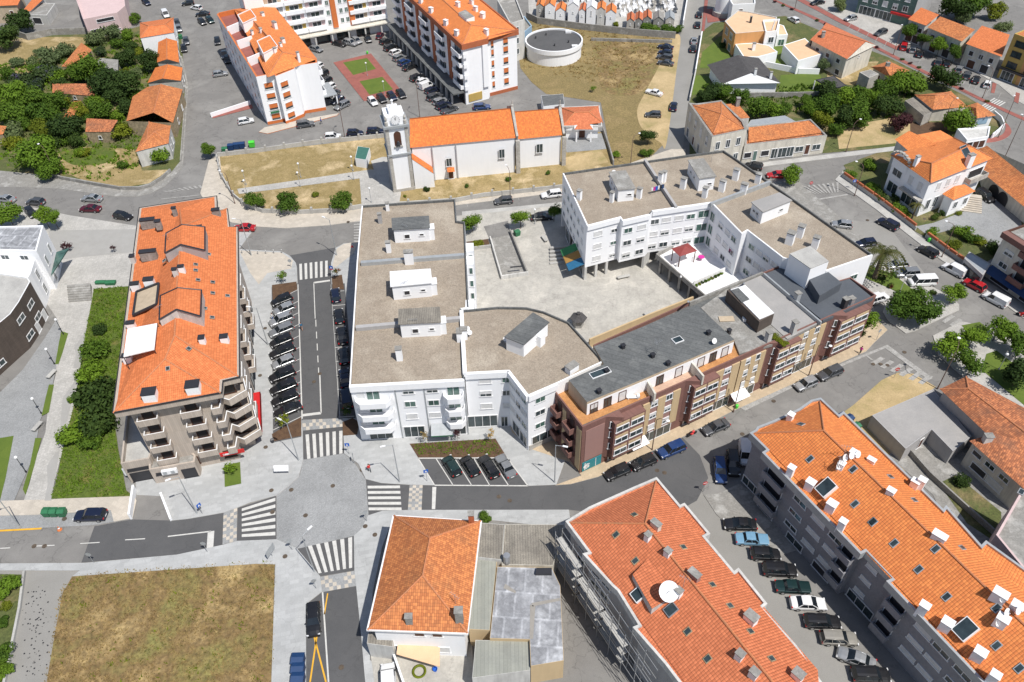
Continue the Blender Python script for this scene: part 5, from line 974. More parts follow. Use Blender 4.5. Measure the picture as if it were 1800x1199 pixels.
# nave and chancel from their eaves and ridges
def gable(parent, S0, S1, N1, N0, ze, zr, wall, tile, zb=0.0, eav=.3, nm='wall', rn='roof', both=True):
    mb = MB(); P = [V2(x) for x in (S0, S1, N1, N0)]; I = inset(P, eav); I = [tuple(p) for p in I]; mb.prism(I, zb, ze - .05, 0, top=False)
    a_, c_ = (V2(S0) + V2(N0)) / 2, (V2(S1) + V2(N1)) / 2
    ia, ic = (V2(I[0]) + V2(I[3])) / 2, (V2(I[1]) + V2(I[2])) / 2
    mb.poly([(*I[3], ze - .05), (*I[0], ze - .05), (ia.x, ia.y, zr - .1)]); mb.poly([(*I[1], ze - .05), (*I[2], ze - .05), (ic.x, ic.y, zr - .1)]); w = mb.build(nm, M[wall], parent)
    r = MB(); r.slope([(*P[0], ze), (*P[1], ze), (c_.x, c_.y, zr), (a_.x, a_.y, zr)]); r.slope([(*P[2], ze), (*P[3], ze), (a_.x, a_.y, zr), (c_.x, c_.y, zr)]); o = r.build(rn, M[tile], parent)
    r2 = MB(); r2.tube((a_.x, a_.y, zr), (c_.x, c_.y, zr), .14, n=6); r2.build('ridge_tiles', M[tile], o); return w, o, P, r
ze, zr = 8.8, 12.2
s0, s1 = gp(721, 260, ze), gp(907, 242.5, ze); r0, r1 = gp(720, 209, zr), gp(898, 191, zr); n1 = s1 + (r1 - s1) * 2; n0 = s0 + (r0 - s0) * 2
gable(b, s0, s1, n1, n0, ze, zr, 'white', 'tile_c', nm='nave_wall', rn='nave_roof')
fN = Fr(b, s0, s1); fN.row([.35], [3.4], 1.3, 2.0, 'o'); fN.row([.86], [4.2], 1.3, 2.2, 'o'); fN.win(fN.L * .36, .2, 1.2, 2.2, 'b', name='door'); 
mb = MB(); mb.slope([fN.P(fN.L * .325, .05, 3.1), fN.P(fN.L * .395, .05, 3.1), fN.P(fN.L * .395, 1.2, 2.6), fN.P(fN.L * .325, 1.2, 2.6)]); mb.build('porch_roof', M['tile_c'], b)
for t in (.2, .365): mb = MB(); fN.box(mb, fN.L * t + (1.4 if t > .3 else 0), fN.L * t + .12 + (1.4 if t > .3 else 0), -.1, .15, 0, 8.7); mb.build('downpipe', M['greyw'], b)
Q = [fN.P(.1, 2.6, 0), fN.P(fN.L * .19, 2.6, 0), fN.P(fN.L * .19, -.2, 0), fN.P(.1, -.2, 0)]; mb = MB(); z_ = (6.6, 3.4)
mb.poly([Q[0], Q[1], (Q[1][0], Q[1][1], 3.4), (Q[0][0], Q[0][1], 7.4)]); mb.poly([Q[1], Q[2], (Q[2][0], Q[2][1], 3.4), (Q[1][0], Q[1][1], 3.4)]); mb.build('side_chapel_wall', M['white'], b)
mb = MB(); mb.slope([(Q[0][0], Q[0][1], 7.5), (Q[1][0], Q[1][1], 3.5), (Q[2][0], Q[2][1], 3.5), (Q[3][0], Q[3][1], 7.5)]); mb.build('side_chapel_roof', M['tile_c'], b)
s2, s3 = gp(911, 245, 7.6), gp(989, 237.5, 7.6); r2_, r3 = gp(905, 197, 10.8), gp(982, 191, 10.8)
gable(b, s2, s3, s3 + (r3 - s3) * 2, s2 + (r2_ - s2) * 2, 7.6, 10.8, 'white', 'tile_c', nm='chancel_wall', rn='chancel_roof'); fC = Fr(b, s2, s3); fC.row([.48], [3.8], 1.5, 2.2, 'o')
for fa, q in ((fN, 1.0), (fC, 1.0)):
    X = fa.P(fa.L + .25, 0, 0); mb = MB(); fa.box(mb, fa.L - .1, fa.L + .8, -.2, .45, 0, ze - .6 if fa is fN else 7.2); mb.build('stone_pilaster', M['stone'], b)
for (a_, c_, zz) in ((s1, r1, (ze, zr)), (s3, r3, (7.6, 10.8))):
    mb = MB(); n2 = a_ + (c_ - a_) * 2
    for P_, Q_ in ((a_, c_), (n2, c_)): mb.tube((P_.x + .3, P_.y, zz[0] + .25), (Q_.x + .3, Q_.y, zz[1] + .45), .35, n=4)
    mb.build('gable_coping', M['stone'], b); mb = MB(); mb.lathe([(.3, 0), (.35, .4), (.12, .6), (.1, 1.5), (0, 1.6)], (c_.x + .3, c_.y, zz[1] + .5), 6); mb.build('finial', M['stone'], b)
A('path', [(652, 283), (672, 276), (690, 276), (700, 330), (688, 345), (668, 330)], 'conc_l', .13)
b = Bd('mortuary_chapel', 'small white annex with red hipped roof and white columns, east of the church', [(990, 222), (1058, 222), (1053, 186), (986, 189)], 3.6, 'white', cat='chapel', flat=False, over=.8)
b.hip([(988, 222), (1060, 216), (1052, 186), (986, 189)], 3.6, (1010, 198), (1035, 197), 5.2, 'tile_r'); b.band(b.P, 3.4, 3.7, 'white2', out=.1)
f = Fr(b.root, b.W[0], b.W[1]); f.row([.5], [.1], 1.6, 2.2, 'b', name='door')
for t in (.3, .75): mb = MB(); f.box(mb, f.L * t, f.L * t + .35, 1.6, 1.95, 0, 3.4); mb.build('column', M['white'], b.root)
mb = MB(); f.box(mb, f.L * .25, f.L * .82, 0, 2.2, 3.3, 3.6); mb.slope([f.P(f.L * .24, 2.3, 3.6), f.P(f.L * .83, 2.3, 3.6), f.P(f.L * .6, -1, 4.7), f.P(f.L * .5, -1, 4.7)], 1); mb.build('porch', [M['white'], M['tile_r']], b.root)
shed('shed', 'small white shed with dark grey roof behind the church annex', [(955, 187), (992, 183), (990, 165), (951, 168)], 2.8, 'white', 'fibro')
o = Bd('kiosk', 'small white kiosk with green sloping roof on the sandy churchyard', [(624, 278), (643, 281), (650, 260), (629, 257)], 2.3, 'white', 'copper', 'kiosk', par=.0, pw=.05)
# round tank
b = thing('water_tank', tuple(g(973.7, 93)), 'large round white water tank with flat grey roof in the dry field', 'water tank'); c = g(973.7, 70, 4.4); rr = (g(1024.5, 70, 4.4) - c).length; b.location = (c.x, c.y, 0); W[b.name] = Vector((c.x, c.y, 0))
mb = MB(); mb.lathe([(rr - .35, 0), (rr - .35, 3.4)], (c.x, c.y, 0), 64); mb.build('wall', M['white'], b); mb = MB(); mb.lathe([(rr - .35, 3.3), (rr, 3.3), (rr, 4.5), (rr - .35, 4.5), (rr - .35, 4.0)], (c.x, c.y, 0), 64); mb.build('rim', M['white'], b)
mb = MB(); mb.lathe([(rr - .35, 4.05), (0.01, 4.15)], (c.x, c.y, 0), 64); mb.build('roof', M['asph_new'], b)
for x, y in ((-5, 2), (-2, 4), (4, -1.5), (0, -3.5)): mb = MB(); mb.lathe([(.15, 4.1), (.15, 4.7), (.3, 4.7), (0, 4.9)], (c.x + x, c.y + y, 0), 8); mb.build('vent', M['dark'], b)
for a_ in (.9, 5.6): mb = MB(); mb.box(-.8, .8, -.5, .5, 4.0, 4.6, 0, T=lambda x, y, z: (c.x + (rr - 1) * math.cos(a_) + x, c.y + (rr - 1) * math.sin(a_) + y, z)); mb.build('hatch', M['sheetw'], b)
# ------------------------------------------------------------------ white and orange apartment blocks, top
b = Bd('apartment_building', 'white apartment block with orange panels and terraces cut into its orange roof, upper left', [(381, 25), (450, 135), (482, 129), (484, 134), (517, 121), (519, 116), (557.5, 110), (557, 103), (480, 8), (412, 16), (385, 22)], 12.6, 'white', 'redpath', flat=True, par=1.2, pw=.4, parm='orangep')
z = 12.6; b.tiles([(470, 136, z), (557, 104, z), (480, 9, z), (412, 17, z), (497, 92, 15), (432, 22, 14.6)], [(0, 1, 4), (1, 2, 5, 4), (2, 3, 5), (3, 0, 4, 5)], 'tile_b', [(0, 4), (1, 4), (4, 5)])
b.ang = ANG(-50)
for px in ([(418, 27), (440, 17), (450, 31), (427, 42)], [(452, 73), (474, 63), (488, 82), (463, 95)]):
    mb = MB(); P = [g(*q, 15.2) for q in px]; mb.slope([P[0], P[3], P[2], P[1]]); o = mb.build('raised_roof', M['tile_b'], b.root); r = MB()
    for i in range(4): r.tube(P[i] + Vector((0, 0, .1)), P[(i + 1) % 4] + Vector((0, 0, .1)), .14, n=4)
    r.build('white_coping', M['sheetw'], o); r = MB()
    for i in range(4): j = (i + 1) % 4; r.poly([P[i], P[j], P[j] - Vector((0, 0, 2.4)), P[i] - Vector((0, 0, 2.4))])
    r.build('raised_wall', M['white'], o)
for u, v, w, d, h in ((462, 28, .9, .8, .8), (484, 50, 1.5, .8, 1.6), (444, 61, .7, .6, 1), (459, 56, .7, .6, .8), (498, 75, 1, .8, 1), (494, 82, .6, .6, .8), (484, 92, .8, .7, 1), (526, 108, .6, .6, 2.2)): b.chim(u, v, w, d, h)
for a_, c_ in (((398, 48), (424, 37)), ((416, 72), (442, 63)), ((434, 102), (462, 90))): rwall(b, a_, c_, 11.4, 13.6, .3)
f = Fr(b.root, b.P[1], b.P[2]); fl = [.4, 3.1, 5.8, 8.5]
for zz in fl: f.win(f.L * .55, zz + .5, 2.2, 1.7, 'r')
f = Fr(b.root, b.P[3], b.P[4])
for zz in fl: f.win(f.L * .35, zz + .5, 2.2, 1.7, 'r')
f = Fr(b.root, b.P[0], b.P[1])
for k in range(8):
    for zz in fl: f.win(f.L * (k + .5) / 8, zz + .4, 1.4, 1.5, 'roro'[(k) % 4]); 
f = Fr(b.root, b.P[6], b.P[8])
for k in range(5):
    for zz in (3.6, 6.3, 9.0): f.balc(f.L * (.03 + .19 * k), f.L * (.15 + .19 * k), zz, 1.2, 'white', 1, 'd')
mb = MB(); f.box(mb, .2, 8, 0, 3.6, 3.2, 3.45); o = mb.build('canopy', M['lightg'], b.root)
for t in (.4, 3.8, 7.6): mb = MB(); f.box(mb, t, t + .3, 3.2, 3.5, 0, 3.2); mb.build('column', M['white'], b.root)
mb = MB()
for i in (1, 2, 3, 4, 5): ff = Fr(b.root, b.P[i], b.P[i + 1]); ff.box(mb, 0, ff.L, 0, .06, 0, .8)
mb.build('orange_plinth', M['orangep'], b.root)
ff = Fr(b.root, b.P[1], b.P[2]); mb = MB(); ff.box(mb, ff.L * .3, ff.L * .8, .3, .5, 2.9, 3.35); mb.build('green_sign', M['greenc'], b.root)
b = Bd('apartment_building', 'tall white apartment block with rust red panels and pillared arcade, top centre', [(812, 81), (857, 70), (859, 66), (911, 54), (802, -35), (687, -35)], 15.6, 'white', flat=False, over=.3)
b.tiles([(812, 81, 15.6), (857, 70, 15.6), (911, 54, 15.6), (802, -35, 15.6), (687, -35, 15.6), (828, 44, 18), (745, -30, 18)], [(0, 1, 2, 5), (2, 3, 6, 5), (3, 4, 6), (4, 0, 5, 6)], 'tile_b', [(0, 5), (2, 5), (5, 6)])
b.band(b.P, 14.6, 15.9, 'brickr', out=.1, inn=.3); b.ang = ANG(-45)
for u, v in ((740, 5), (758, 22), (784, 44), (803, 62), (855, 60), (836, 20), (849, 30), (829, 8), (805, 12), (848, 32)): b.chim(u, v, 1.1, .8, 1.1, 'white', 'sheetw')
P = [g2(p, 18.6) for p in ((806, 22), (820, 34), (834, 29), (818, 17))]; mb = MB(); mb.prism([tuple(p) for p in P], 15.5, 18.6, 0, 1); mb.build('stair_head', [M['white'], M['conc']], b.root)
f = Fr(b.root, b.W[5], b.W[0]); n = 9; cols_ = ['white', 'tan', 'pink', 'ochre']
for k in range(n):
    t = f.L * (1 - (k + .55) / n)
    if k % 2 == 1: mb = MB(); f.box(mb, t - .9, t + .9, 0, .35, 3.6, 14.6); mb.build('rust_panel', M['brickr'], b.root)
    else:
        for zz in (4.2, 7.1, 10.0, 12.6 if False else 12.4):
            f.balc(t - 2.6, t + 2.6, zz, 1.0, 'white', .9, 'd' if (k + int(zz)) % 3 else 'o', dw=.85)
mb = MB(); f.box(mb, 0, f.L, 0, 3.4, 3.3, 3.6); mb.build('arcade_roof', M['fibro'], b.root)
for k in range(14): mb = MB(); t = f.L * (k + .3) / 14; f.box(mb, t, t + .45, 2.7, 3.15, 0, 3.3); mb.build('arcade_pillar', M['white2'], b.root)
f.row([(.5 + k) / 10 for k in range(10)], [.2], 3.6, 2.6, 's', 'framb', name='shop_window')
f = Fr(b.root, b.W[2], b.W[3]); Lf = f.L
for t, st in ((.08, 'r'), (.6, 'r')):
    for zz in (2.0, 4.8, 7.6, 10.4, 12.9 if False else 12.6): f.win(Lf * t + .5 * (t < .2), zz, 1.5 if t > .5 else .9, 1.9, st)
mb = MB(); f.box(mb, 0, Lf, 0, .12, 0, .9); mb.build('brick_plinth', M['brickr'], b.root); f = Fr(b.root, b.W[0], b.W[1]); Lf = f.L
mb = MB(); f.box(mb, Lf * .78, Lf, -.1, .5, 3.6, 14.6); mb.build('window_shaft', M['white'], b.root)
for zz in (4.2, 7.1, 10.0, 12.6): f.balc(-.2, Lf * .12, zz, .5, 'white', .9, None)
mb = MB(); f.box(mb, Lf * .12, Lf * .7, 0, .2, .6, 2.6); mb.build('yellow_panel', M['ochre'], b.root)
# block closing the car park to the north
P0, P1 = g2((524, 84)), g2((684, 54)); e_ = (P1 - P0).normalized(); q_ = Vector((-e_.y, e_.x)); P0 = P0 - e_ * 12; Wd = [P0, P1, P1 + q_ * 14, P0 + q_ * 14]
b = Bd('apartment_building', 'white apartment block with orange stripes and loggias north of the small car park', None, 17.5, 'white', 'tile_b', world=Wd, par=.3)
f = Fr(b.root, Wd[0], Wd[1])
for zz in (4.3, 7.1, 9.9, 12.7):
    for k, t in enumerate((.19, .33, .47, .79, .93)):
        tt = f.L * t; mb = MB(); f.box(mb, tt - 2.4, tt + 2.4, 0, .06, zz + .9, zz + 2.3); mb.build('loggia', M[('ochre', 'pink', 'tan', 'pink', 'greyw')[(k + int(zz)) % 5]], b.root); f.win(tt, zz + .9, 2.6, 1.3, 'o', d=.08); mb = MB(); f.box(mb, tt - 2.7, tt + 2.7, 0, .8, zz - .2, zz + .8); mb.build('loggia_parapet', M['white'], b.root)
    f.row([.565, .66, .70], [zz + .6], 1.0, 1.4, 'g')
for t in (.605, .735): mb = MB(); f.box(mb, f.L * t - .75, f.L * t + .75, 0, .4, 3.9, 17); mb.build('orange_stripe', M['orangep'], b.root)
mb = MB(); f.box(mb, 0, f.L, 0, 2.6, 3.2, 3.5); mb.build('arcade_roof', M['cream'], b.root)
for k in range(8): mb = MB(); t = f.L * (k + .4) / 8; f.box(mb, t, t + .4, 2.0, 2.4, 0, 3.2); mb.build('arcade_pillar', M['white2'], b.root)
f.row([.2, .35, .5, .65, .8], [.2], 4, 2.5, 's', 'framb', name='shop_window')
# small blue and white building behind the tank
b = Bd('house', 'narrow white building with pale blue side wall behind the round tank', [(900, 38), (915, 62), (935, 45), (922, 28)], 4.5, 'bluew', 'conc', 'house'); b = Bd('stair_tower_building', 'tall white building with dark glazed panel at the top edge beside the tank', [(874, 0), (897, 42), (922, 34), (905, -10)], 11, 'white2', 'conc', 'building'); b.fr(0).row([.5], [2, 5, 8], 3, 1.6, 'd'); b.fr(1).row([.5], [2, 5, 8], .8, 1.6, 'o')
# ------------------------------------------------------------------ cemetery
def mini(name, label, A_, B_, dep, h, zr, wall, tile, cat, group=None, door=None):
    A_, B_ = V2(A_), V2(B_); e = (B_ - A_).normalized(); n_ = Vector((-e.y, e.x)); C_ = B_ + n_ * dep; D_ = A_ + n_ * dep; r = thing(name, ((A_.x + C_.x) / 2, (A_.y + C_.y) / 2, 0), label, cat, group)
    # ridge runs away from the viewer: gable faces A-B
    w, o, P, q = gable(r, B_, C_, D_, A_, h, zr, wall, tile, eav=.12); return r
ms = [(131, 216, 185, 75, 'stone', 'tile_b', 'grey walled with orange roof, leftmost of the row'), (222, 332, 215, 80, 'white', 'tile_b', 'tall white with orange roof, second of the row'), (335, 447, 220, 128, 'white', 'tile_b', 'low white with orange roof, left of the largest'), (463, 577, 235, 80, 'white', 'sheetw', 'largest, white with white roof'),
      (580, 650, 250, 128, 'white', 'tile_r', 'narrow white with red roof'), (655, 763, 258, 112, 'white', 'sheetw', 'white with white roof and tall slit window'), (766, 857, 262, 120, 'white2', 'tile_b', 'pale with orange roof, second from the right'), (861, 972, 270, 152, 'white', 'tile_b', 'white with orange roof, rightmost of the white row'),
      (1080, 1165, 320, 232, 'stone', 'tile_r', 'grey stone with red roof, left of the bushes'), (1167, 1247, 325, 225, 'conc', 'tile_r', 'darker grey with red roof, beside the stone one'), (1252, 1345, 300, 210, 'conc', 'tile_r', 'grey with orange roof behind the bushes'), (1360, 1475, 300, 225, 'conc', 'conc', 'grey concrete with grey roof behind the bushes'), (1490, 1590, 275, 215, 'stone', 'lightg', 'grey stone with steep pale roof near the road')]
for x0, x1, yb, yt, wl, tl, ds in ms:
    A_, B_ = g2((920 + x0 / 6, yb / 6)), g2((920 + x1 / 6, yb / 6 + .5)); h = (yb - yt) / 6 / 5.0 * .95; w = (B_ - A_).length
    r = mini('mausoleum', 'mausoleum, ' + ds, A_, B_, 5.5, h, h + w * .36, wl, tl, 'mausoleum', 'mausoleums of the cemetery')
    f = Fr(r, V2(A_), V2(B_)); f.win(f.L / 2, h * .55, .35 if 'slit' not in ds else .3, .5 if 'slit' not in ds else 1.6, 'd', d=-.12)
gt = thing('grave', (0, 0, 0), cat='grave'); mb = MB(); mb.box(-.45, .45, -1, 1, 0, .45); s1_ = mb.build('slab', M['stone'], gt); mb = MB(); mb.box(-.4, .4, .8, .98, .45, 1.1); mb.box(-.06, .06, .85, .93, 1.1, 1.7); mb.box(-.25, .25, .86, .92, 1.35, 1.45); mb.build('headstone', M['white2'], gt)
gl = ['pale stone grave in the crowded cemetery at the top edge', 'white marble grave in the crowded cemetery at the top edge', 'dark granite grave in the crowded cemetery at the top edge']; gm = ['stone', 'sheetw', 'memb']; protos = []
first = True; ng = 0
for j in range(9):
    for i in range(24):
        u = 1084 + i * 4.6 - (j - 4) * 1.2; v = -22 + j * 6.2 + random.uniform(-.8, .8)
        if v > 20 and u < 1092 or u > 1188 or (v > 22 and 1100 < u) : continue
        if random.random() < .12: continue
        k = random.choice((0, 1, 1, 2)); p = g(u, v, .06)
        r = gt if first else dup(gt, tuple(p), random.uniform(-.06, .06)); 
        if first: gt.location = p; first = False
        r['label'] = gl[k]; r['category'] = 'grave'; r['group'] = ('pale stone', 'white marble', 'dark granite')[k] + ' graves of the cemetery'; r.scale = (random.uniform(.85, 1.15), random.uniform(.8, 1.1), random.uniform(.6, 1.3))
        for c_ in r.children: c_.material_slots[0].link = 'OBJECT'; c_.material_slots[0].material = M[gm[k]]
for j in range(4):
    for i in range(18):
        u = 945 + i * 8 + random.uniform(-2, 2); v = 2 - j * 6
        if random.random() < .15: continue
        k = random.choice((0, 1, 2)); r = dup(gt, tuple(g(u, v, .06))); r['label'] = gl[k]; r['group'] = ('pale stone', 'white marble', 'dark granite')[k] + ' graves of the cemetery'
        for c_ in r.children: c_.material_slots[0].link = 'OBJECT'; c_.material_slots[0].material = M[gm[k]]
wallrun('cemetery_wall', [(926, 33), (945, 42), (1035, 54), (1110, 62), (1186, 68)], 2.0, .35, 'conc', 'long grey concrete wall between the cemetery and the dry field')
wallrun('retaining_wall', [(1040, 72), (1110, 74), (1180, 76)], .9, .4, 'conc', 'low grey retaining wall at the top of the dry field, beside the parked cars')
wallrun('cemetery_wall', [(1200, 48), (1208, 0), (1212, -30)], 2.2, .3, 'white', 'white cemetery side wall along the concrete road')
# ------------------------------------------------------------------ old corner buildings north of the U block
b = Bd('corner_building', 'old cream two storey corner building with parapet and weathered orange roof', [(1210, 180), (1252, 241), (1313, 228), (1308, 214), (1268, 176), (1225, 182)], 8.2, 'cream', 'tile_o', 'old building', par=.3, pw=.5, parm='conc')
b.tiles([(1217, 185, 8.0), (1254, 235, 8.0), (1308, 226, 8.0), (1268, 178, 8.0), (1268, 200, 9.6)], [(0, 1, 4), (1, 2, 4), (2, 3, 4), (3, 0, 4)], 'tile_w', [(0, 4), (1, 4), (2, 4), (3, 4)])
f = b.fr(0); f.row([.14, .38, .6, .84], [4.8], 1.1, 1.9, 'chch', 'tan' if False else 'frame'); f.row([.14, .38, .6, .84], [.6], 1.2, 2.2, 'obob'); f = b.fr(1); f.row([.2, .5, .8], [4.8], 1.1, 1.9, 'ooo'); f.row([.2, .5, .8], [.4], 1.2, 2.4, 'obo')
b = Bd('house', 'low tiled rear wing behind the old cream corner building', [(1296, 209), (1317, 207), (1297, 182), (1275, 183)], 6.5, 'white2', cat='house', flat=False); b.tiles([(1296, 209, 6.5), (1318, 207, 6.5), (1297, 182, 7.2), (1275, 183, 7.2)], [(0, 1, 2, 3)], 'tile_w'); b.chim(1296, 186, .8, .8, 1.8, 'conc')
b = Bd('shop_row', 'long low old shop row with weathered tiled roof and stained parapet', [(1309, 255), (1454, 238), (1425, 209), (1312, 226)], 4.6, 'cream', 'tile_o', 'shop row', par=.4, pw=.4, parm='conc')
b.tiles([(1316, 251, 4.4), (1447, 233, 4.4), (1422, 212, 5.4), (1316, 224, 5.4)], [(0, 1, 2, 3)], 'tile_w'); f = b.fr(0)
for t, w, st in ((.06, 1.8, 'd'), (.15, 1.0, 'l'), (.27, 2.0, 'd'), (.39, 1.8, 's'), (.48, 2.4, 's'), (.58, 1.8, 's'), (.69, 2, 'o'), (.79, 1.2, 'b'), (.9, 2, 'o')): f.win(f.L * t, .3 if st in 'lbs' else 1.2, w, 2.5 if st in 'lbs' else 1.4, st)
shed('lean_to', 'pale blue metal lean-to behind the old shop row', [(1312, 222), (1398, 213), (1380, 203), (1320, 211)], 4.4, 'white2', 'lightg')
# villa
b = Bd('villa', 'grand white villa with bright orange hipped roofs behind a hedge and garden wall', [(1636, 321), (1745, 278), (1675, 243), (1567, 273)], 8.7, 'white', cat='villa', flat=False, over=.5)
b.hip([(1636, 322), (1746, 278), (1676, 242), (1566, 273)], 8.7, (1638, 287), (1704, 256), 11.2, 'tile_b'); b.ang = ANG(20); b.chim(1610, 288, .8, .7, 1.6); b.chim(1701, 291, 1.3, .9, 2.4); rr_ = b.sky(1697, 266, 1.8, 2.4, 'steel', .1, 'solar_panel')
f = Fr(b.root, b.W[0], b.W[1]); f.row([.2, .36, .52], [5.4], 1.1, 1.8, 'ccc'); f.row([.12, .25], [1.2], 1.2, 2.4, 'oo'); f.balc(f.L * .68, f.L, 4.9, 1.4, 'stone', .9, 'd', dw=.8)
f = Fr(b.root, b.W[3], b.W[0]); f.row([.2], [5.0], 2.6, 2.6, 'o'); f.row([.56, .82], [5.2], 1.2, 1.9, 'cc'); f.row([.2], [1.0], 2.8, 2.4, 'o'); f.row([.68], [1.0], 4.2, 2.4, 'o'); mb = MB(); f.box(mb, f.L * .45, f.L, 0, 1.2, 3.8, 4.2); mb.build('string_course', M['stone'], b.root)
mb = MB()
for k in range(9):
    a_ = math.pi * (.08 + .84 * k / 8); mb.box(-.3, .3, -.1, .5, 0, .35, 0, T=lambda x, y, z: f.P(f.L * .2 + 2.6 * math.cos(a_) + x, y, 8.3 + 1.9 * math.sin(a_) + z))
mb.build('curved_gable', M['stone'], b.root); arch(b.root, lambda t, z: f.P(t, .12, z), f.L * .2, 6.5, 4.2, 3.6, 'white', nm='gable_wall')
P_ = [g2(p, 4.4) for p in ((1676, 352), (1715, 336), (1696, 324), (1656, 341))]; mb = MB(); mb.prism([tuple(p) for p in inset(P_, .4)], 0, 4.35, 0, top=False); o = mb.build('porch_wall', M['white'], b.root); r = MB(); X = [Vector((*p, 4.4)) for p in P_] + [g(1678, 327, 6)]
for i in range(4): r.slope([X[i], X[(i + 1) % 4], X[4]])
r.build('porch_roof', M['tile_b'], o); ff = Fr(o, P_[0], P_[1]); ff.row([.3, .75], [1.6], 1.2, 1.6, 'oo', d=-.4)
mb = MB(); p_, q2 = g(1706, 372), g(1700, 345)
for k in range(8): mb.box(-2.2, 2.2, k * .4, 4, 0, .22 * (8 - k) if False else .25 + .25 * k, 0, T=lambda x, y, z: (g(1706, 374).x + x * .9 + y * .25, g(1706, 374).y + y - x * .3, z))
mb.build('garden_steps', M['slab_w'], b.root)
b = Bd('house', 'rear wing of the villa with bright orange gabled roof', [(1600, 268), (1648, 252), (1601, 232), (1574, 245)], 8.2, 'white2', cat='house', flat=False, over=.3); b.tiles([(1573, 245, 8.2), (1600, 268, 8.2), (1648, 253, 9.4), (1598, 230, 9.4)], [(0, 1, 2, 3)], 'tile_b'); Fr(b.root, b.W[3], b.W[0]).row([.5], [5], 1.2, 1.8, 'o')
b = Bd('house', 'low back annex of the villa with orange tiled roof towards the junction', [(1648, 252), (1675, 242), (1653, 229), (1612, 238)], 6.0, 'white2', cat='house', flat=False, over=.3); b.tiles([(1648, 253, 6), (1676, 242, 6), (1653, 229, 7), (1612, 237, 7)], [(0, 1, 2, 3)], 'tile_b')
b = Bd('garage_building', 'long garage wing with brown orange tiled roof and dark arched openings beside the villa', [(1731, 305), (1780, 346), (1870, 420), (1900, 360), (1810, 290), (1735, 257), (1718, 262)], 3.4, 'cream', cat='garage', flat=False, over=.5)
b.tiles([(1728, 304, 3.4), (1780, 347, 3.4), (1870, 422, 3.4), (1880, 372, 5.6), (1735, 256, 5.6), (1718, 263, 4.6)], [(0, 1, 2, 3, 4, 5)], 'tile_w'); f = Fr(b.root, b.W[0], b.W[1])
for t in (.4, .72): arch(b.root, lambda x, z: f.P(x, .06, z), f.L * t, .1, 3.0, 2.6, 'dark')
# apartment block right edge and canopy shop
q0 = g2((1770, 405), 10.5); d_ = (g2((1800, 560)) - g2((1656, 458))).normalized(); n_ = Vector((-d_.y, d_.x)); Wd = [q0, q0 + d_ * 32, q0 + d_ * 32 + n_ * 14, q0 + n_ * 14]
b = Bd('apartment_building', 'pale apartment block with maroon balconies and navy awning at the right edge', None, 10.5, 'cream', 'conc', world=Wd, par=.4, parm='framb'); f = Fr(b.root, Wd[0], Wd[1])
f.row([.07, .3], [3.6, 6.3, 9 - .3], 1.8, 1.1, 'och'); 
for zz in (3.0, 5.7, 8.4): f.balc(f.L * .14, f.L * .24, zz, 1.3, 'maroon', .9, 'd', dw=.7); f.balc(f.L * .4, f.L * .55, zz, 1.3, 'maroon', .9, 'd', dw=.7)
mb = MB(); f.box(mb, 0, f.L, 0, 1.2, 9.4, 10.52); mb.build('fascia', M['maroon'], b.root); q = MB(); q.poly([f.P(.5, .05, 3), f.P(14, .05, 3), f.P(14, 2.2, 2.4), f.P(.5, 2.2, 2.4)]); q.build('awning', M['bluec'], b.root); f.row([.1, .3, .5], [.2], 4.2, 2.0, 'd'); Fr(b.root, Wd[3], Wd[0]).row([.3, .7], [3.6, 6.3], 1.4, 1.1, 'o')
b = Bd('shop', 'small shop with pale metal canopy beside the right hand apartment block', [(1695, 454), (1728, 484), (1742, 464), (1704, 442)], 3.0, 'greyw', 'lightg', 'shop', par=.05); b.fr(0).row([.5], [.2], 4.5, 2.0, 's', 'dark', name='shop_window')
# ------------------------------------------------------------------ modern houses top right
b = Bd('modern_house', 'large orange and white modern house with flat peach roofs', [(1274, 37), (1293, 59), (1358, 53), (1366, 30), (1315, 20), (1297, 18)], 6.3, 'orangew', 'peach', 'house', par=.25, parm='white2'); b.fr(0).row([.3, .7], [3.6, .4], 1.8, 1.8, 'og'); b.chim(1319, 40, .5, .5, 1.6, 'dark')
b = Bd('modern_house', 'low white house front with peach roof and chimney, attached to the orange house', [(1292, 77), (1307, 100), (1333, 100), (1367, 91), (1352, 80), (1327, 75)], 3.3, 'white', 'peach', 'house', par=.1); b.chim(1324, 88, .8, .8, 1.8)
b = Bd('white_annex', 'tall white cube annex at the back of the orange house', [(1341, 35), (1346, 56), (1366, 54), (1371, 33)], 6.6, 'white', 'peach', 'house', par=.6); b.fr(1).row([.6], [3.4, .3], 1.6, 1.6, 'og')
b = Bd('white_annex', 'low peach roofed wing behind the white cube annex', [(1366, 62), (1385, 61), (1378, 45), (1369, 42)], 3.3, 'white', 'peach', 'house', par=.05); b.fr(0).row([.5], [.3], 1.8, 1.8, 'g')
b = Bd('garden_house', 'white garden building with broad peach roof on the lawn', [(1377, 79), (1403, 107), (1445, 95), (1415, 67)], 3.8, 'white', 'peach', 'house', par=.02, z0=0); b.chim(1425, 80, .6, .6, 1.2, 'dark')
b = Bd('house', 'white bungalow with dark grey tiled gable roof', [(1245, 115), (1270, 148), (1372, 145), (1340, 104), (1298, 98)], 3.3, 'white', cat='house', flat=False, over=.6)
b.tiles([(1243, 114, 3.3), (1269, 148, 3.3), (1372, 146, 3.3), (1334, 102, 3.3), (1320, 129, 5.6), (1297, 97, 5.6)], [(0, 1, 4, 5), (2, 3, 5, 4)], 'darkroof'); mb = MB(); mb.poly([b.X[1], b.X[2], b.X[4]]); mb.build('gable_wall', M['white'], b.root); b.chim(1327, 131, .6, .5, 1.4); b.chim(1354, 138, .6, .5, 1.6)
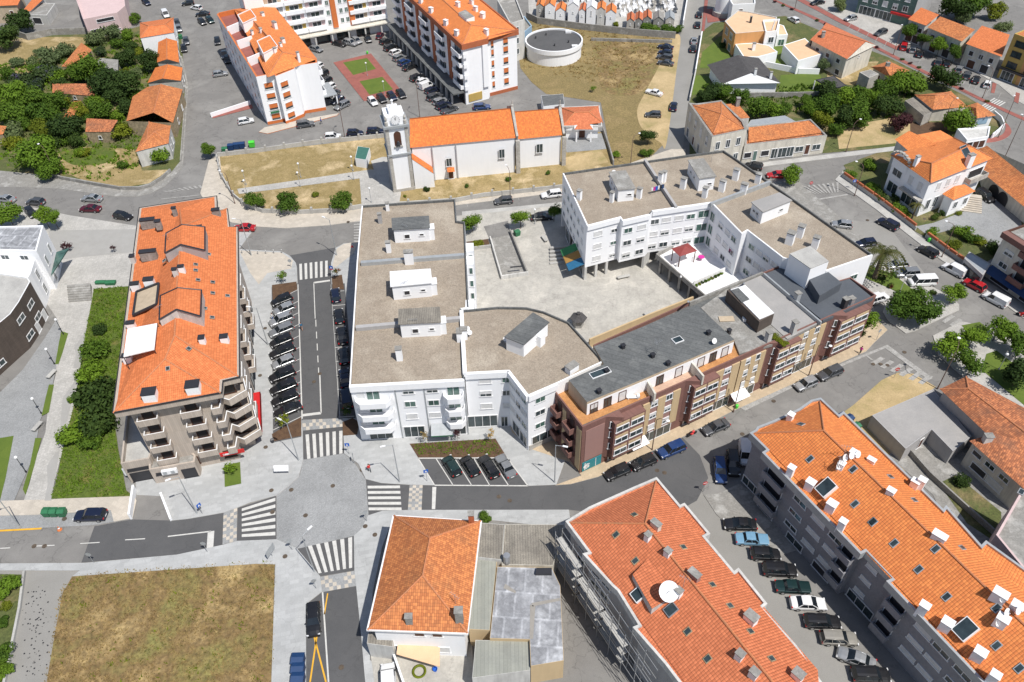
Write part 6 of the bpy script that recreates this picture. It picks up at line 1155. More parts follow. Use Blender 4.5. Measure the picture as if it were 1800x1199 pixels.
b = Bd('house', 'cream two storey house with large red orange gabled roof beside the avenue', [(1426, 70), (1489, 103), (1538, 80), (1452, 42)], 5.8, 'cream', cat='house', flat=False, over=.3); b.hip([(1424, 70), (1489, 104), (1540, 79), (1452, 40)], 5.8, (1445, 50), (1522, 73), 7.8, 'tile_r', gable=True); f = Fr(b.root, b.W[0], b.W[1]); f.row([.2, .5, .8], [3.4], 1.4, 1.2, 'dbd'); f.row([.5, .85], [.5], 1.6, 1.4, 'dd'); Fr(b.root, b.W[1], b.W[2]).row([.5], [4.2], .6, .6, 'd'); b.chim(1446, 65, .8, .7, 1.3, 'conc')
b = Bd('shed', 'small grey concrete roofed hut below the orange tiled bungalow', [(1511, 127), (1528, 137), (1545, 130), (1530, 122)], 3.6, 'stone', 'conc', 'shed', par=.05)
b = Bd('house', 'small bungalow with orange hipped roof among dark green trees', [(1532, 118), (1567, 137), (1597, 124), (1562, 108)], 3.2, 'cream', cat='house', flat=False, over=.4); b.hip([(1531, 118), (1567, 138), (1598, 124), (1562, 107)], 3.2, (1556, 118), (1570, 117), 4.8, 'tile_w'); b.chim(1558, 122, .9, .8, 1.6, 'conc'); Fr(b.root, b.W[0], b.W[1]).row([.4, .8], [1], 1, 1.1, 'bb')
b = Bd('carport', 'dark roofed open garden shelter on the lawn edge', [(1434, 140), (1462, 156), (1489, 151), (1466, 133)], 2.8, 'dark', 'darkroof', 'shelter', par=.02, z0=2.55)
for q in ((1433, 141), (1487, 152), (1462, 157), (1467, 135)): p = g2(q, 2.8); mb = MB(); mb.tube((p.x, p.y, 0), (p.x, p.y, 2.6), .15, n=8); mb.build('post', M['sheetw'], b.root)
b = Bd('house', 'weathered hipped house with tiled roof beside the junction, right of the purple tree', [(1609, 167), (1640, 192), (1700, 190), (1672, 162)], 3.4, 'cream', cat='house', flat=False, over=.3); b.hip([(1608, 167), (1640, 193), (1702, 188), (1672, 161)], 3.4, (1644, 168), (1668, 166), 5.0, 'tile_w')
b = Bd('house', 'small tiled house with white arches and blue poster at the junction corner', [(1700, 186), (1717, 208), (1750, 203), (1718, 180)], 3.2, 'white', cat='house', flat=False, over=.4); b.tiles([(1699, 186, 3.2), (1717, 208, 3.2), (1751, 203, 3.2), (1718, 180, 3.2), (1716, 190, 4.3)], [(0, 1, 4), (1, 2, 4), (2, 3, 4), (3, 0, 4)], 'tile_w'); f = Fr(b.root, b.W[1], b.W[2]); mb = MB(); f.box(mb, f.L * .1, f.L * .75, .02, .1, 1.2, 2.6); mb.build('poster', M['bluew'], b.root)
shed('shed', 'grey corrugated shed attached to the weathered hipped house', [(1591, 177), (1624, 203), (1638, 197), (1608, 170)], 2.8, 'stone', 'corrug')
b = Bd('low_building', 'low white building with brown doors behind a white wall at the curve', [(1683, 226), (1700, 246), (1738, 240), (1741, 222)], 2.8, 'white', 'white2', 'building', par=.3); b.fr(1).row([.2, .5, .78], [.2], 1.6, 1.9, 'dbb')
wallrun('white_wall', [(1742, 244), (1752, 236), (1762, 226), (1757, 214), (1745, 204)], 1.4, .25, 'white', 'curved white wall beside the red cycle path')
for lb, px, wl, tl in (('end house of the avenue row with orange roof beside the green block', [(1596, 34), (1628, 45), (1651, 26), (1619, 13)], 'white2', 'tile'), ('long middle house of the avenue row with orange roof', [(1630, 48), (1691, 73), (1714, 52), (1653, 29)], 'cream', 'tile_w'), ('house of the avenue row with pillars, between the long one and the ochre block', [(1698, 77), (1761, 100), (1775, 61), (1726, 45)], 'cream', 'tile')):
    b = Bd('row_house', lb, px, 6, wl, cat='house', flat=False, over=.3); b.tiles([(*px[0], 6), (*px[1], 6), (*px[2], 7.8), (*px[3], 7.8)], [(0, 1, 2, 3)], tl); f = Fr(b.root, b.W[0], b.W[1]); f.row([.2, .5, .8], [3.4], 1.3, 1.3, 'dod'); f.row([.3, .7], [.3], 2.2, 2.2, 'bd')
q0, q1 = g2((1503, 23)), g2((1598, 48)); e_ = (q1 - q0).normalized(); n_ = Vector((-e_.y, e_.x)); Wd = [q0, q1, q1 + n_ * 13, q0 + n_ * 13]
b = Bd('apartment_building', 'green tiled apartment block with red shop sign by the avenue at the top edge', None, 13.5, 'greenw', 'conc', world=Wd, par=.4); f = Fr(b.root, Wd[0], Wd[1])
f.row([.12, .3, .48, .66, .84], [3.9, 6.7, 9.5], 1.5, 1.6, 'chchohc'); f.row([.2, .5], [.2], 5.0, 2.5, 's', name='shop_window'); mb = MB(); f.box(mb, f.L * .62, f.L, .05, .5, 2.6, 3.2); mb.build('red_sign', M['red'], b.root); Fr(b.root, Wd[1], Wd[2]); mb = MB(); ff = Fr(b.root, Wd[1], Wd[2]); ff.box(mb, 0, ff.L, 0, .05, 0, 13.4); mb.build('blank_side_wall', M['greyw'], b.root)
q0 = g2((1751, 137)); d_ = (g2((1800, 156)) - q0).normalized(); n_ = Vector((-d_.y, d_.x)); Wd = [q0, q0 + d_ * 5, q0 + d_ * 5 + n_ * 12, q0 + n_ * 12]
for nm_, k0, k1, wl, lb in (('apartment_building', 0, 5, 'ochre', 'narrow ochre apartment block at the right end of the avenue'), ('apartment_building', 5.02, 24, 'orangew', 'orange apartment block with dark windows at the top right edge')):
    Wd = [q0 + d_ * k0, q0 + d_ * k1, q0 + d_ * k1 + n_ * 12, q0 + d_ * k0 + n_ * 12]; b = Bd(nm_, lb, None, 11.8, wl, 'tile_w', world=Wd, par=.2); f = Fr(b.root, Wd[0], Wd[1]); f.row([.5] if k1 == 5 else [.12, .35, .6, .85], [3.6, 6.4, 9.0], 2.6, 1.5, 'o', 'dark'); f.row([.5] if k1 == 5 else [.15, .5, .8], [.2], 3.4, 2.4, 's', 'white2' if False else 'frame', name='shop_window'); mb = MB(); f.box(mb, 0, f.L, 0, .9, 2.9, 3.3); mb.build('ledge', M['dark'], b.root)
# round white tower
c = g(1271, 26); b = thing('round_tower', tuple(c), 'round white rendered tower beside the concrete road', 'tower'); mb = MB(); mb.lathe([(2.75, 0), (2.75, 9.5)], tuple(c), 40); mb.build('wall', M['white'], b); mb = MB(); mb.lathe([(3.3, 0), (3.3, 1.4), (2.7, 1.4)], tuple(c), 40); mb.build('base', M['stone'], b); mb = MB(); mb.lathe([(3.0, 9.3), (3.0, 10.2), (0.01, 10.6)], tuple(c), 40); mb.build('cap', M['white'], b)
b = Bd('building', 'white rendered building behind the round tower', [(1284, 2), (1288, 8), (1328, 6), (1326, -20), (1284, -20)], 6, 'white', 'conc_l', 'building'); b.fr(1).row([.4], [3], 1.2, 1.6, 'b')
wallrun('boundary_wall', [(1233, 64), (1224, 118), (1222, 130)], 1.5, .3, 'white', 'white boundary wall along the concrete road, beside the lawns'); wallrun('boundary_wall', [(1222, 131), (1212, 178)], 1.2, .3, 'white2', 'lower white boundary wall in front of the dark roofed bungalow')
wallrun('garden_wall', [(1316, 172), (1400, 171), (1437, 170)], 1.4, .3, 'conc', 'grey garden wall below the green lawn'); wallrun('boundary_wall', [(1345, 118), (1403, 130), (1438, 131)], 1.6, .3, 'white', 'white boundary wall between the lawn and the garden building')
wallrun('villa_wall', [(1481, 312), (1552, 362), (1608, 405)], 1.0, .3, 'conc_l', 'grey garden wall with brick red coping in front of the villa'); wallrun('villa_wall', [(1627, 418), (1665, 446), (1694, 466)], 1.0, .3, 'conc_l', 'grey garden wall with brick red coping beside the planted garden')
for o, pts in ((bpy.data.objects['villa_wall'], [(1481, 312), (1552, 362), (1608, 405)]), (bpy.data.objects['villa_wall.001'], [(1627, 418), (1665, 446), (1694, 466)])):
    W[o.name] = Vector(o.location); P = [g(*p, 0) for p in pts]
    for a_, c_ in zip(P, P[1:]):
        F_ = Fr(o, a_, c_); n = int(F_.L / 4) + 1
        for k in range(n): mb = MB(); F_.box(mb, F_.L * k / n + .15, F_.L * (k + 1) / n - .15, -.18, .18, 1.0, 1.5); mb.build('brick_coping', M['brickr'], o)
# ------------------------------------------------------------------ left: modern school building
b = Bd('school_building', 'curved modern building wing clad in dark brown stone with white windows', [(-110, 668), (-45, 605), (0, 567), (18, 552), (33, 531), (53, 495), (48, 487), (0, 480), (-90, 480)], 8.0, 'brownclad', 'conc_l', 'modern building', par=.3, pw=.2, parm='sheetw')
for i, ts in ((4, [.45]), (3, [.5]), (2, []), (1, [.3])):
    f = b.fr(i); f.row(ts, [1.2, 5.0] if i < 4 else [4.8, 1.8], 2.2, 1.1, 'o'); 
    if i == 4: f.row([.2, .8], [.1], 1.3, 2.0, 'c', name='door')
b = Bd('school_building', 'white angular modern building with stained roof and green glass canopy', [(-90, 437), (64, 441), (76, 396), (-90, 400)], 9.3, 'white', 'patched', 'modern building', par=.3); f = b.fr(0); f.row([.6, .82], [7.0], 1.6, 1.2, 'o'); f = b.fr(1); f.row([.25, .7], [1.0, 4.6], 1.0, 2.0, 'o')
mb = MB(); P = [g(*q, 4.2) for q in ((99, 443), (121, 436), (89, 485))]; mb.poly(P); mb.poly([p + Vector((0, 0, -.2)) for p in P[::-1]]); mb.build('glass_canopy', M['glassg'], b.root)
b = Bd('school_building', 'lower white terrace roofs between the stained block and the brown curved wing', [(-90, 484), (49, 488), (54, 480), (66, 440), (-90, 437)], 7.4, 'white', 'sheetw', 'modern building', par=.2); b.fr(2).row([.3, .7], [1.2, 4.4], 1.2, 2.0, 'o')
b = thing('steps', tuple(g(140, 520)), 'broad stone steps down from the pale plaza beside the green plot', 'steps')
for k in range(7): mb = MB(); y = 508 + k * 3.4; mb.prism([tuple(g2(p)) for p in ((122, y), (162 - k * .2, y - 3), (162, y + 1), (121, y + 4))], 0, .15 + .12 * (7 - k), 0); mb.build('step', M['conc'], b)
# ------------------------------------------------------------------ top left houses
b = Bd('house', 'pale pink modern house with garage opening and terrace at the top left', [(134, 0), (146, 34), (206, 22), (220, 10), (215, -30), (130, -30)], 6.0, 'pink', 'pink', 'house', par=.5); f = b.fr(1); f.row([.28], [.2], 4.0, 2.4, 'd'); f.row([.7, .9], [1.0], 1.0, .5, 'o'); f.row([.6], [4.2], 5, 1, 'd'); b.fr(0).row([.5], [3], 2, 1.2, 'd')
b = Bd('garage_building', 'small white garage with grey flat roof beside the pink house', [(48, 25), (82, 27), (97, 6), (58, 4)], 3.0, 'white2', 'conc', 'garage', par=.1); b.fr(0).row([.4], [.1], 3, 2, 'd')
b = Bd('house', 'pale yellow house with orange roof in the top left corner', [(-40, 12), (30, 9), (40, -12), (-30, -12)], 5.5, 'tan', cat='house', flat=False, over=.4); b.tiles([(-42, 12, 5.5), (31, 9, 5.5), (41, -12, 6.8), (-32, -12, 6.8)], [(0, 1, 2, 3)], 'tile'); Fr(b.root, b.W[0], b.W[1]).row([.4, .8], [2.6], 1.1, 1.2, 'cb')
b = Bd('house', 'narrow orange tiled house between the yellow house and the garage', [(40, 18), (52, 20), (78, -4), (62, -8)], 3.5, 'white2', cat='house', flat=False); b.tiles([(40, 19, 3.5), (53, 20, 3.5), (79, -4, 4.2), (62, -8, 4.2)], [(0, 1, 2, 3)], 'tile')
wallrun('concrete_wall', [(30, 64), (50, 71), (92, 62), (152, 60), (218, 44), (228, 36)], 2.0, .3, 'conc', 'stepped grey concrete wall below the pink house')
LB = [('white walled house with orange hipped roof at the top of the street row', [(246, 67), (306, 57), (305, 31), (246, 40)], 5.2, 'white', 'tile', (262, 46), (290, 43), 6.8), ('second house down the street row with bright orange gabled roof', [(276, 110), (315, 110), (311, 72), (278, 74)], 3.6, 'stone', 'tile_c', None, None, 4.8),
      ('third house down the street row, squat orange gabled roof', [(259, 146), (318, 142), (321, 119), (273, 119)], 3.6, 'stone', 'tile_c', None, None, 4.8), ('large derelict house with collapsing orange roof in the street row', [(222, 213), (304, 216), (321, 157), (259, 153), (233, 170)], 4.0, 'stonew', 'tile_w', None, None, 5.6),
      ('last house of the street row with mottled hipped roof, above the lower road', [(238, 267), (296, 252), (300, 221), (262, 214)], 4.2, 'white2', 'tile_w', (258, 245), (272, 232), 5.4)]
for lb, px, ze, wl, tl, ra, rb, zr in LB:
    b = Bd('row_house', lb, px, ze, wl, cat='house', flat=False, over=.15)
    if ra: b.hip(px, ze, ra, rb, zr, tl)
    elif len(px) == 5: b.tiles([(*p, ze) for p in px] + [(270, 198, zr), (283, 148, zr)], [(0, 5, 6, 3, 4)[:5] if False else (0, 5, 6, 3, 4), (5, 1, 2, 6)], tl, [(5, 6)])
    else:
        m0 = ((px[0][0] * .55 + px[1][0] * .45), (px[0][1] + px[1][1]) / 2 - 6); m1 = ((px[2][0] * .45 + px[3][0] * .55), (px[2][1] + px[3][1]) / 2 - 6); b.tiles([(*p, ze) for p in px] + [(*m0, zr), (*m1, zr)], [(0, 4, 5, 3), (4, 1, 2, 5)], tl, [(4, 5)]); mb = MB(); mb.poly([b.X[0], b.X[1], b.X[4]]); mb.build('gable_wall', M[wl], b.root)
    f = Fr(b.root, b.W[1], b.W[2]); f.row([.3, .7], [1.0], 1.0, 1.4, 'bc'); Fr(b.root, b.W[0], b.W[1]).row([.5], [1.6], .9, .9, 'd')
for lb, px, ze, wl, tl in (('small ruined stone house with mossy tiled roof in the overgrown plots', [(150, 232), (194, 232), (207, 211), (152, 208)], 3.0, 'stonew', 'tile_o'), ('triangular tiled roof remnant among the bushes', [(109, 209), (128, 208), (142, 177), (130, 178)], 3, 'stonew', 'tile_w'),
                          ('narrow tiled outbuilding beside the magenta blossom', [(108, 117), (131, 117), (162, 88), (143, 75)], 3.2, 'stonew', 'tile_w'), ('grey concrete shack with one window among the trees', [(168, 113), (207, 128), (208, 105), (176, 102)], 3.0, 'conc', 'conc'), ('low ruined roof with broken tiles in the middle of the overgrown plots', [(92, 163), (167, 169), (160, 147), (92, 147)], 2.4, 'stonew', 'tile_o'), ('sliver of tiled roof at the left edge', [(-20, 240), (5, 236), (12, 222), (-20, 218)], 3, 'stonew', 'tile_w')):
    b = Bd('ruined_house', lb, px, ze, wl, cat='outbuilding', flat=False, over=.1); b.tiles([(*px[0], ze), (*px[1], ze), (*px[2], ze + .9), (*px[3], ze + .9)], [(0, 1, 2, 3)], tl); Fr(b.root, b.W[0], b.W[1]).row([.5], [1.0], .8, .9, 'd')
# churchyard and road walls with posts
def postwall(pts, h, label, n, mat='conc_l', z0=0.1):
    w = wallrun('churchyard_wall', pts, h, .25, mat, label, z0=z0); P = [g(*p, z0) for p in pts]; tot = sum((b_ - a_).length for a_, b_ in zip(P, P[1:])); W[w.name] = Vector(w.location)
    for k in range(n):
        s = tot * (k + .5) / n
        for a_, b_ in zip(P, P[1:]):
            l = (b_ - a_).length
            if s <= l: p = a_.lerp(b_, s / l); break
            s -= l
        mb = MB(); mb.box(-.22, .22, -.22, .22, 0, h + .55, 0, T=lambda x, y, z: (p.x + x, p.y + y, z0 + z)); mb.build('post', M[mat], w)
postwall([(384, 275), (450, 268), (560, 252), (620, 247), (680, 241)], 1.0, 'pale wall with posts on the north side of the churchyard, by the car park', 9)
postwall([(382, 277), (389, 310), (410, 345), (430, 362), (462, 374), (530, 376), (590, 373), (636, 366)], 1.0, 'pale wall with posts curving round the west end of the churchyard', 12)
postwall([(700, 362), (802, 355), (850, 346), (900, 341), (992, 331)], 1.0, 'pale wall with posts between the church and the street', 8)
wallrun('retaining_wall', [(1060, 232), (1070, 262), (1078, 290)], 1.2, .3, 'conc', 'grey retaining wall east of the church annex')
wallrun('stone_wall', [(90, 309), (110, 316), (160, 325), (212, 334), (245, 334), (265, 329), (286, 316), (300, 303)], .9, .35, 'conc', 'rough stone wall along the overgrown plots and the curved pavement')
wallrun('stone_wall', [(318, 284), (322, 230), (327, 160), (322, 118)], .4, .3, 'conc', 'low kerb wall along the row of derelict houses')
wallrun('lane_wall', [(44, 1008), (36, 1070), (24, 1130), (10, 1199), (0, 1260)], .5, .3, 'conc_l', 'low pale wall along the left side of the lane')
wallrun('ramp_wall', [(238, 862), (231, 911)], 1.2, .3, 'white', 'white wall left of the garage ramp below the beige block', z0=.1); wallrun('ramp_wall', [(284, 870), (301, 914)], .5, .3, 'white', 'low white wall right of the garage ramp', z0=.1); wallrun('ramp_wall', [(372, 206), (440, 184)], 1.1, .3, 'white', 'white ramp wall on the tarmac beside the orange and white block')
wallrun('ramp_wall', [(862, 422), (882, 491), (928, 484)], .9, .25, 'white2', 'white ramp wall in the courtyard', z0=.12); wallrun('ramp_wall', [(897, 410), (926, 482)], 1.0, .25, 'conc', 'grey ramp wall with a railing beside the green container', z0=.12)
wallrun('planter_wall', [(820, 441), (862, 436)], .8, .25, 'conc_l', 'concrete planter edge with yellow flowers above the courtyard', z0=.12)
b = thing('courtyard_steps', tuple(g(985, 440)), 'long shaded steps beside the awnings, north of the courtyard', 'steps')
for k in range(5): mb = MB(); y = 440 + k * 6; mb.prism([tuple(g2(p)) for p in ((966, y), (1012, y - 5), (1013, y - 2), (967, y + 3))], .1, .3 + .12 * (5 - k)); mb.build('step', M['conc_l'], b)
# ------------------------------------------------------------------ vehicles
def carmesh(L, Wd, H, kind):
    zb, belt = .22, {'van': .98, 'bus': 1.05, 'suv': .98}.get(kind, .88); w = Wd / 2
    hood = {'van': .95, 'bus': 1.05, 'suv': .98, 'old': .86}.get(kind, .86)
    rear = {'sedan': .95, 'old': .9, 'pickup': .95}.get(kind, belt + .02)
    prof = [(-.5, .82, rear - .28), (-.485, .93, rear - .06), (-.40, .985, rear), (-.22, 1, belt), (0, 1, belt), (.2, 1, belt), (.26, .99, belt - .01), (.38, .96, hood - .05), (.46, .9, hood - .14), (.49, .82, hood - .28), (.5, .76, hood - .42)]
    if kind == 'old': prof = [(-.5, .94, .72), (-.49, .97, .88), (-.3, 1, .9), (0, 1, belt), (.2, 1, belt), (.45, .98, .84), (.49, .95, .8), (.5, .93, .6)]
    m = MB(); rings = []
    for x, k, zt in prof:
        ww = w * k; s = [(ww * .9, zb), (ww, zb + .18), (ww, zt - .26), (ww * .965, zt - .08), (ww * .86, zt - .01), (ww * .45, zt + .03)]
        rings.append([(x * L, y, z) for y, z in s] + [(x * L, -y, z) for y, z in s[::-1]])
    for a, b in zip(rings, rings[1:]):
        for i in range(11): m.poly([a[i], a[i + 1], b[i + 1], b[i]])
        m.poly([a[11], a[0], b[0], b[11]])
    m.poly(rings[0]); m.poly(rings[-1][::-1]); m.smooth = True
    G = {'hatch': (-.49, .24, -.40, .06), 'sedan': (-.34, .24, -.2, .05), 'old': (-.27, .2, -.19, .07), 'estate': (-.49, .22, -.43, .05), 'suv': (-.49, .24, -.43, .08), 'van': (-.495, .30, -.475, .16), 'bus': (-.495, .38, -.48, .27), 'pickup': (-.05, .26, -.02, .12)}[kind]
    x0, x1, r0, r1 = [q * L for q in G]; yb, yr = w * .93, w * (.84 if kind in ('van', 'bus') else .74); zt = H - .05
    def cor(x, y, z): return Vector((x, y, z))
    B = [cor(x0, -yb, belt), cor(x1, -yb, belt - .02), cor(x1, yb, belt - .02), cor(x0, yb, belt)]; T = [cor(r0, -yr, zt), cor(r1, -yr, zt - .02), cor(r1, yr, zt - .02), cor(r0, yr, zt)]
    c = MB(); c.smooth = True                               # roof panel with a light crown, pillars
    for i, (xa, xb_) in enumerate(((r0 - .04, r0 + (r1 - r0) * .5), (r0 + (r1 - r0) * .5, r1 + .05))):
        for ya, yb_ in ((-yr - .02, -yr * .5), (-yr * .5, yr * .5), (yr * .5, yr + .02)):
            zz = lambda x, y: H + .015 - .05 * (abs(y) / yr) ** 2 - .03 * (abs(x - (r0 + r1) / 2) / (r1 - r0) * 2) ** 2
            c.poly([(xa, ya, zz(xa, ya)), (xb_, ya, zz(xb_, ya)), (xb_, yb_, zz(xb_, yb_)), (xa, yb_, zz(xa, yb_))])
    for i in range(4): c.tube(B[i], T[i], .055, .05, n=5, cap=False)
    for s in (-1, 1):
        for t in ((.5,) if kind not in ('estate', 'suv', 'bus') else (.36, .68)): c.tube((x0 + (x1 - x0) * t, s * yb * 1.0, belt), (r0 + (r1 - r0) * t, s * (yr + .015), zt), .045, n=4, cap=False)
        c.tube((r0, s * yr, zt), (r1, s * yr, zt - .02), .05, n=4)
    if kind == 'van':
        for s in (-1, 1): c.poly([(x0, s * (yb + .01), belt), (L * .02, s * (yb + .01), belt), (L * .02, s * (yr + .015), zt), (r0, s * (yr + .015), zt)])
        c.poly([(x0 - .01, -yb, belt), (x0 - .01, yb, belt), (r0 - .01, yr, zt), (r0 - .01, -yr, zt)])
    n0 = len(m.v); m.v += c.v; m.f += [tuple(n0 + i for i in f) for f in c.f]; m.m += c.m; m.uv += c.uv
    me = {'body': m.mesh('body', M['black'])}
    def q(nm, pts, mat='cglass'): k = MB(); k.poly(pts); me[nm] = k.mesh(nm, M[mat])
    q('windscreen', [B[1], B[2], T[2], T[1]])
    if kind != 'van': q('rear_window', [B[3], B[0], T[0], T[3]])
    q('side_window', [B[0], B[1], T[1], T[0]]); q('side_window2', [B[2], B[3], T[3], T[2]])
    k = MB(); k.tube((0, -.11, 0), (0, .11, 0), .31, n=16); me['wheel'] = k.mesh('wheel', M['rubber']); k = MB(); k.tube((0, -.118, 0), (0, .118, 0), .2, n=10); me['rim'] = k.mesh('rim', M['rim'])
    zl = hood - .32
    for s, nn in ((-1, 'a'), (1, 'b')):
        k = MB(); k.box(L * .455, L * .487, s * w * .8 - .17, s * w * .8 + .12 * 1, zl, zl + .15); me['headlight' + nn] = k.mesh('headlight', M['hlight']); k = MB(); zr_ = .72 if kind not in ('van', 'bus') else .85; k.box(-L * .503, -L * .47, s * w * .82 - .1, s * w * .82 + .1, zr_ - .08, zr_ + .16); me['tail_light' + nn] = k.mesh('tail_light', M['redl'])
        k = MB(); k.box(x1 - .45, x1 - .3, s * (w + .02) - .08, s * (w + .02) + .08, belt, belt + .13); me['mirror' + nn] = k.mesh('mirror', M['black'])
    k = MB(); k.box(-L * .506, -L * .5, -.26, .26, .5, .62); me['number_plate'] = k.mesh('number_plate', M['sheetw'])
    k = MB(); k.box(-L * .497, L * .5, -w * .86, w * .86, .17, .26); k.box(L * .496, L * .505, -w * .6, w * .6, .3, .45); me['bumper'] = k.mesh('bumper', M['black'])
    return me, L, w
CK = {k: carmesh(L, w, h, k) for k, (L, w, h) in dict(hatch=(4.0, 1.75, 1.48), sedan=(4.55, 1.78, 1.42), old=(4.5, 1.72, 1.4), estate=(4.55, 1.78, 1.5), suv=(4.45, 1.84, 1.66), van=(4.4, 1.82, 1.84), bus=(4.9, 1.92, 1.95), pickup=(4.9, 1.8, 1.7)).items()}
PC = {}
for n, c, mt in (('black', (.012, .012, .014), 0), ('silver', (.42, .43, .44), .5), ('grey', (.10, .105, .115), .4), ('white', (.75, .75, .75), 0), ('blue', (.015, .05, .17), .2), ('navy', (.012, .018, .045), .2), ('red', (.42, .01, .015), 0), ('maroon', (.10, .006, .02), .2), ('light blue', (.17, .33, .47), 0), ('beige', (.35, .33, .29), .3), ('green', (.01, .035, .035), .3), ('light grey', (.27, .28, .29), .4)): PC[n] = paintm(n + ' car paint', c, mt)
WX = {'van': .33, 'bus': .31}
def car(u, v, du, dv, kind, col, where, group=None, z=0.0):
    a, b = g(u - du * .5, v - dv * .5, .7), g(u + du * .5, v + dv * .5, .7); rz = math.atan2(b.y - a.y, b.x - a.x); p = g(u, v, .7 + z); me, L, w = CK[kind]
    kn = {'hatch': 'hatchback', 'estate': 'estate car', 'suv': 'off-roader', 'old': 'old saloon', 'sedan': 'saloon car', 'bus': 'minibus', 'pickup': 'pickup'}.get(kind, kind)
    t = thing('van' if kind in ('van', 'bus') else 'car', (p.x, p.y, .03 + z), col + ' ' + kn + ' ' + where, 'van' if kind in ('van', 'bus') else 'car', group, rz)
    b = inst('body', me['body'], t); b.material_slots[0].link = 'OBJECT'; b.material_slots[0].material = PC[col]
    for k in ('windscreen', 'rear_window', 'side_window', 'side_window2', 'headlighta', 'headlightb', 'tail_lighta', 'tail_lightb', 'mirrora', 'mirrorb', 'number_plate', 'bumper'):
        if k in me: inst(k.rstrip('2') if k[-1] == '2' else k[:-1] if k[-2:] in ('ta', 'tb', 'ra', 'rb') and k != 'number_plate' else k, me[k], t)
    for sx in (-.31, WX.get(kind, .32)):
        for s in (-1, 1): wl = inst('wheel', me['wheel'], t, (sx * L, s * (w - .085), .31)); inst('rim', me['rim'], wl)
    return t
O = ['topmost', 'second', 'third', 'fourth', 'fifth', 'sixth', 'seventh', 'eighth', 'ninth', 'tenth', 'eleventh', 'twelfth', 'thirteenth', 'fourteenth', 'fifteenth', 'sixteenth', 'seventeenth', 'last']
def rowcars(lst, vec, where, group, start=0):
    for i, q in enumerate(lst): d = q[4] if len(q) > 4 else vec; car(q[0], q[1], d[0], d[1], q[2], q[3], O[i + start] + ' ' + where, group)
rowcars([(495, 527, 'hatch', 'black'), (499, 543, 'hatch', 'silver'), (494, 562, 'suv', 'silver'), (494, 580, 'estate', 'light grey'), (494, 599, 'hatch', 'black'), (496, 617, 'estate', 'black'), (498, 636, 'hatch', 'silver'), (496, 659, 'suv', 'black'), (498, 680, 'estate', 'black'), (501, 700, 'estate', 'black'), (506, 720, 'sedan', 'black')], (-38, 15), 'in the angled bays beside the beige block', 'cars in the angled bays')
rowcars([(590, 518, 'hatch', 'navy'), (596, 555, 'hatch', 'black'), (601, 589, 'sedan', 'black'), (604, 625, 'hatch', 'black'), (606, 664, 'sedan', 'navy'), (609, 700, 'suv', 'navy')], (-5, -34), 'along the shaded west wall of the long white block', 'cars beside the long white block')
for q in ((794, 818, 'hatch', 'green', 'leftmost of four below the planted bed'), (826, 818, 'hatch', 'black', 'with red tail lamps, second of four below the planted bed'), (859, 819, 'estate', 'black', 'third of four below the planted bed'), (889, 819, 'old', 'light grey', 'rightmost of four below the planted bed')): car(q[0], q[1], -18, -28, q[2], q[3], q[4], 'cars below the planted bed')
car(158, 905, -54, 1, 'estate', 'navy', 'in the cobbled bay beside the green containers'); car(551, 1088, 0, 50, 'estate', 'black', 'on the yellow crossed lines, bottom street'); car(683, 1196, -3, -50, 'van', 'white', 'at the bottom edge beside the yard wall')
for u, v, k, c, w in ((1085, 829, 'hatch', 'black', 'nearest the junction along the maroon block'), (1131, 812, 'hatch', 'black', 'second along the maroon block, behind the first black one'), (1180, 790, 'suv', 'blue', 'parked along the maroon block pavement'), (1258, 750, 'sedan', 'grey', 'parked beyond the red motorcycle'), (1417, 674, 'hatch', 'silver', 'parked near the far end of the eastern street'), (1459, 655, 'estate', 'grey', 'with dark glass roof, near the far end of the eastern street')): car(u, v, -36, 15, k, c, w, 'cars parked along the maroon block')
car(1266, 826, 5, 42, 'estate', 'blue', 'in the shade of the bright orange roofed block'); car(1289, 814, 5, 42, 'suv', 'black', 'in the shade, between the blue estate and white van'); car(1310, 797, 4, 38, 'van', 'white', 'half hidden behind the corner of the orange roofed block')
for i, (u, v, k, c, s) in enumerate(((1301, 921, 'sedan', 'black', -1), (1322, 947, 'old', 'light blue', 1), (1346, 973, 'hatch', 'black', 1), (1371, 1001, 'suv', 'black', 1), (1394, 1031, 'old', 'green', 1), (1421, 1060, 'sedan', 'white', 1), (1446, 1092, 'estate', 'black', 1), (1475, 1121, 'estate', 'beige', 1), (1505, 1157, 'sedan', 'silver', -1), (1531, 1186, 'suv', 'black', 1))): car(u, v, s * 55, (2 if c != 'silver' else 22) * s, k, c, O[i] + ' in the row between the two orange roofed blocks', 'cars between the orange roofed blocks')
for u, v, k, c, w in ((1677, 474, 'van', 'white', 'above the small red car on the right hand street'), (1713, 500, 'hatch', 'red', 'between two white vans on the right'), (1750, 526, 'van', 'white', 'below the small red car on the right hand street'), (1561, 393, 'suv', 'navy', 'in front of the villa wall'), (1631, 441, 'hatch', 'black', 'below the villa driveway, with lit tail lamp')): car(u, v, -34, -18, k, c, w)
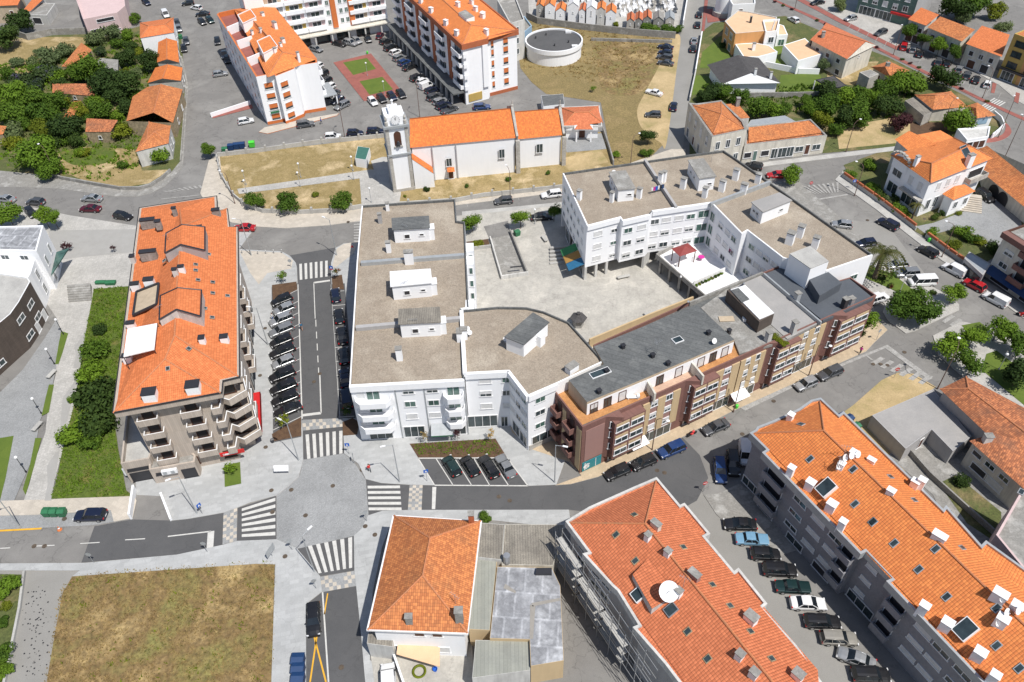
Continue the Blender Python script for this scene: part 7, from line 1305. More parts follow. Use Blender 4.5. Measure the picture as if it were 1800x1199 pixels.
for u, v, k, c, d, w in ((1480, 394, 'hatch', 'silver', (-34, -4), 'beside the white U shaped block, upper one'), (1522, 427, 'hatch', 'navy', (-34, 3), 'half hidden by the palm fronds'), (1577, 465, 'hatch', 'silver', (-36, 3), 'in the bays right of the palm tree'), (1594, 480, 'suv', 'light grey', (-36, 2), 'between the silver hatchback and the white minibus'), (1621, 495, 'bus', 'white', (-44, 2), 'beside the small park lawn'), (1543, 524, 'suv', 'white', (30, -10), 'behind the end of the dark roofed terrace'), (1732, 344, 'suv', 'black', (17, 12), 'on the villa driveway by the garages'), (1366, 307, 'sedan', 'red', (-36, 0), 'behind the round street tree'), (1325, 291, 'hatch', 'black', (-30, -6), 'in the street in front of the old shop row'),
                        (1229, 25, 'hatch', 'black', (1, -26), 'topmost on the concrete road'), (1226, 43, 'hatch', 'black', (1, -26), 'second on the concrete road, by the red path'), (1220, 71, 'sedan', 'silver', (1, -24), 'on the concrete road beside the lawns'), (1218, 85, 'hatch', 'black', (1, -24), 'directly below the silver saloon on the concrete road'), (1184, 186, 'sedan', 'navy', (4, -26), 'driving on the concrete road above the old corner building'), (1150, 162, 'old', 'white', (-26, -7), 'alone on the sandy strip'), (1148, 201, 'hatch', 'grey', (-26, -1), 'on the lower part of the sandy strip'),
                        (1170, 82, 'sedan', 'navy', (-26, -4), 'topmost of four in the dry field'), (1169, 92, 'hatch', 'navy', (-26, -4), 'second of four in the dry field'), (1168, 100, 'estate', 'grey', (-26, -4), 'third of four in the dry field'), (1170, 110, 'sedan', 'grey', (-26, -4), 'lowest of four in the dry field'),
                        (1395, 34, 'hatch', 'white', (-18, -10), 'driving on the avenue behind the white annex'), (1437, 4, 'sedan', 'black', (-30, 5), 'at the top edge beside a rounded shrub'), (1495, 32, 'hatch', 'silver', (-22, 5), 'in front of the green tiled block'), (1548, 57, 'estate', 'grey', (-20, 8), 'alone on the forecourt of the green tiled block')): car(u, v, d[0], d[1], k, c, w)
for i, (u, v, k, c) in enumerate(((1589, 81, 'suv', 'red'), (1605, 86, 'hatch', 'silver'), (1617, 94, 'hatch', 'black'), (1650, 108, 'suv', 'grey'), (1665, 111, 'hatch', 'black'), (1686, 121, 'hatch', 'light grey'), (1700, 132, 'suv', 'grey'), (1716, 139, 'sedan', 'black'), (1736, 147, 'hatch', 'white'))): car(u, v, 5, -13, k, c, ('leftmost' if not i else O[i] + ' from the left') + ' in the avenue bays', 'cars in the avenue bays')
for u, v, k, c, d, w in ((9, 349, 'sedan', 'silver', (-30, -4), 'at the left edge of the curved road'), (62, 354, 'hatch', 'grey', (-32, -3), 'second from the left on the curved road'), (161, 348, 'sedan', 'silver', (-30, -2), 'on the far lane beside the stone wall'), (158, 366, 'sedan', 'maroon', (-30, -1), 'on the near lane of the curved road'), (216, 379, 'hatch', 'black', (30, 5), 'driving towards the beige block'), (54, 373, 'hatch', 'black', (14, 14), 'parked beside the street trees on the left'), (429, 400, 'sedan', 'red', (-34, 0), 'rounding the corner behind the beige block'),
                        (257, 4, 'hatch', 'navy', (12, 8), 'in front of the pink house'), (291, 25, 'van', 'white', (10, 16), 'on the pavement above the street row'), (314, 50, 'hatch', 'light grey', (5, 18), 'beside the first house of the street row'), (311, 40, 'hatch', 'grey', (5, 18), 'tucked behind the first house of the street row'), (327, 72, 'hatch', 'grey', (4, 20), 'left kerb of the upper street'), (323, 85, 'hatch', 'black', (3, 20), 'beside the second house of the street row'), (345, 13, 'hatch', 'white', (-22, -4), 'topmost beside the upper street'), (356, 24, 'sedan', 'black', (-24, 2), 'below the white one beside the upper street'), (355, 38, 'hatch', 'black', (14, 12), 'left of a pair beside the upper street'), (369, 35, 'hatch', 'green', (14, 12), 'right of a pair beside the upper street'), (330, 5, 'hatch', 'black', (-22, 3), 'at the top edge of the upper street'), (382, 72, 'hatch', 'black', (2, 18), 'alone beside the orange and white block'), (394, 95, 'pickup', 'light grey', (3, 22), 'in the shade of the orange and white block'), (400, 104, 'hatch', 'black', (3, 20), 'in the shade below the pickup'),
                        (387, 129, 'hatch', 'silver', (26, -4), 'alone on the open tarmac west of the orange and white block'), (432, 212, 'hatch', 'white', (26, -5), 'alone on the tarmac beside the small ramp'), (537, 218, 'suv', 'grey', (26, -4), 'in front of the orange plinth'), (585, 239, 'hatch', 'white', (26, -2), 'beside the churchyard wall'), (624, 233, 'hatch', 'navy', (28, -1), 'middle one beside the churchyard wall'), (661, 230, 'estate', 'navy', (28, -1), 'beside the bell tower'), (847, 187, 'estate', 'blue', (26, -2), 'behind the church nave roof'), (885, 352, 'hatch', 'grey', (-32, 3), 'parked on the street below the church'), (969, 341, 'estate', 'white', (-34, 4), 'parked on the street beside the U shaped block'), (952, 381, 'sedan', 'black', (34, -3), 'in the shade between two street trees')): car(u, v, d[0], d[1], k, c, w)
rowcars([(556, 86, 'hatch', 'light grey', (20, 6)), (557, 117, 'hatch', 'white'), (565, 131, 'suv', 'black'), (572, 142, 'hatch', 'black'), (578, 153, 'hatch', 'white'), (584, 164, 'sedan', 'grey'), (593, 176, 'hatch', 'navy'), (601, 185, 'estate', 'light grey')], (-18, 9), 'along the east side of the orange and white block', 'cars beside the orange and white block')
rowcars([(596, 76, 'sedan', 'black', (20, 5)), (616, 75, 'suv', 'silver', (20, 5)), (627, 71, 'hatch', 'silver', (16, 9)), (647, 68, 'hatch', 'black', (8, 16)), (668, 62, 'hatch', 'maroon', (8, -14))], (1, 1), 'in the top row of the small car park', 'cars of the small car park')
rowcars([(678, 72, 'hatch', 'black'), (687, 83, 'suv', 'black'), (696, 91, 'hatch', 'white'), (702, 101, 'hatch', 'light grey'), (711, 109, 'hatch', 'blue'), (720, 117, 'sedan', 'black'), (734, 136, 'suv', 'black'), (744, 142, 'hatch', 'white'), (750, 150, 'van', 'white'), (759, 158, 'hatch', 'navy'), (764, 170, 'suv', 'grey'), (775, 177, 'estate', 'silver'), (780, 185, 'suv', 'navy'), (790, 192, 'pickup', 'grey')], (19, -8), 'beside the arcade of the tall rust red panelled block', 'cars beside the arcade')
for u, v, c, w in ((655, 178, 'white', 'leftmost of four below the brick island'), (671, 173, 'black', 'second of four below the brick island'), (689, 169, 'navy', 'third of four below the brick island'), (705, 165, 'black', 'rightmost of four below the brick island')): car(u, v, 12, 13, 'hatch', c, w, 'cars below the brick island')
# motorcycles
mt = thing('motorcycle', (0, 0, 0), 'red motorcycle parked at the kerb between two cars', 'motorcycle'); mb = MB(); mb.tube((-.5, 0, .7), (.35, 0, .8), .16, .2, n=8); mb.tube((.3, 0, .8), (.62, 0, .35), .06, n=6); mb.tube((-.2, 0, .35), (.2, 0, .4), .2, n=8); mb.build('body', M['red'], mt)
for x in (-.62, .65): mb = MB(); mb.tube((x, -.06, .31), (x, .06, .31), .31, n=14); mb.build('wheel', M['rubber'], mt)
mb = MB(); mb.tube((.38, -.35, 1.02), (.38, .35, 1.02), .025, n=5); mb.build('handlebar', M['steel'], mt); mb = MB(); mb.box(-.6, .05, -.13, .13, .84, .92); mb.build('seat', M['black'], mt)
mt.location = g(1216, 765, .1); mt.rotation_euler.z = .5; dup(mt, tuple(g(1794, 556, .1)), -.6, label='dark motorcycle at the right edge, below the white vans')
# ------------------------------------------------------------------ trees
def crown(n, s, seed, flat=1.0, lobes=9, sparse=False):
    r = random.Random(seed); m = MB(); C_ = []
    for i in range(lobes):
        a = r.uniform(0, 6.283); e = r.uniform(-.5, 1) ; q = r.uniform(.25, .62); C_.append((Vector((math.cos(a) * q, math.sin(a) * q, e * .5 * flat)), r.uniform(.32, .55)))
    C_.append((Vector((0, 0, 0)), .62))
    for i in range(n):
        c, rad = r.choice(C_); d = Vector((r.gauss(0, 1), r.gauss(0, 1), r.gauss(0, 1))).normalized(); rr = rad * (r.uniform(.55, 1.08) if not sparse else r.uniform(.2, 1.2)); p = c + Vector((d.x * rr, d.y * rr, d.z * rr * flat))
        nn = (d + Vector((r.gauss(0, .5), r.gauss(0, .5), r.gauss(.35, .5)))).normalized(); a = nn.orthogonal().normalized(); b = nn.cross(a); t = r.uniform(0, 6.283); a, b = a * math.cos(t) + b * math.sin(t), b * math.cos(t) - a * math.sin(t); k = s * r.uniform(.6, 1.35)
        m.poly([p - a * k, p + b * k * .55 + nn * k * .1, p + a * k, p - b * k * .55])
    return m
CR = [crown(2600, .075, i, f).mesh('crown', M['leaf']) for i, f in ((1, .85), (2, 1.0), (3, .75), (4, .9))]; CS = [crown(260, .13, 9, 1.2, 5, True).mesh('crown', M['leaf']), crown(110, .16, 19, 1.4, 4, True).mesh('crown', M['leaf'])]
CB = [crown(1500, .08, i, .6).mesh('foliage', M['leaf']) for i in (11, 12)]
tm = MB(); tm.tube((0, 0, 0), (.03, 0, .45), .055, .04, n=7); tm.tube((.03, 0, .45), (-.05, .03, 1), .04, .02, n=6)
for a in (0.3, 2.2, 4.1): tm.tube((.03, 0, .5), (.03 + .25 * math.cos(a), .25 * math.sin(a), .85), .025, .01, n=5)
TRK = tm.mesh('trunk', M['bark'])
def tree(u, v, r, h, mat='leaf', label='', name='tree', group=None, cr=None, cat='tree', z=0.0):
    zc = max(r * .8, h - r * .85) + z; p = g(u, v, zc); t = thing(name, (p.x, p.y, .05 + z), label, cat, group, random.uniform(0, 6.28)); zc -= .05 + z
    c = inst('crown', cr or random.choice(CR), t, (0, 0, zc), 0, (r * 1.06, r * 1.06, r * .95)); c.material_slots[0].link = 'OBJECT'; c.material_slots[0].material = M[mat]
    k = inst('trunk', TRK, t, (0, 0, 0), 0, (h * .28 if r > 1.2 else .5, h * .28 if r > 1.2 else .5, zc)); return t
def bush(u, v, r, mat, label, cat='shrub', name='bush', zs=1.0, group=None):
    p = g(u, v, r * .45); t = thing(name, (p.x, p.y, .05), label, cat, group, random.uniform(0, 6.28)); c = inst('foliage', random.choice(CB), t, (0, 0, r * .42), 0, (r * 1.08, r * 1.08, r * zs)); c.material_slots[0].link = 'OBJECT'; c.material_slots[0].material = M[mat]; return t
for u, v, r, h, m, l in ((446, 353, 2.3, 4.2, 'leaf', 'leftmost round tree along the churchyard wall'), (507, 357, 2.9, 4.8, 'leaf', 'largest round tree in the middle of the churchyard wall'), (601, 355, 2.7, 4.6, 'leaf', 'round tree at the right end of the churchyard wall row'), (829, 388, 2.3, 5, 'leafb', 'bright green tree beside the long white block'), (915, 380, 2.1, 5, 'leafb', 'bright green tree in front of the black saloon'), (974, 369, 1.7, 4.5, 'leaf', 'shaded tree beside the U shaped block'), (367, 261, 1.9, 4.2, 'leaf', 'small tree at the corner by the recycling containers'),
                       (1140, 237, 2.2, 4.4, 'leafd', 'dark round tree on the dry slope'), (1391, 308, 2.5, 4.6, 'leafb', 'round street tree beside the zebra crossing, upper right'), (1591, 538, 3.1, 6, 'leaf', 'dense tree on the left of the small triangular park'), (1630, 545, 3.0, 6, 'leaf', 'tree on the right of the small triangular park'), (1608, 530, 2.8, 6, 'leaf', 'rear tree of the small triangular park'), (1677, 515, 2.1, 4.5, 'leafb', 'light tree at the tip of the small park'), (1714, 589, 2.4, 5, 'leafb', 'tree between two others at the top of the right hand park'), (1757, 577, 2.8, 5.5, 'leafb', 'upper tree of the right hand park'), (1671, 610, 2.8, 5.2, 'leafb', 'left tree of the right hand park, overhanging the road'), (1711, 638, 2.6, 5.2, 'leaf', 'darker tree above the brown roofed house'), (1797, 607, 2.6, 5.2, 'leaf', 'tree at the right edge of the park'), (1792, 657, 3, 5.5, 'leafd', 'dark tree at the right edge over the lawn'), (1522, 562, 2.2, 5, 'leafb', 'bright tree at the corner of the maroon block'),
                       (13, 377, 3.2, 6, 'leafb', 'street tree at the left edge of the plaza'), (76, 379, 2.1, 5, 'leafb', 'thin street tree on the plaza, left of a pair'), (92, 380, 1.9, 5, 'leafb', 'thin street tree on the plaza, right of a pair'), (62, 270, 5.2, 8, 'leafb', 'large bright tree at the bottom of the overgrown plots'), (83, 296, 3.2, 5, 'leafb', 'bright tree overhanging the stone wall and lay-by'),
                       (30, 38, 4.6, 6, 'leafd', 'dark tree beside the white garage'), (8, 62, 5, 7, 'leafd', 'dark tree at the upper left edge'), (235, 33, 2.2, 3.5, 'leaf', 'small tree below the pink house'), (217, 101, 3.4, 5, 'leafd', 'brownish green tree beside the concrete shack'), (261, 107, 3.3, 6, 'leafd', 'dark tree behind the second row house'), (150, 118, 4.8, 6, 'leaf', 'broad tree below the magenta blossom'), (130, 128, 3.4, 5, 'leaf', 'tree left of the broad one below the blossom'), (186, 147, 4.8, 7, 'leafd', 'large dark tree in the middle of the overgrown plots'), (222, 149, 4.6, 7, 'leafd', 'large dark tree beside the third row house'), (205, 165, 3.6, 5, 'leafd', 'dark tree in front of the two largest dark ones'), (221, 190, 2.6, 4, 'leafd', 'rounded tree beside the collapsing roof'), (179, 191, 3.3, 5, 'leaf', 'tree above the small ruined house'), (140, 194, 2.8, 5, 'leafy', 'yellow green tree beside the triangular roof remnant'), (118, 223, 4.4, 6, 'leafd', 'dark spreading tree left of the small ruined house'), (75, 200, 4, 6, 'leaf', 'tree left of the triangular roof remnant'), (68, 226, 3, 4.5, 'leafy', 'yellowish tree above the large bright one'),
                       (15, 168, 5, 7, 'leafb', 'bright tree at the left edge of the overgrown plots'), (50, 172, 4, 5, 'leaf', 'tree left of the low ruined roof'), (96, 180, 3.4, 5, 'leaf', 'tree below the low ruined roof'), (282, 271, 2.7, 4.5, 'leafb', 'tree in front of the last row house'), (105, 152, 2.6, 4, 'leafd', 'dark tree growing through the low ruined roof'), (20, 200, 4, 5.5, 'leaf', 'tree at the left edge above the tile sliver'),
                       (1597, 147, 4.3, 7, 'leafb', 'tall bright tree beside the small bungalow'), (1578, 146, 3.2, 6, 'leafb', 'tree directly below the small bungalow'), (1515, 170, 3.3, 5, 'leaf', 'orchard tree below the grey concrete hut'), (1485, 170, 3, 5, 'leafb', 'orchard tree right of the open shelter'), (1457, 162, 3.2, 5, 'leafd', 'dark tree below the open shelter'), (1456, 186, 3.6, 5, 'leaf', 'orchard tree at the end of the grey garden wall'), (1536, 169, 3, 5, 'leafb', 'orchard tree in the middle of the dark green group'), (1556, 157, 3.3, 5.5, 'leaf', 'orchard tree at the right of the dark green group'), (1510, 203, 3.8, 5, 'leaf', 'broad orchard tree above the bare soil'), (1490, 207, 3.2, 4.5, 'leafd', 'dark orchard tree left of the broad one'), (1448, 209, 2.8, 4.5, 'leafy', 'yellowish tree beside the end of the old shop row'), (1470, 226, 2.2, 3.5, 'leaf', 'low tree at the end of the old shop row'), (1563, 187, 3.6, 5, 'leafd', 'dark tree left of the purple tree'), (1583, 212, 3.2, 5, 'leafp', 'purple leaved tree on the bare soil'), (1682, 208, 4.1, 6.5, 'leafb', 'large light green tree above the villa'), (1423, 192, 2.3, 4, 'leafb', 'small tree behind the old shop row'), (1417, 178, 1.9, 3.5, 'leaf', 'small tree under the grey garden wall'),
                       (1250, 160, 3, 4.5, 'leafd', 'dark tree between the corner building and bungalow'), (1275, 161, 2.7, 4.2, 'leaf', 'second tree between the corner building and bungalow'), (1300, 171, 2.7, 4, 'leaf', 'tree behind the tiled rear wing'), (1333, 190, 3.4, 4.5, 'leaf', 'tree above the pale blue lean-to, left'), (1357, 190, 3, 4.2, 'leafb', 'tree above the pale blue lean-to, middle'), (1373, 193, 2.6, 4, 'leaf', 'tree above the pale blue lean-to, right'), (1234, 170, 2, 3.2, 'leafd', 'small dark tree behind the corner building'),
                       (1600, 54, 2.5, 6, 'leaf', 'first avenue tree beside the end house'), (1626, 67, 2.1, 6, 'leaf', 'second avenue tree, slender'), (1654, 78, 2.5, 6, 'leafb', 'third avenue tree in front of the long house'), (1680, 92, 2.2, 5.5, 'leaf', 'fourth avenue tree at the house corner'), (1664, 135, 4.3, 7, 'leafd', 'large dark tree overhanging the avenue'), (1685, 12, 5, 6, 'leafd', 'dark tree group behind the avenue row, left'), (1712, 8, 5, 6, 'leaf', 'tree behind the avenue row, right'), (1693, 29, 2.6, 4, 'reed', 'grey green olive behind the avenue row'), (1750, 20, 3.2, 4, 'leafy', 'yellow green vine covered tree near the top right'), (1762, 47, 2.6, 4.5, 'reed', 'olive tree behind the ochre block'), (1451, 113, 1.9, 4, 'reed', 'olive tree beside the garden building'), (1477, 8, 2.6, 3, 'reed', 'rounded shrub tree at the top edge of the forecourt')): tree(u, v, r, h, m, l)
for u, v, r, h, m, l in ((495, 484, 1.2, 3, 'leafb', 'young green sapling in the upper mulch bed'), (591, 476, .9, 3, 'leafr', 'brown sapling beside the crossing signs'), (497, 738, 1.3, 3, 'leafy', 'yellowish sapling in the lower mulch bed'), (609, 722, 1.1, 3, 'leafd', 'shaded sapling beside the long white block'), (747, 766, .9, 3, 'drystem', 'left sapling in the planted bed'), (803, 762, 1.0, 3.2, 'leafp', 'middle sapling in the planted bed'), (862, 762, .9, 3, 'drystem', 'right sapling in the planted bed'), (404, 822, 1.2, 2.6, 'leafb', 'sapling in the small lawn by the beige block'), (1567, 482, 1.2, 3.5, 'leaf', 'thin sapling on the small park lawn'), (116, 432, 1.3, 2.6, 'leafp', 'dark purple small tree near the glass canopy'), (198, 435, .7, 2, 'leafp', 'tiny purple tree in the middle of the grey plaza'), (1042, 155, 1.0, 2, 'leafb', 'single young tree in the dry field')):
    tree(u, v, r, h, m, l, 'sapling', cr=CS[0] if m not in ('drystem',) and 'middle s' not in l else CS[1])
for u, v, r, m, l in ((554, 342, 1.0, 'leafy', 'small shrub between the two larger churchyard trees'), (750, 334, .9, 'leafd', 'round shrub below the bell tower'), (821, 327, .7, 'leaf', 'first small shrub below the nave'), (893, 315, .9, 'leaf', 'second small shrub below the nave'), (964, 304, .8, 'leaf', 'shrub below the chancel'), (712, 345, .5, 'leafy', 'tiny shrub at the foot of the bell tower'), (1137, 270, 1.8, 'leaf', 'broad shrub behind the U shaped block'), (1083, 272, 1.3, 'leafb', 'bright shrub beside the retaining wall'), (1511, 588, 1.0, 'leafd', 'small dark bush at the foot of the corner tree'), (215, 291, 1.7, 'leaf', 'low bush on the grassy slope'), (196, 47, 1.5, 'leafd', 'grey green bush below the concrete wall'), (210, 232, 3.4, 'leafy', 'large yellow green bush covering the ruined house'), (240, 224, 3.0, 'leafy', 'yellow green bush beside the collapsing roof'), (26, 234, 3.4, 'reed', 'pale cane clump at the left edge'), (38, 142, 4.2, 'leafv', 'vine thicket with violet flowers, left'), (82, 128, 4.2, 'leafv', 'vine thicket with violet flowers, right'), (60, 152, 3.2, 'leafv', 'vine thicket with violet flowers, lower'), (90, 101, 3.8, 'reed', 'cane thicket left of the tiled outbuilding'), (60, 111, 2.4, 'reed', 'small cane clump in the meadow'), (117, 90, 3.0, 'reed', 'cane clump above the tiled outbuilding'), (175, 68, 3.6, 'reed', 'cane thicket below the concrete wall, left'), (198, 60, 3.4, 'reed', 'cane thicket below the concrete wall, right'), (150, 94, 1.5, 'bouga', 'bush of magenta blossom'), (175, 92, 2.6, 'leafv', 'vine bush beside the magenta blossom'), (205, 78, 2.6, 'leaf', 'bush beside the first row house'), (128, 165, 3, 'leaf', 'bush below the broken roof'), (50, 200, 3, 'leafv', 'dark vine bush among the left hand trees'), (240, 130, 2.2, 'reed', 'pale bush between the row houses and dark trees'), (95, 250, 2.6, 'leafd', 'dark bush beside the large bright tree'), (133, 250, 2.6, 'leafd', 'dark bush left of the grassy slope'),
                    (1137, 48, 2.4, 'leaf', 'left bush below the cemetery'), (1153, 52, 2.0, 'leafb', 'middle bush below the cemetery'), (1173, 51, 2.6, 'leaf', 'right bush below the cemetery'), (1193, 52, 2.0, 'leaf', 'bush at the cemetery corner by the road'), (1082, 43, 1.3, 'leafy', 'yellowish bush beside the rightmost white mausoleum'), (1527, 290, 2.2, 'leafb', 'large round bush at the front corner of the villa'), (1494, 306, 1.6, 'leafb', 'spiky bush at the tip of the villa garden'), (1534, 330, 1.8, 'leafb', 'round hedge bush beside the villa wall, upper'), (1548, 344, 1.9, 'leafr', 'flowering bush beside the villa wall'), (1562, 354, 1.4, 'reed', 'pale bush beside the villa wall'), (1582, 368, 2.0, 'leafb', 'bright bush beside the villa wall, lower'), (1575, 349, 1.4, 'leafd', 'dark bush against the villa front'), (1594, 379, 1.0, 'leafy', 'low plants at the villa gate'), (1645, 382, 1.2, 'leafr', 'reddish bush below the villa porch'), (1656, 374, 1.0, 'leafd', 'dark bush beside the villa porch steps'), (1685, 375, .8, 'leafy', 'low yellow green plants below the villa porch'), (1640, 409, 1.6, 'leafb', 'bush beside the driveway gate'), (1676, 431, 1.8, 'leafy', 'rounded yellowish bush behind the brick wall'), (1692, 408, 2.2, 'leafb', 'large bush in the walled garden'), (1708, 420, 1.9, 'leaf', 'bush right of the large one in the walled garden'), (1723, 424, 1.5, 'leafy', 'low bush at the corner of the walled garden'), (1752, 440, 2.2, 'leafd', 'shaded bush against the right hand block'), (1550, 488, .9, 'leafd', 'round bush on the small park lawn, left'), (1566, 503, .8, 'leafr', 'round bush on the small park lawn, right'), (1640, 514, .8, 'leafr', 'orange flower patch beside the minibus'),
                    (176, 580, 1.5, 'leafd', 'small round bush on the green plot, topmost'), (166, 617, 3.0, 'leaf', 'second bush down the green plot'), (160, 655, 3.0, 'leafb', 'third bush down the green plot'), (173, 700, 4.3, 'leafd', 'largest dark bush on the green plot'), (182, 738, 3.9, 'leafd', 'dark bush below the largest one'), (136, 760, 3.2, 'leafb', 'bright bush at the edge of the paved path'), (128, 702, 1.0, 'leafb', 'tiny bush at the edge of the paved path'), (160, 772, 2.4, 'leaf', 'low bush below the dark ones'), (6, 1031, 2.2, 'leafb', 'spreading palm like bush at the left edge'), (10, 1066, .9, 'leafy', 'small yellowish bush at the left edge'), (4, 1095, 1.0, 'leaf', 'round bush at the left edge beside the lane'), (7, 1152, 1.7, 'leaf', 'larger bush at the lower left edge'), (3, 1180, 1.5, 'leafb', 'bush in the lower left corner'), (840, 429, 1.4, 'leafy', 'yellow flowered plants in the courtyard planter'), (852, 911, 1.2, 'leaf', 'bush behind the old hipped house'), (1690, 845, 1.4, 'leafd', 'dark bush beside the rendered house wing'), (1290, 88, 1.2, 'leafd', 'dark shrub on the upper lawn of the orange house'), (1242, 152, 1.2, 'leaf', 'shrub on the lawn below the path'), (1270, 80, 1.3, 'leafd', 'shrub in the shade of the orange house'), (1340, 105, .9, 'leafd', 'clipped round shrub before the low white house')): bush(u, v, r, m, l, zs=1.5 if m in ('reed', 'leafd') else 1.0)
random.seed(11)
for u, v, r, m in ((30, 110, 2.4, 'reed'), (12, 130, 3, 'leaf'), (60, 178, 2.6, 'leafy'), (30, 160, 3, 'leafd'), (92, 206, 3, 'leaf'), (46, 218, 3, 'leaf'), (20, 252, 2.6, 'leafy'), (96, 228, 2.6, 'leafb'), (160, 205, 2.4, 'leaf'), (165, 180, 3, 'leafb'), (205, 205, 2.4, 'leafb'), (230, 82, 2.4, 'leafd'), (245, 92, 2, 'leafy'), (225, 62, 2.6, 'leafb'), (215, 128, 2.2, 'leafy'), (240, 170, 2.4, 'leaf'), (110, 180, 2.4, 'leafy'), (140, 270, 1.8, 'leafb'), (100, 135, 3, 'leafb'), (65, 122, 2.8, 'leaf'), (160, 70, 2.4, 'reed'), (70, 92, 2.2, 'reed'), (150, 270, 1.6, 'leafy'), (120, 245, 2.6, 'leaf')):
    bush(u, v, r, m, 'wild green shrub filling a gap between the trees of the overgrown plots', 'shrub', 'bush', random.uniform(.9, 1.5), 'wild shrubs of the overgrown plots')
def palmt(u, v, h, r, n, label):
    p = g(u, v, h); t = thing('palm_tree', (p.x, p.y, .1), label, 'palm tree'); mb = MB(); mb.tube((p.x, p.y, 0), (p.x + .1, p.y, h), .35 * r / 3, .28 * r / 3, n=9); mb.build('trunk', M['bark'], t); mb = MB(); rr = random.Random(3)
    for i in range(n):
        a = 6.283 * i / n + rr.uniform(-.1, .1); lift = rr.uniform(.1, 1.3); pr = None; d = Vector((math.cos(a), math.sin(a), 0)); s = Vector((-d.y, d.x, 0))
        for k in range(8):
            q = k / 7; c = p + d * (r * q) + Vector((0, 0, r * (lift * q - (.45 + lift * .7) * q * q * 1.25)))
            if pr is not None:
                for sg in (-1, 1):
                    for w_ in (0, .5): c0 = pr.lerp(c, w_); e = c0 + s * sg * r * .15 * (1 - .9 * abs(q - .4)) + d * r * .12 - Vector((0, 0, r * .05)); mb.poly([c0, c0 + (c - pr) * .42, e])
            pr = c
    mb.build('fronds', M['palm'], t)
palmt(1553, 445, 6.0, 4.4, 30, 'large palm tree with drooping fronds beside the white U shaped block'); palmt(1612, 360, 3.6, 1.6, 18, 'small palm tree beside the villa gate'); palmt(1290, 14, 2.4, 1.4, 14, 'small palm in front of the round white tower')
# grass and plants nobody could count
def tufts(name, px, n, h, mat, z, seed, w=.05, label=None, cat=None, dens=None):
    r = random.Random(seed); P = [g2(p) for p in px]; x0, x1 = min(p.x for p in P), max(p.x for p in P); y0, y1 = min(p.y for p in P), max(p.y for p in P); m = MB(); k = 0
    def ins(x, y):
        c = False
        for i in range(len(P)):
            a, b = P[i], P[i - 1]
            if (a.y > y) != (b.y > y) and x < (b.x - a.x) * (y - a.y) / (b.y - a.y) + a.x: c = not c
        return c
    while k < n:
        cx, cy = r.uniform(x0, x1), r.uniform(y0, y1)
        if not ins(cx, cy): continue
        for j in range(r.randint(3, 9)):
            x, y = cx + r.gauss(0, .35), cy + r.gauss(0, .35)
            if not ins(x, y): continue
            a = r.uniform(0, 6.28); hh = h * r.uniform(.5, 1.4); lx, ly = r.gauss(0, hh * .5), r.gauss(0, hh * .5); dx, dy = math.cos(a) * w * r.uniform(.6, 1.8), math.sin(a) * w * r.uniform(.6, 1.8)
            m.poly([(x - dx, y - dy, z), (x + dx, y + dy, z), (x + lx, y + ly, z + hh)]); k += 1
    m.build(name, M[mat], None, (P[0].x, P[0].y, z), kind='stuff', label=label, cat=cat)
FP = [(121, 1011), (250, 1000), (450, 988), (486, 987), (483, 1060), (481, 1260), (56, 1260), (79, 1199), (94, 1110), (106, 1040)]
tufts('dry_grass', FP, 9500, .26, 'drystem', .07, 1, .07, 'tall dry grass covering the large field at the bottom left', 'grass'); tufts('weeds', FP, 450, .35, 'leafy', .07, 2, .10, 'green weeds scattered through the dry field at the bottom left', 'weeds')
GP = [(165, 508), (226, 503), (222, 560), (200, 730), (208, 790), (222, 862), (235, 872), (90, 877), (100, 840), (110, 790), (133, 700), (148, 600)]
tufts('grass', GP, 9000, .28, 'leafb', .16, 3, .09, 'long green grass on the plot beside the beige block', 'grass'); SP = [(-20, 120), (100, 90), (250, 60), (300, 100), (300, 220), (240, 300), (180, 320), (95, 305), (-20, 290)]
tufts('undergrowth', SP, 7000, .6, 'leafb', .05, 4, .22, 'green undergrowth filling the overgrown plots', 'undergrowth'); tufts('dry_grass', [(915, 120), (1120, 165), (1160, 80), (1185, 70), (930, 40)], 3500, .3, 'drystem', .07, 5, .14, 'dry grass on the field around the round tank', 'grass')
tufts('bed_plants', [(724, 782), (868, 773), (886, 801), (738, 802)], 900, .3, 'leafb', .16, 6, .07, 'small green plants in the long planted bed', 'plants'); tufts('undergrowth', [(1240, 150), (1440, 150), (1600, 160), (1650, 200), (1480, 220), (1400, 200), (1240, 180)], 3500, .6, 'leaf', .05, 7, .2, 'green undergrowth below the orchard trees', 'undergrowth')
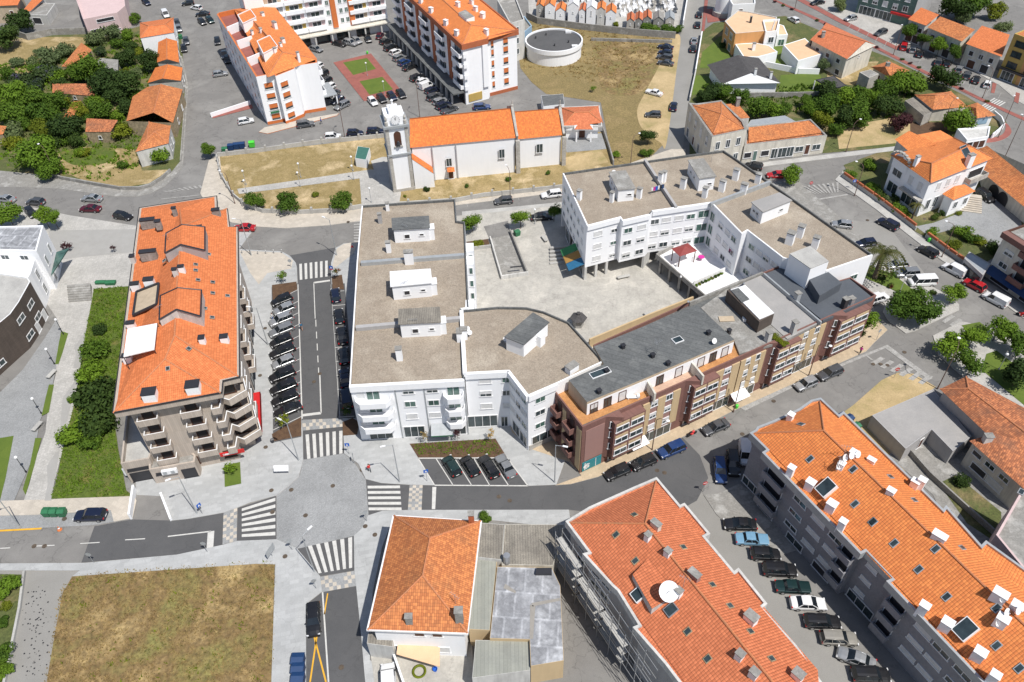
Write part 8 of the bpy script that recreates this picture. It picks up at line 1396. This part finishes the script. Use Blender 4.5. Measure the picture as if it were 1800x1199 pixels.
# ------------------------------------------------------------------ lamps, signs, containers, people, small things
LG = {}
def lamp(u, v, h, style, label, az=2.4, group=None):
    k = (style, h); p = g(u, v, .1)
    if k not in LG:
        t = thing('street_lamp', (0, 0, 0)); mb = MB(); 
        if style == 'modern': mb.tube((0, 0, 0), (0, 0, h), .09, .055, n=8); mb.tube((0, 0, h - .05), (1.2, 0, h + .15), .04, n=6); m = 'lightg'
        elif style == 'old': mb.tube((0, 0, 0), (0, 0, h - .6), .09, .06, n=8); mb.tube((0, 0, h - .6), (.5, 0, h), .05, n=6); mb.tube((.5, 0, h), (1.5, 0, h + .15), .04, n=6); m = 'brownp'
        else: mb.tube((0, 0, 0), (0, 0, h), .06, .045, n=8); m = 'lightg' if style == 'globe' else 'dark'
        mb.tube((0, 0, 0), (0, 0, .35), .14, .12, n=8); mb.build('post', M[m], t); q = MB()
        if style == 'modern': q.box(1.0, 1.75, -.13, .13, h + .1, h + .2)
        elif style == 'old': q.lathe([(0, -.1), (.22, 0), (.28, .12), (0, .22)], (1.7, 0, h + .1), 10)
        else: q.lathe([(0, 0), (.2, .08), (.26, .25), (.18, .42), (0, .5)], (0, 0, h - .05), 12)
        q.build('lamp_head', M['sheetw'], t); LG[k] = t; t.location = p; t.rotation_euler.z = az; return tag(t, label, 'street lamp', group)
    return dup(LG[k], tuple(p), az, label=label, cat='street lamp', group=group)
for u, v, l, a in ((525, 809, 'beside the lower left mulch bed', 2.6), (702.5, 847, 'left of the four angled bays', 3.4), (975, 848, 'in front of the maroon block corner', -.3), (553, 1005, 'at the lower junction crossing', .9), (346, 902, 'in front of the beige block terrace', 3.6), (36, 927, 'at the left edge beside the cobbled bay', 3.6), (442, 449, 'behind the beige block at the upper street', 3.0), (592, 449, 'at the mouth of the new street', 2.6), (471, 606, 'halfway along the angled parking bays', 3.0)): lamp(u, v, 8.6, 'modern', 'tall grey street lamp ' + l, a, 'grey street lamps of the new street')
for u, v, l, a in ((1146, 791, 'first along the maroon block', -.6), (1289, 724, 'with green bin, second along the maroon block', -.6), (1421, 661, 'third along the maroon block', -.6), (1502, 344, 'at the villa wall near the crossing', 2.5), (1655, 452, 'between the navy car and the white van', 2.5), (1487, 267, 'in front of the bare soil plot', .5), (1654, 229, 'behind the villa wing', .5), (1570, 97, 'on the red median of the avenue', 1.2), (1397, 16, 'on the avenue at the top', 1.2), (1108, 292, 'behind the gravel roofs', .5), (100, 310, 'beside the large bright tree', 2.5), (413, 358, 'at the curved churchyard wall', 2.6), (897, 352, 'below the chancel wall', 2.0), (1727, 172, 'beside the avenue crossing', 2)): lamp(u, v, 7.6, 'old', 'brown street lamp ' + l, a, 'old brown street lamps')
for u, v, l in ((1648, 683, 'beside the brown roofed house'), (1754, 242, 'at the curve of the red path'), (1766, 277, 'right of the villa garages'), (1701, 36, 'behind the avenue row'), (606, 241, 'on the churchyard wall'), (738, 206, 'behind the bell tower')): lamp(u, v, 9.6, 'old', 'very tall lamp post ' + l, 1.2, 'very tall lamp posts')
for u, v, l in ((433, 325, 'left upper one by the churchyard path'), (435, 342, 'left lower one by the churchyard path'), (528, 328, 'middle lower one by the churchyard path'), (529, 312, 'middle upper one by the churchyard path'), (621, 300, 'upper one beside the kiosk'), (622, 316, 'lower one beside the kiosk'), (653, 356, 'on the paved forecourt of the church'), (940, 394, 'beside the black saloon in the side street'), (1193, 513, 'beside the arcade of the roof terrace'), (646, 133, 'on the upper lawn of the brick island'), (676, 166, 'on the lower lawn of the brick island'), (1581, 515, 'on the small park lawn'), (1755, 650, 'on the right hand park lawn')): lamp(u, v, 3.4, 'globe', 'short globe lamp ' + l, 0, 'short globe lamps')
for u, v, l in ((112, 588, 'topmost'), (96, 640, 'second'), (73, 727, 'third'), (46, 830, 'lowest')): lamp(u, v, 3.4, 'dark', l + ' dark path lamp along the curved driveway', 0, 'dark path lamps')
def textmesh(s, size, mat):
    c = bpy.data.curves.new('t', 'FONT'); c.body = s; c.size = size; c.extrude = .01; c.align_x = 'CENTER'; c.align_y = 'CENTER'; o = bpy.data.objects.new('t', c); C.objects.link(o); dg = bpy.context.evaluated_depsgraph_get(); me = bpy.data.meshes.new_from_object(o.evaluated_get(dg)); bpy.data.objects.remove(o); me.materials.clear(); me.materials.append(M[mat]); return me
def letter(parent, s, size, p, n, mat='sheetw'):
    me = textmesh(s, size, mat); o = bpy.data.objects.new('lettering', me); C.objects.link(o); o.parent = parent; o.location = Vector(p) - W[parent.name]; o.rotation_euler = (math.pi / 2, 0, math.atan2(n[1], n[0]) + math.pi / 2); return o
def sign(u, v, h, kind, label, az=0.0):
    p = g(u, v, .12); t = thing('road_sign', tuple(p), label, 'road sign', None, az); mb = MB(); mb.tube((0, 0, 0), (0, 0, h), .035, n=6); me = mb.mesh('post', M['steel']); inst('post', me, t); q = MB(); mm = {'square': ['blue', 'sheetw'], 'round': ['red', 'sheetw'], 'back': ['lightg', 'steel'], 'board': ['lightg', 'lightg'], 'tri': ['red', 'sheetw']}[kind]
    if kind in ('square',): q.box(-.35, .35, -.05, -.02, h - .7, h); q.poly([(-.2, -.055, h - .55), (.2, -.055, h - .55), (0, -.055, h - .15)], 1)
    elif kind == 'board': q.box(-.9, .9, -.06, -.02, h - 1.3, h)
    else:
        n = 3 if kind == 'tri' else 16; o_ = math.pi / 2; q.poly([(.38 * math.cos(o_ + 6.2832 * i / n), -.045, h - .35 + .38 * math.sin(o_ + 6.2832 * i / n)) for i in range(n)]); q.poly([(.38 * math.cos(o_ + 6.2832 * i / n), -.04, h - .35 + .38 * math.sin(o_ + 6.2832 * i / n)) for i in range(n)][::-1], 0)
        if kind == 'round': q.box(-.27, .27, -.06, -.05, h - .41, h - .29, 1)
    inst('sign_plate', q.mesh('sign_plate', [M[mm[0]], M[mm[1]]]), t)
    if kind == 'square' or kind == 'round' and 'stack' in label: pass
    return t
for q in ((586, 489, 3.0, 'square', 'blue crossing sign at the upper zebra crossing', 0), (585, 485, 2.2, 'round', 'red no entry sign beside the blue crossing sign', 0), (614, 798, 2.6, 'square', 'blue crossing sign right of the lower zebra crossing', 0), (623, 814, 2.3, 'back', 'thin sign pole beside the round junction', 1.6), (356, 903, 2.4, 'square', 'blue sign on the pavement left of the junction', 1), (166, 990, 2.6, 'back', 'grey backed sign at the lane entrance', 0), (365, 971, 2.6, 'back', 'grey backed sign left of the lower crossing', 0), (514, 967, 2.6, 'back', 'sign pole at the corner of the lower crossing', .5), (645, 916, 2.5, 'back', 'sign pole beside the eastern crossing', .5), (556, 1035, 2.4, 'back', 'sign pole at the lower checkered strip', .4), (751, 846, 2.8, 'square', 'blue parking sign left of the four angled bays', .3), (622, 448, 2.4, 'tri', 'red triangular sign at the mouth of the new street', 0), (1571, 664, 2.4, 'round', 'round red sign on the sandy corner', 0), (1423, 333, 2.0, 'round', 'round red sign beside the upper right crossing', 0), (1236, 864, 2.4, 'round', 'red no entry sign between the orange roofed blocks', .2), (1540, 598, 2.6, 'back', 'dark round sign beside the maroon block end', .5), (1498, 332, 2.4, 'square', 'blue sign beside the villa wall', 0), (479, 978, 2.2, 'board', 'white board at the corner of the dry field', 1.2), (1205, 232, 2.2, 'square', 'blue sign on the side of the old corner building', -1), (512, 470, 2.0, 'back', 'sign pole near the upper left sapling', 0)): sign(*q)
b = thing('information_board', tuple(g(497, 832, .12)), 'large white information board on the pavement beside the round junction', 'information board'); p = g(497, 832, .12)
for x in (-.9, .9): mb = MB(); mb.tube((p.x + x, p.y, .1), (p.x + x, p.y, 1.6), .04, n=5); mb.build('leg', M['steel'], b)
mb = MB(); mb.box(p.x - 1.1, p.x + 1.1, p.y - .3, p.y + .3, 1.3, 1.36, T=lambda x, y, z: (x, y, z + (y - p.y) * 1.1)); mb.build('panel', M['sheetw'], b)
b = thing('billboard', tuple(g(232, 842, .12)), 'tilted white billboard at the corner of the green plot', 'billboard'); p = g(232, 842, .12); mb = MB(); mb.tube((p.x, p.y, 0), (p.x, p.y, 2), .06, n=5); mb.build('post', M['steel'], b); mb = MB(); mb.box(p.x - .7, p.x + .7, p.y - .04, p.y + .04, 1, 2.6); mb.build('panel', M['sheetw'], b)
def bin_(name, u, v, w, d, h, mat, label, rz=0, lid=None, group=None, cat='container'):
    p = g(u, v, .06); t = thing(name, tuple(p), label, cat, group, rz); m = MB(); P = [(-w / 2 * .9, -d / 2 * .85), (w / 2 * .9, -d / 2 * .85), (w / 2 * .9, d / 2 * .85), (-w / 2 * .9, d / 2 * .85)]; Q = [(x / .9, y / .85) for x, y in P]
    for i in range(4): j = (i + 1) % 4; m.poly([(*P[i], .1), (*P[j], .1), (*Q[j], h * .8), (*Q[i], h * .8)])
    inst('body', m.mesh('body', M[mat]), t); l = MB(); l.box(-w / 2 - .03, w / 2 + .03, -d / 2 - .03, d / 2 + .03, h * .8, h * .86); l.poly([(-w / 2, -d / 2, h * .86), (w / 2, -d / 2, h * .86), (w / 2, 0, h), (-w / 2, 0, h)]); l.poly([(-w / 2, 0, h), (w / 2, 0, h), (w / 2, d / 2, h * .86), (-w / 2, d / 2, h * .86)]); inst('lid', l.mesh('lid', M[lid or mat]), t); return t
for i, (u, o) in enumerate(((85, 'left'), (98, 'middle'), (112, 'right'))): bin_('waste_container', u, 905, .98, 1.1, 1.3, 'greenc', o + ' green waste container in the cobbled bay', 0, None, 'green containers in the cobbled bay')
for u, v, m, l in ((396, 266, 'greenc', 'low green waste container at the corner of the car park'), (407, 263, 'bluec', 'left dark blue container of the recycling point'), (417, 261, 'bluec', 'middle dark blue container of the recycling point'), (427, 260, 'bluec', 'right dark blue container of the recycling point'), (444, 258, 'limec', 'bright lime green container beside the churchyard wall')): bin_('recycling_container', u, v, 1.3, 1.2, 1.6 if m != 'greenc' else 1.1, m, l, .1)
for i, (v, o) in enumerate(((1166, 'upper'), (1182, 'middle'), (1199, 'lower'))): bin_('recycling_container', 527, v, 1.5, 1.35, 1.7, 'bluec', o + ' blue recycling container on the bottom pavement', 0)
for u, v, m, l in ((1478, 738, 'bluec', 'left dark container behind the orange roofed block'), (1491, 741, 'bluec', 'right dark container behind the orange roofed block'), (1503, 755, 'greenc', 'green container behind the orange roofed block'), (909, 414, 'greenc', 'long green container on the ramp wall in the courtyard'), (318, 68, 'greenc', 'green container beside the upper street'), (1294, 718, 'limec', 'small green litter bin on a lamp post'), (1632, 425, 'limec', 'small green litter bin on the garden wall'), (646, 95, 'limec', 'small green litter bin on the brick island'), (480, 778, 'dark', 'dark litter bin at the lower mulch bed')): bin_('waste_container', u, v, 1.1 if 'litter' not in l else .45, 1.1 if 'litter' not in l else .4, 1.3 if 'litter' not in l else .9, m, l, .5)
bin_('planter_box', 178, 499, 1.9, .8, .7, 'greenc', 'left green box at the edge of the green plot', 0, None, None, 'box'); bin_('planter_box', 196, 500, 1.9, 1.0, .8, 'greenc', 'right green box at the edge of the green plot', 0, None, None, 'box')
def bench(u, v, rz, l, w=2.0):
    p = g(u, v, .14); t = thing('bench', tuple(p), l, 'bench', None, rz); m = MB(); m.box(-w / 2, w / 2, -.35, .35, .4, .52); inst('seat', m.mesh('seat', M['conc_l']), t); m = MB(); m.box(-.15, .15, -.25, .25, 0, .4); me = m.mesh('leg', M['conc'])
    for x in (-w * .35, w * .35): inst('leg', me, t, (x, 0, 0))
bench(1096, 489, .3, 'pale stone bench in the courtyard, near the arcade', 2.6); bench(1142, 553, .4, 'pale stone bench in the courtyard, near the yellow wall', 2.2); bench(957, 422, -1.2, 'small bench beside the shaded steps'); bench(92, 660, 1.3, 'bench beside the upper grass strip of the path'); bench(67, 752, 1.3, 'bench beside the lower grass strip of the path')
b = thing('vent_kiosk', tuple(g(1016, 572, .12)), 'hexagonal dark roofed kiosk in the courtyard behind the white corner block', 'kiosk'); p = g(1016, 572, .12); mb = MB(); mb.lathe([(1.0, 0), (1.0, 1.8)], tuple(p), 6); mb.build('wall', M['conc'], b); mb = MB(); mb.lathe([(1.6, 1.8), (1.5, 1.95), (.5, 2.6), (.4, 2.7), (.4, 3.0), (0, 3.2)], tuple(p), 6); mb.build('roof', M['darkroof'], b)
b = thing('ramp_barrier', tuple(g(905, 470, .2)), 'dark height barrier over the courtyard ramp', 'barrier'); mb = MB(); q0, q1 = g(897, 470, 1.6), g(918, 468, 1.6); mb.tube(q0, q1, .15, n=5); mb.build('bar', M['dark'], b)
# manhole covers
mh = None
for u, v in ((585, 854), (537, 906), (512, 861), (477, 862), (659, 940), (636, 826), (501, 978), (642, 925), (479, 900), (562, 657), (552, 671), (877, 873), (896, 880), (1155, 827), (1168, 831), (1305, 763), (600, 1173), (113, 912), (78, 960), (60, 960), (466, 577), (457, 660), (467, 786), (1245, 715), (1360, 705), (1590, 619), (1535, 640), (1560, 642), (1625, 385), (1525, 387), (612, 390), (500, 480), (1548, 640)):
    if mh is None:
        mb = MB(); mb.lathe([(.34, 0), (.34, .012), (.3, .014), (0.001, .014)], (0, 0, 0), 18); mh = bpy.data.objects.new('manhole_cover', mb.mesh('manhole_cover', M['bark'])); C.objects.link(mh); o = mh
    else: o = mh.copy(); C.objects.link(o)
    o.location = g(u, v, .0); z_ = .062
    if not (486 < u < 640 and 800 < v < 960 or (530 < u < 600 and v < 760) or (740 < u and v < 900) or v > 1170 or v in (960,)): z_ = .16
    o.location = g(u, v, z_); tag(o, 'round brown iron cover set flush in the paving or road', 'manhole cover', 'manhole covers')
# people
def skin_person(pose):
    me = bpy.data.meshes.new('p'); J = pose; V = [Vector(j[0]) for j in J]; E_ = [(j[1], i) for i, j in enumerate(J) if j[1] >= 0]; me.from_pydata(V, E_, []); o = bpy.data.objects.new('p', me); C.objects.link(o)
    md = o.modifiers.new('s', 'SKIN'); sd_ = me.skin_vertices[0].data if me.skin_vertices else None
    if sd_ is None:
        bm = bmesh.new(); bm.from_mesh(me); bm.verts.layers.skin.verify(); bm.to_mesh(me); bm.free(); sd_ = me.skin_vertices[0].data
    for i, j in enumerate(J): sd_[i].radius = (j[2], j[2] * (1.4 if i in (1, 2) else 1)); sd_[i].use_root = i == 0
    o.modifiers.new('u', 'SUBSURF').levels = 1; dg = bpy.context.evaluated_depsgraph_get(); m2 = bpy.data.meshes.new_from_object(o.evaluated_get(dg)); bpy.data.objects.remove(o); return m2
PJ = [((0, 0, .95), -1, .13), ((0, 0, 1.2), 0, .14), ((.02, 0, 1.42), 1, .13), ((.04, 0, 1.52), 2, .055), ((.06, 0, 1.6), 3, .085), ((.07, 0, 1.72), 4, .085), ((0, .12, .9), 0, .09), ((.18, .13, .5), 6, .065), ((.1, .13, .08), 7, .045), ((.28, .13, .03), 8, .04), ((0, -.12, .9), 0, .09), ((-.06, -.13, .5), 10, .065), ((-.32, -.13, .12), 11, .045), ((-.2, -.13, .03), 12, .04),
      ((.02, .22, 1.4), 2, .055), ((-.1, .27, 1.12), 14, .042), ((.05, .28, .88), 15, .03), ((.02, -.22, 1.4), 2, .055), ((.12, -.27, 1.12), 17, .042), ((.3, -.25, .95), 18, .03)]
try:
    PM = skin_person(PJ); PM.name = 'body'
    for m_ in ('skin', 'dark', 'blue', 'rubber'): PM.materials.append(M[m_])
    for f in PM.polygons:
        c = f.center; f.use_smooth = True; f.material_index = 3 if c.z < .12 else 1 if c.z < .95 and abs(c.y) < .2 else 2 if c.z < 1.48 and c.z > .98 else 0
    hm = MB(); hm.lathe([(.105, -.06), (.11, .02), (.07, .1), (0, .125)], (.05, 0, 1.69), 10); HM = hm.mesh('hair', M['framb'])
    def person(u, v, rz, top, legs, label):
        p = g(u, v, .12); t = thing('person', tuple(p), label, 'person', None, rz); b = inst('body', PM, t); inst('hair', HM, t)
        for i, m_ in ((2, top), (1, legs)): b.material_slots[i].link = 'OBJECT'; b.material_slots[i].material = M[m_]
    person(650, 829, 2.0, 'red', 'dark', 'person in red walking beside the junction pavement lamp'); person(565, 218, 0, 'blue', 'dark', 'person in blue standing beside the dark off-roader near the white block'); person(1511, 622, .5, 'magenta', 'dark', 'person in pink walking near the end of the eastern street'); person(531, 580, 1.6, 'tealaw', 'skin', 'person in turquoise walking beside the angled parking bays'); person(480, 563, 1, 'sheetw', 'blue', 'person loading the third car in the angled bays'); person(513, 562, 3, 'red', 'red', 'person in red behind the third parked car')
except Exception as ex: print('person failed', ex)
b = thing('traffic_cones', tuple(g(105, 931, .03)), 'orange and red road barrier marker on the western road', 'traffic cone'); p = g(105, 931, .06); mb = MB(); mb.lathe([(.35, 0), (.3, .08), (.18, .1), (.04, .8), (0, .8)], tuple(p), 12); mb.build('cone', M['orangep'], b); mb = MB(); mb.lathe([(.16, .3), (.1, .5)], tuple(p), 12); mb.build('stripe', M['sheetw'], b)
# terrace and yard furniture
def small(name, u, v, z, fn, mat, label, cat):
    p = g(u, v, z); m = MB(); fn(m); o = bpy.data.objects.new(name, m.mesh(name, M[mat])); C.objects.link(o); o.location = p; return tag(o, label, cat)
small('paddling_pool', 737, 1181, .15, lambda m: (m.lathe([(.75, 0), (.9, .15), (.75, .32), (.58, .15), (.6, .02)], (0, 0, 0), 24)), 'leafy', 'yellow inflatable paddling pool in the yard behind the old house', 'paddling pool')
small('bucket', 765, 1178, .15, lambda m: m.lathe([(.25, 0), (.32, .4), (.28, .4), (.22, .05), (0, .05)], (0, 0, 0), 14), 'blue', 'round blue tub in the yard behind the old house', 'tub')
for u, v, l in ((1000 + 44, 680, ''),): pass
small('lounger', 1113, 700, 9.95, lambda m: (m.box(-.9, .9, -.3, .3, .3, .36), m.box(.5, .9, -.3, .3, .36, .7), m.box(-.8, -.7, -.3, .3, 0, .3), m.box(.6, .7, -.3, .3, 0, .3)), 'sheetw', 'white sun lounger on the orange terrace of the maroon block', 'sun lounger')
small('barbecue', 1076, 706, 9.95, lambda m: (m.lathe([(.1, 0), (.05, .6), (.3, .7), (.32, .9), (0, 1.1)], (0, 0, 0), 12)), 'dark', 'dark barbecue on the orange terrace beside the white wall', 'barbecue')
small('table', 1175, 664, 9.95, lambda m: (m.lathe([(.05, 0), (.05, .7), (.5, .72), (.5, .76), (0, .76)], (0, 0, 0), 14)), 'sheetw', 'small white table on the pinkish terrace', 'table')
small('board', 1277, 561, 10.4, lambda m: m.box(-1.2, 1.2, -.6, .6, 0, .12), 'tan', 'pale wooden board on the patched concrete roof', 'board'); small('bathtub', 1315, 563, 10.4, lambda m: (m.box(-.9, .9, -.4, .4, 0, .5), m.box(-.75, .75, -.3, .3, .5, .52)), 'sheetw', 'old white bathtub on the patched roof beside the shed', 'bathtub')
small('table', 1232, 457, 3.35, lambda m: (m.lathe([(.05, 0), (.05, .7), (.6, .72), (.6, .76), (0, .76)], (0, 0, 0), 14)), 'magenta', 'round table with a pink cloth on the white roof terrace', 'table')
random.seed(5)
for i in range(9): bb = bush(1224 + i * 5.6 + random.uniform(-1, 1), 501 - i * 2.6, .42, ('leafb', 'leafy', 'leafr', 'leaf')[i % 4], 'potted plant in the line along the white terrace railing', 'potted plant', 'potted_plant', 1.2, 'potted plants on the white terrace'); bb.location.z = 3.3; q = g(1224 + i * 5.6, 501 - i * 2.6, 3.6); bb.location.x = q.x; bb.location.y = q.y
for i, (u, v) in enumerate(((1296, 532), (1302, 538), (1307, 543), (1370, 598), (1378, 604), (1363, 592))): bb = bush(u, v, .8, 'leafy', 'green weeds growing along the low wall of the patched roof', 'weeds', 'weeds', .8, 'weeds on the patched roof'); q = g(u, v, 10.7); bb.location = (q.x, q.y, 10.4)
hd = g2((1016, 560)); 
# bank style lettering on the red sign of the beige block is part of that sign
for o in list(bpy.data.objects):
    if o.name.startswith('red_sign') and o.parent and 'beige' in (o.parent.get('label') or ''):
        W[o.name] = W[o.parent.name]; e = Fr(o.parent, BE[0], BE[1]); letter(o, 'Santander', .55, e.P(e.L * .93, 1.13, 2.95), e.n)
# median shrubs along the avenue
for i in range(26):
    t = i / 25; u, v = 1362 + (1735 - 1362) * t, 3 + (178 - 3) * t - 4 * math.sin(t * 3.14)
    if i % 5 in (3, 4): continue
    bush(u, v, .7, 'leafr' if i % 2 else 'leafp', 'low reddish shrub on the median of the avenue', 'shrub', 'median_shrub', .8, 'shrubs on the avenue median')
# low bollards on the lower pavement and yard of the U block
for i in range(7):
    p = g(412 + i * 14, 447 - abs(i - 3) * .6, .13)
    if i == 0: mb = MB(); mb.lathe([(.08, 0), (.08, .9), (.1, .92), (0, 1.0)], (0, 0, 0), 8); bo = bpy.data.objects.new('bollard', mb.mesh('bollard', M['steel'])); C.objects.link(bo); o = bo
    else: o = bo.copy(); C.objects.link(o)
    o.location = p; tag(o, 'thin grey bollard in the line along the kerb of the upper street', 'bollard', 'bollards of the upper street')
mb = MB(); rr = random.Random(8)
for i in range(110):
    u, v = rr.gauss(66, 14), rr.uniform(1030, 1190)
    if 36 < u < 100 - (v - 1030) * .12: q = g(u, v, .02); k = rr.uniform(.04, .13); mb.lathe([(k, 0), (k * .7, .05), (.001, .06)], tuple(q), 6)
mb.build('droppings', M['dark'], None, tuple(g(66, 1100, .02)), kind='stuff', label='dark droppings scattered over the pale lane at the left', cat='droppings')
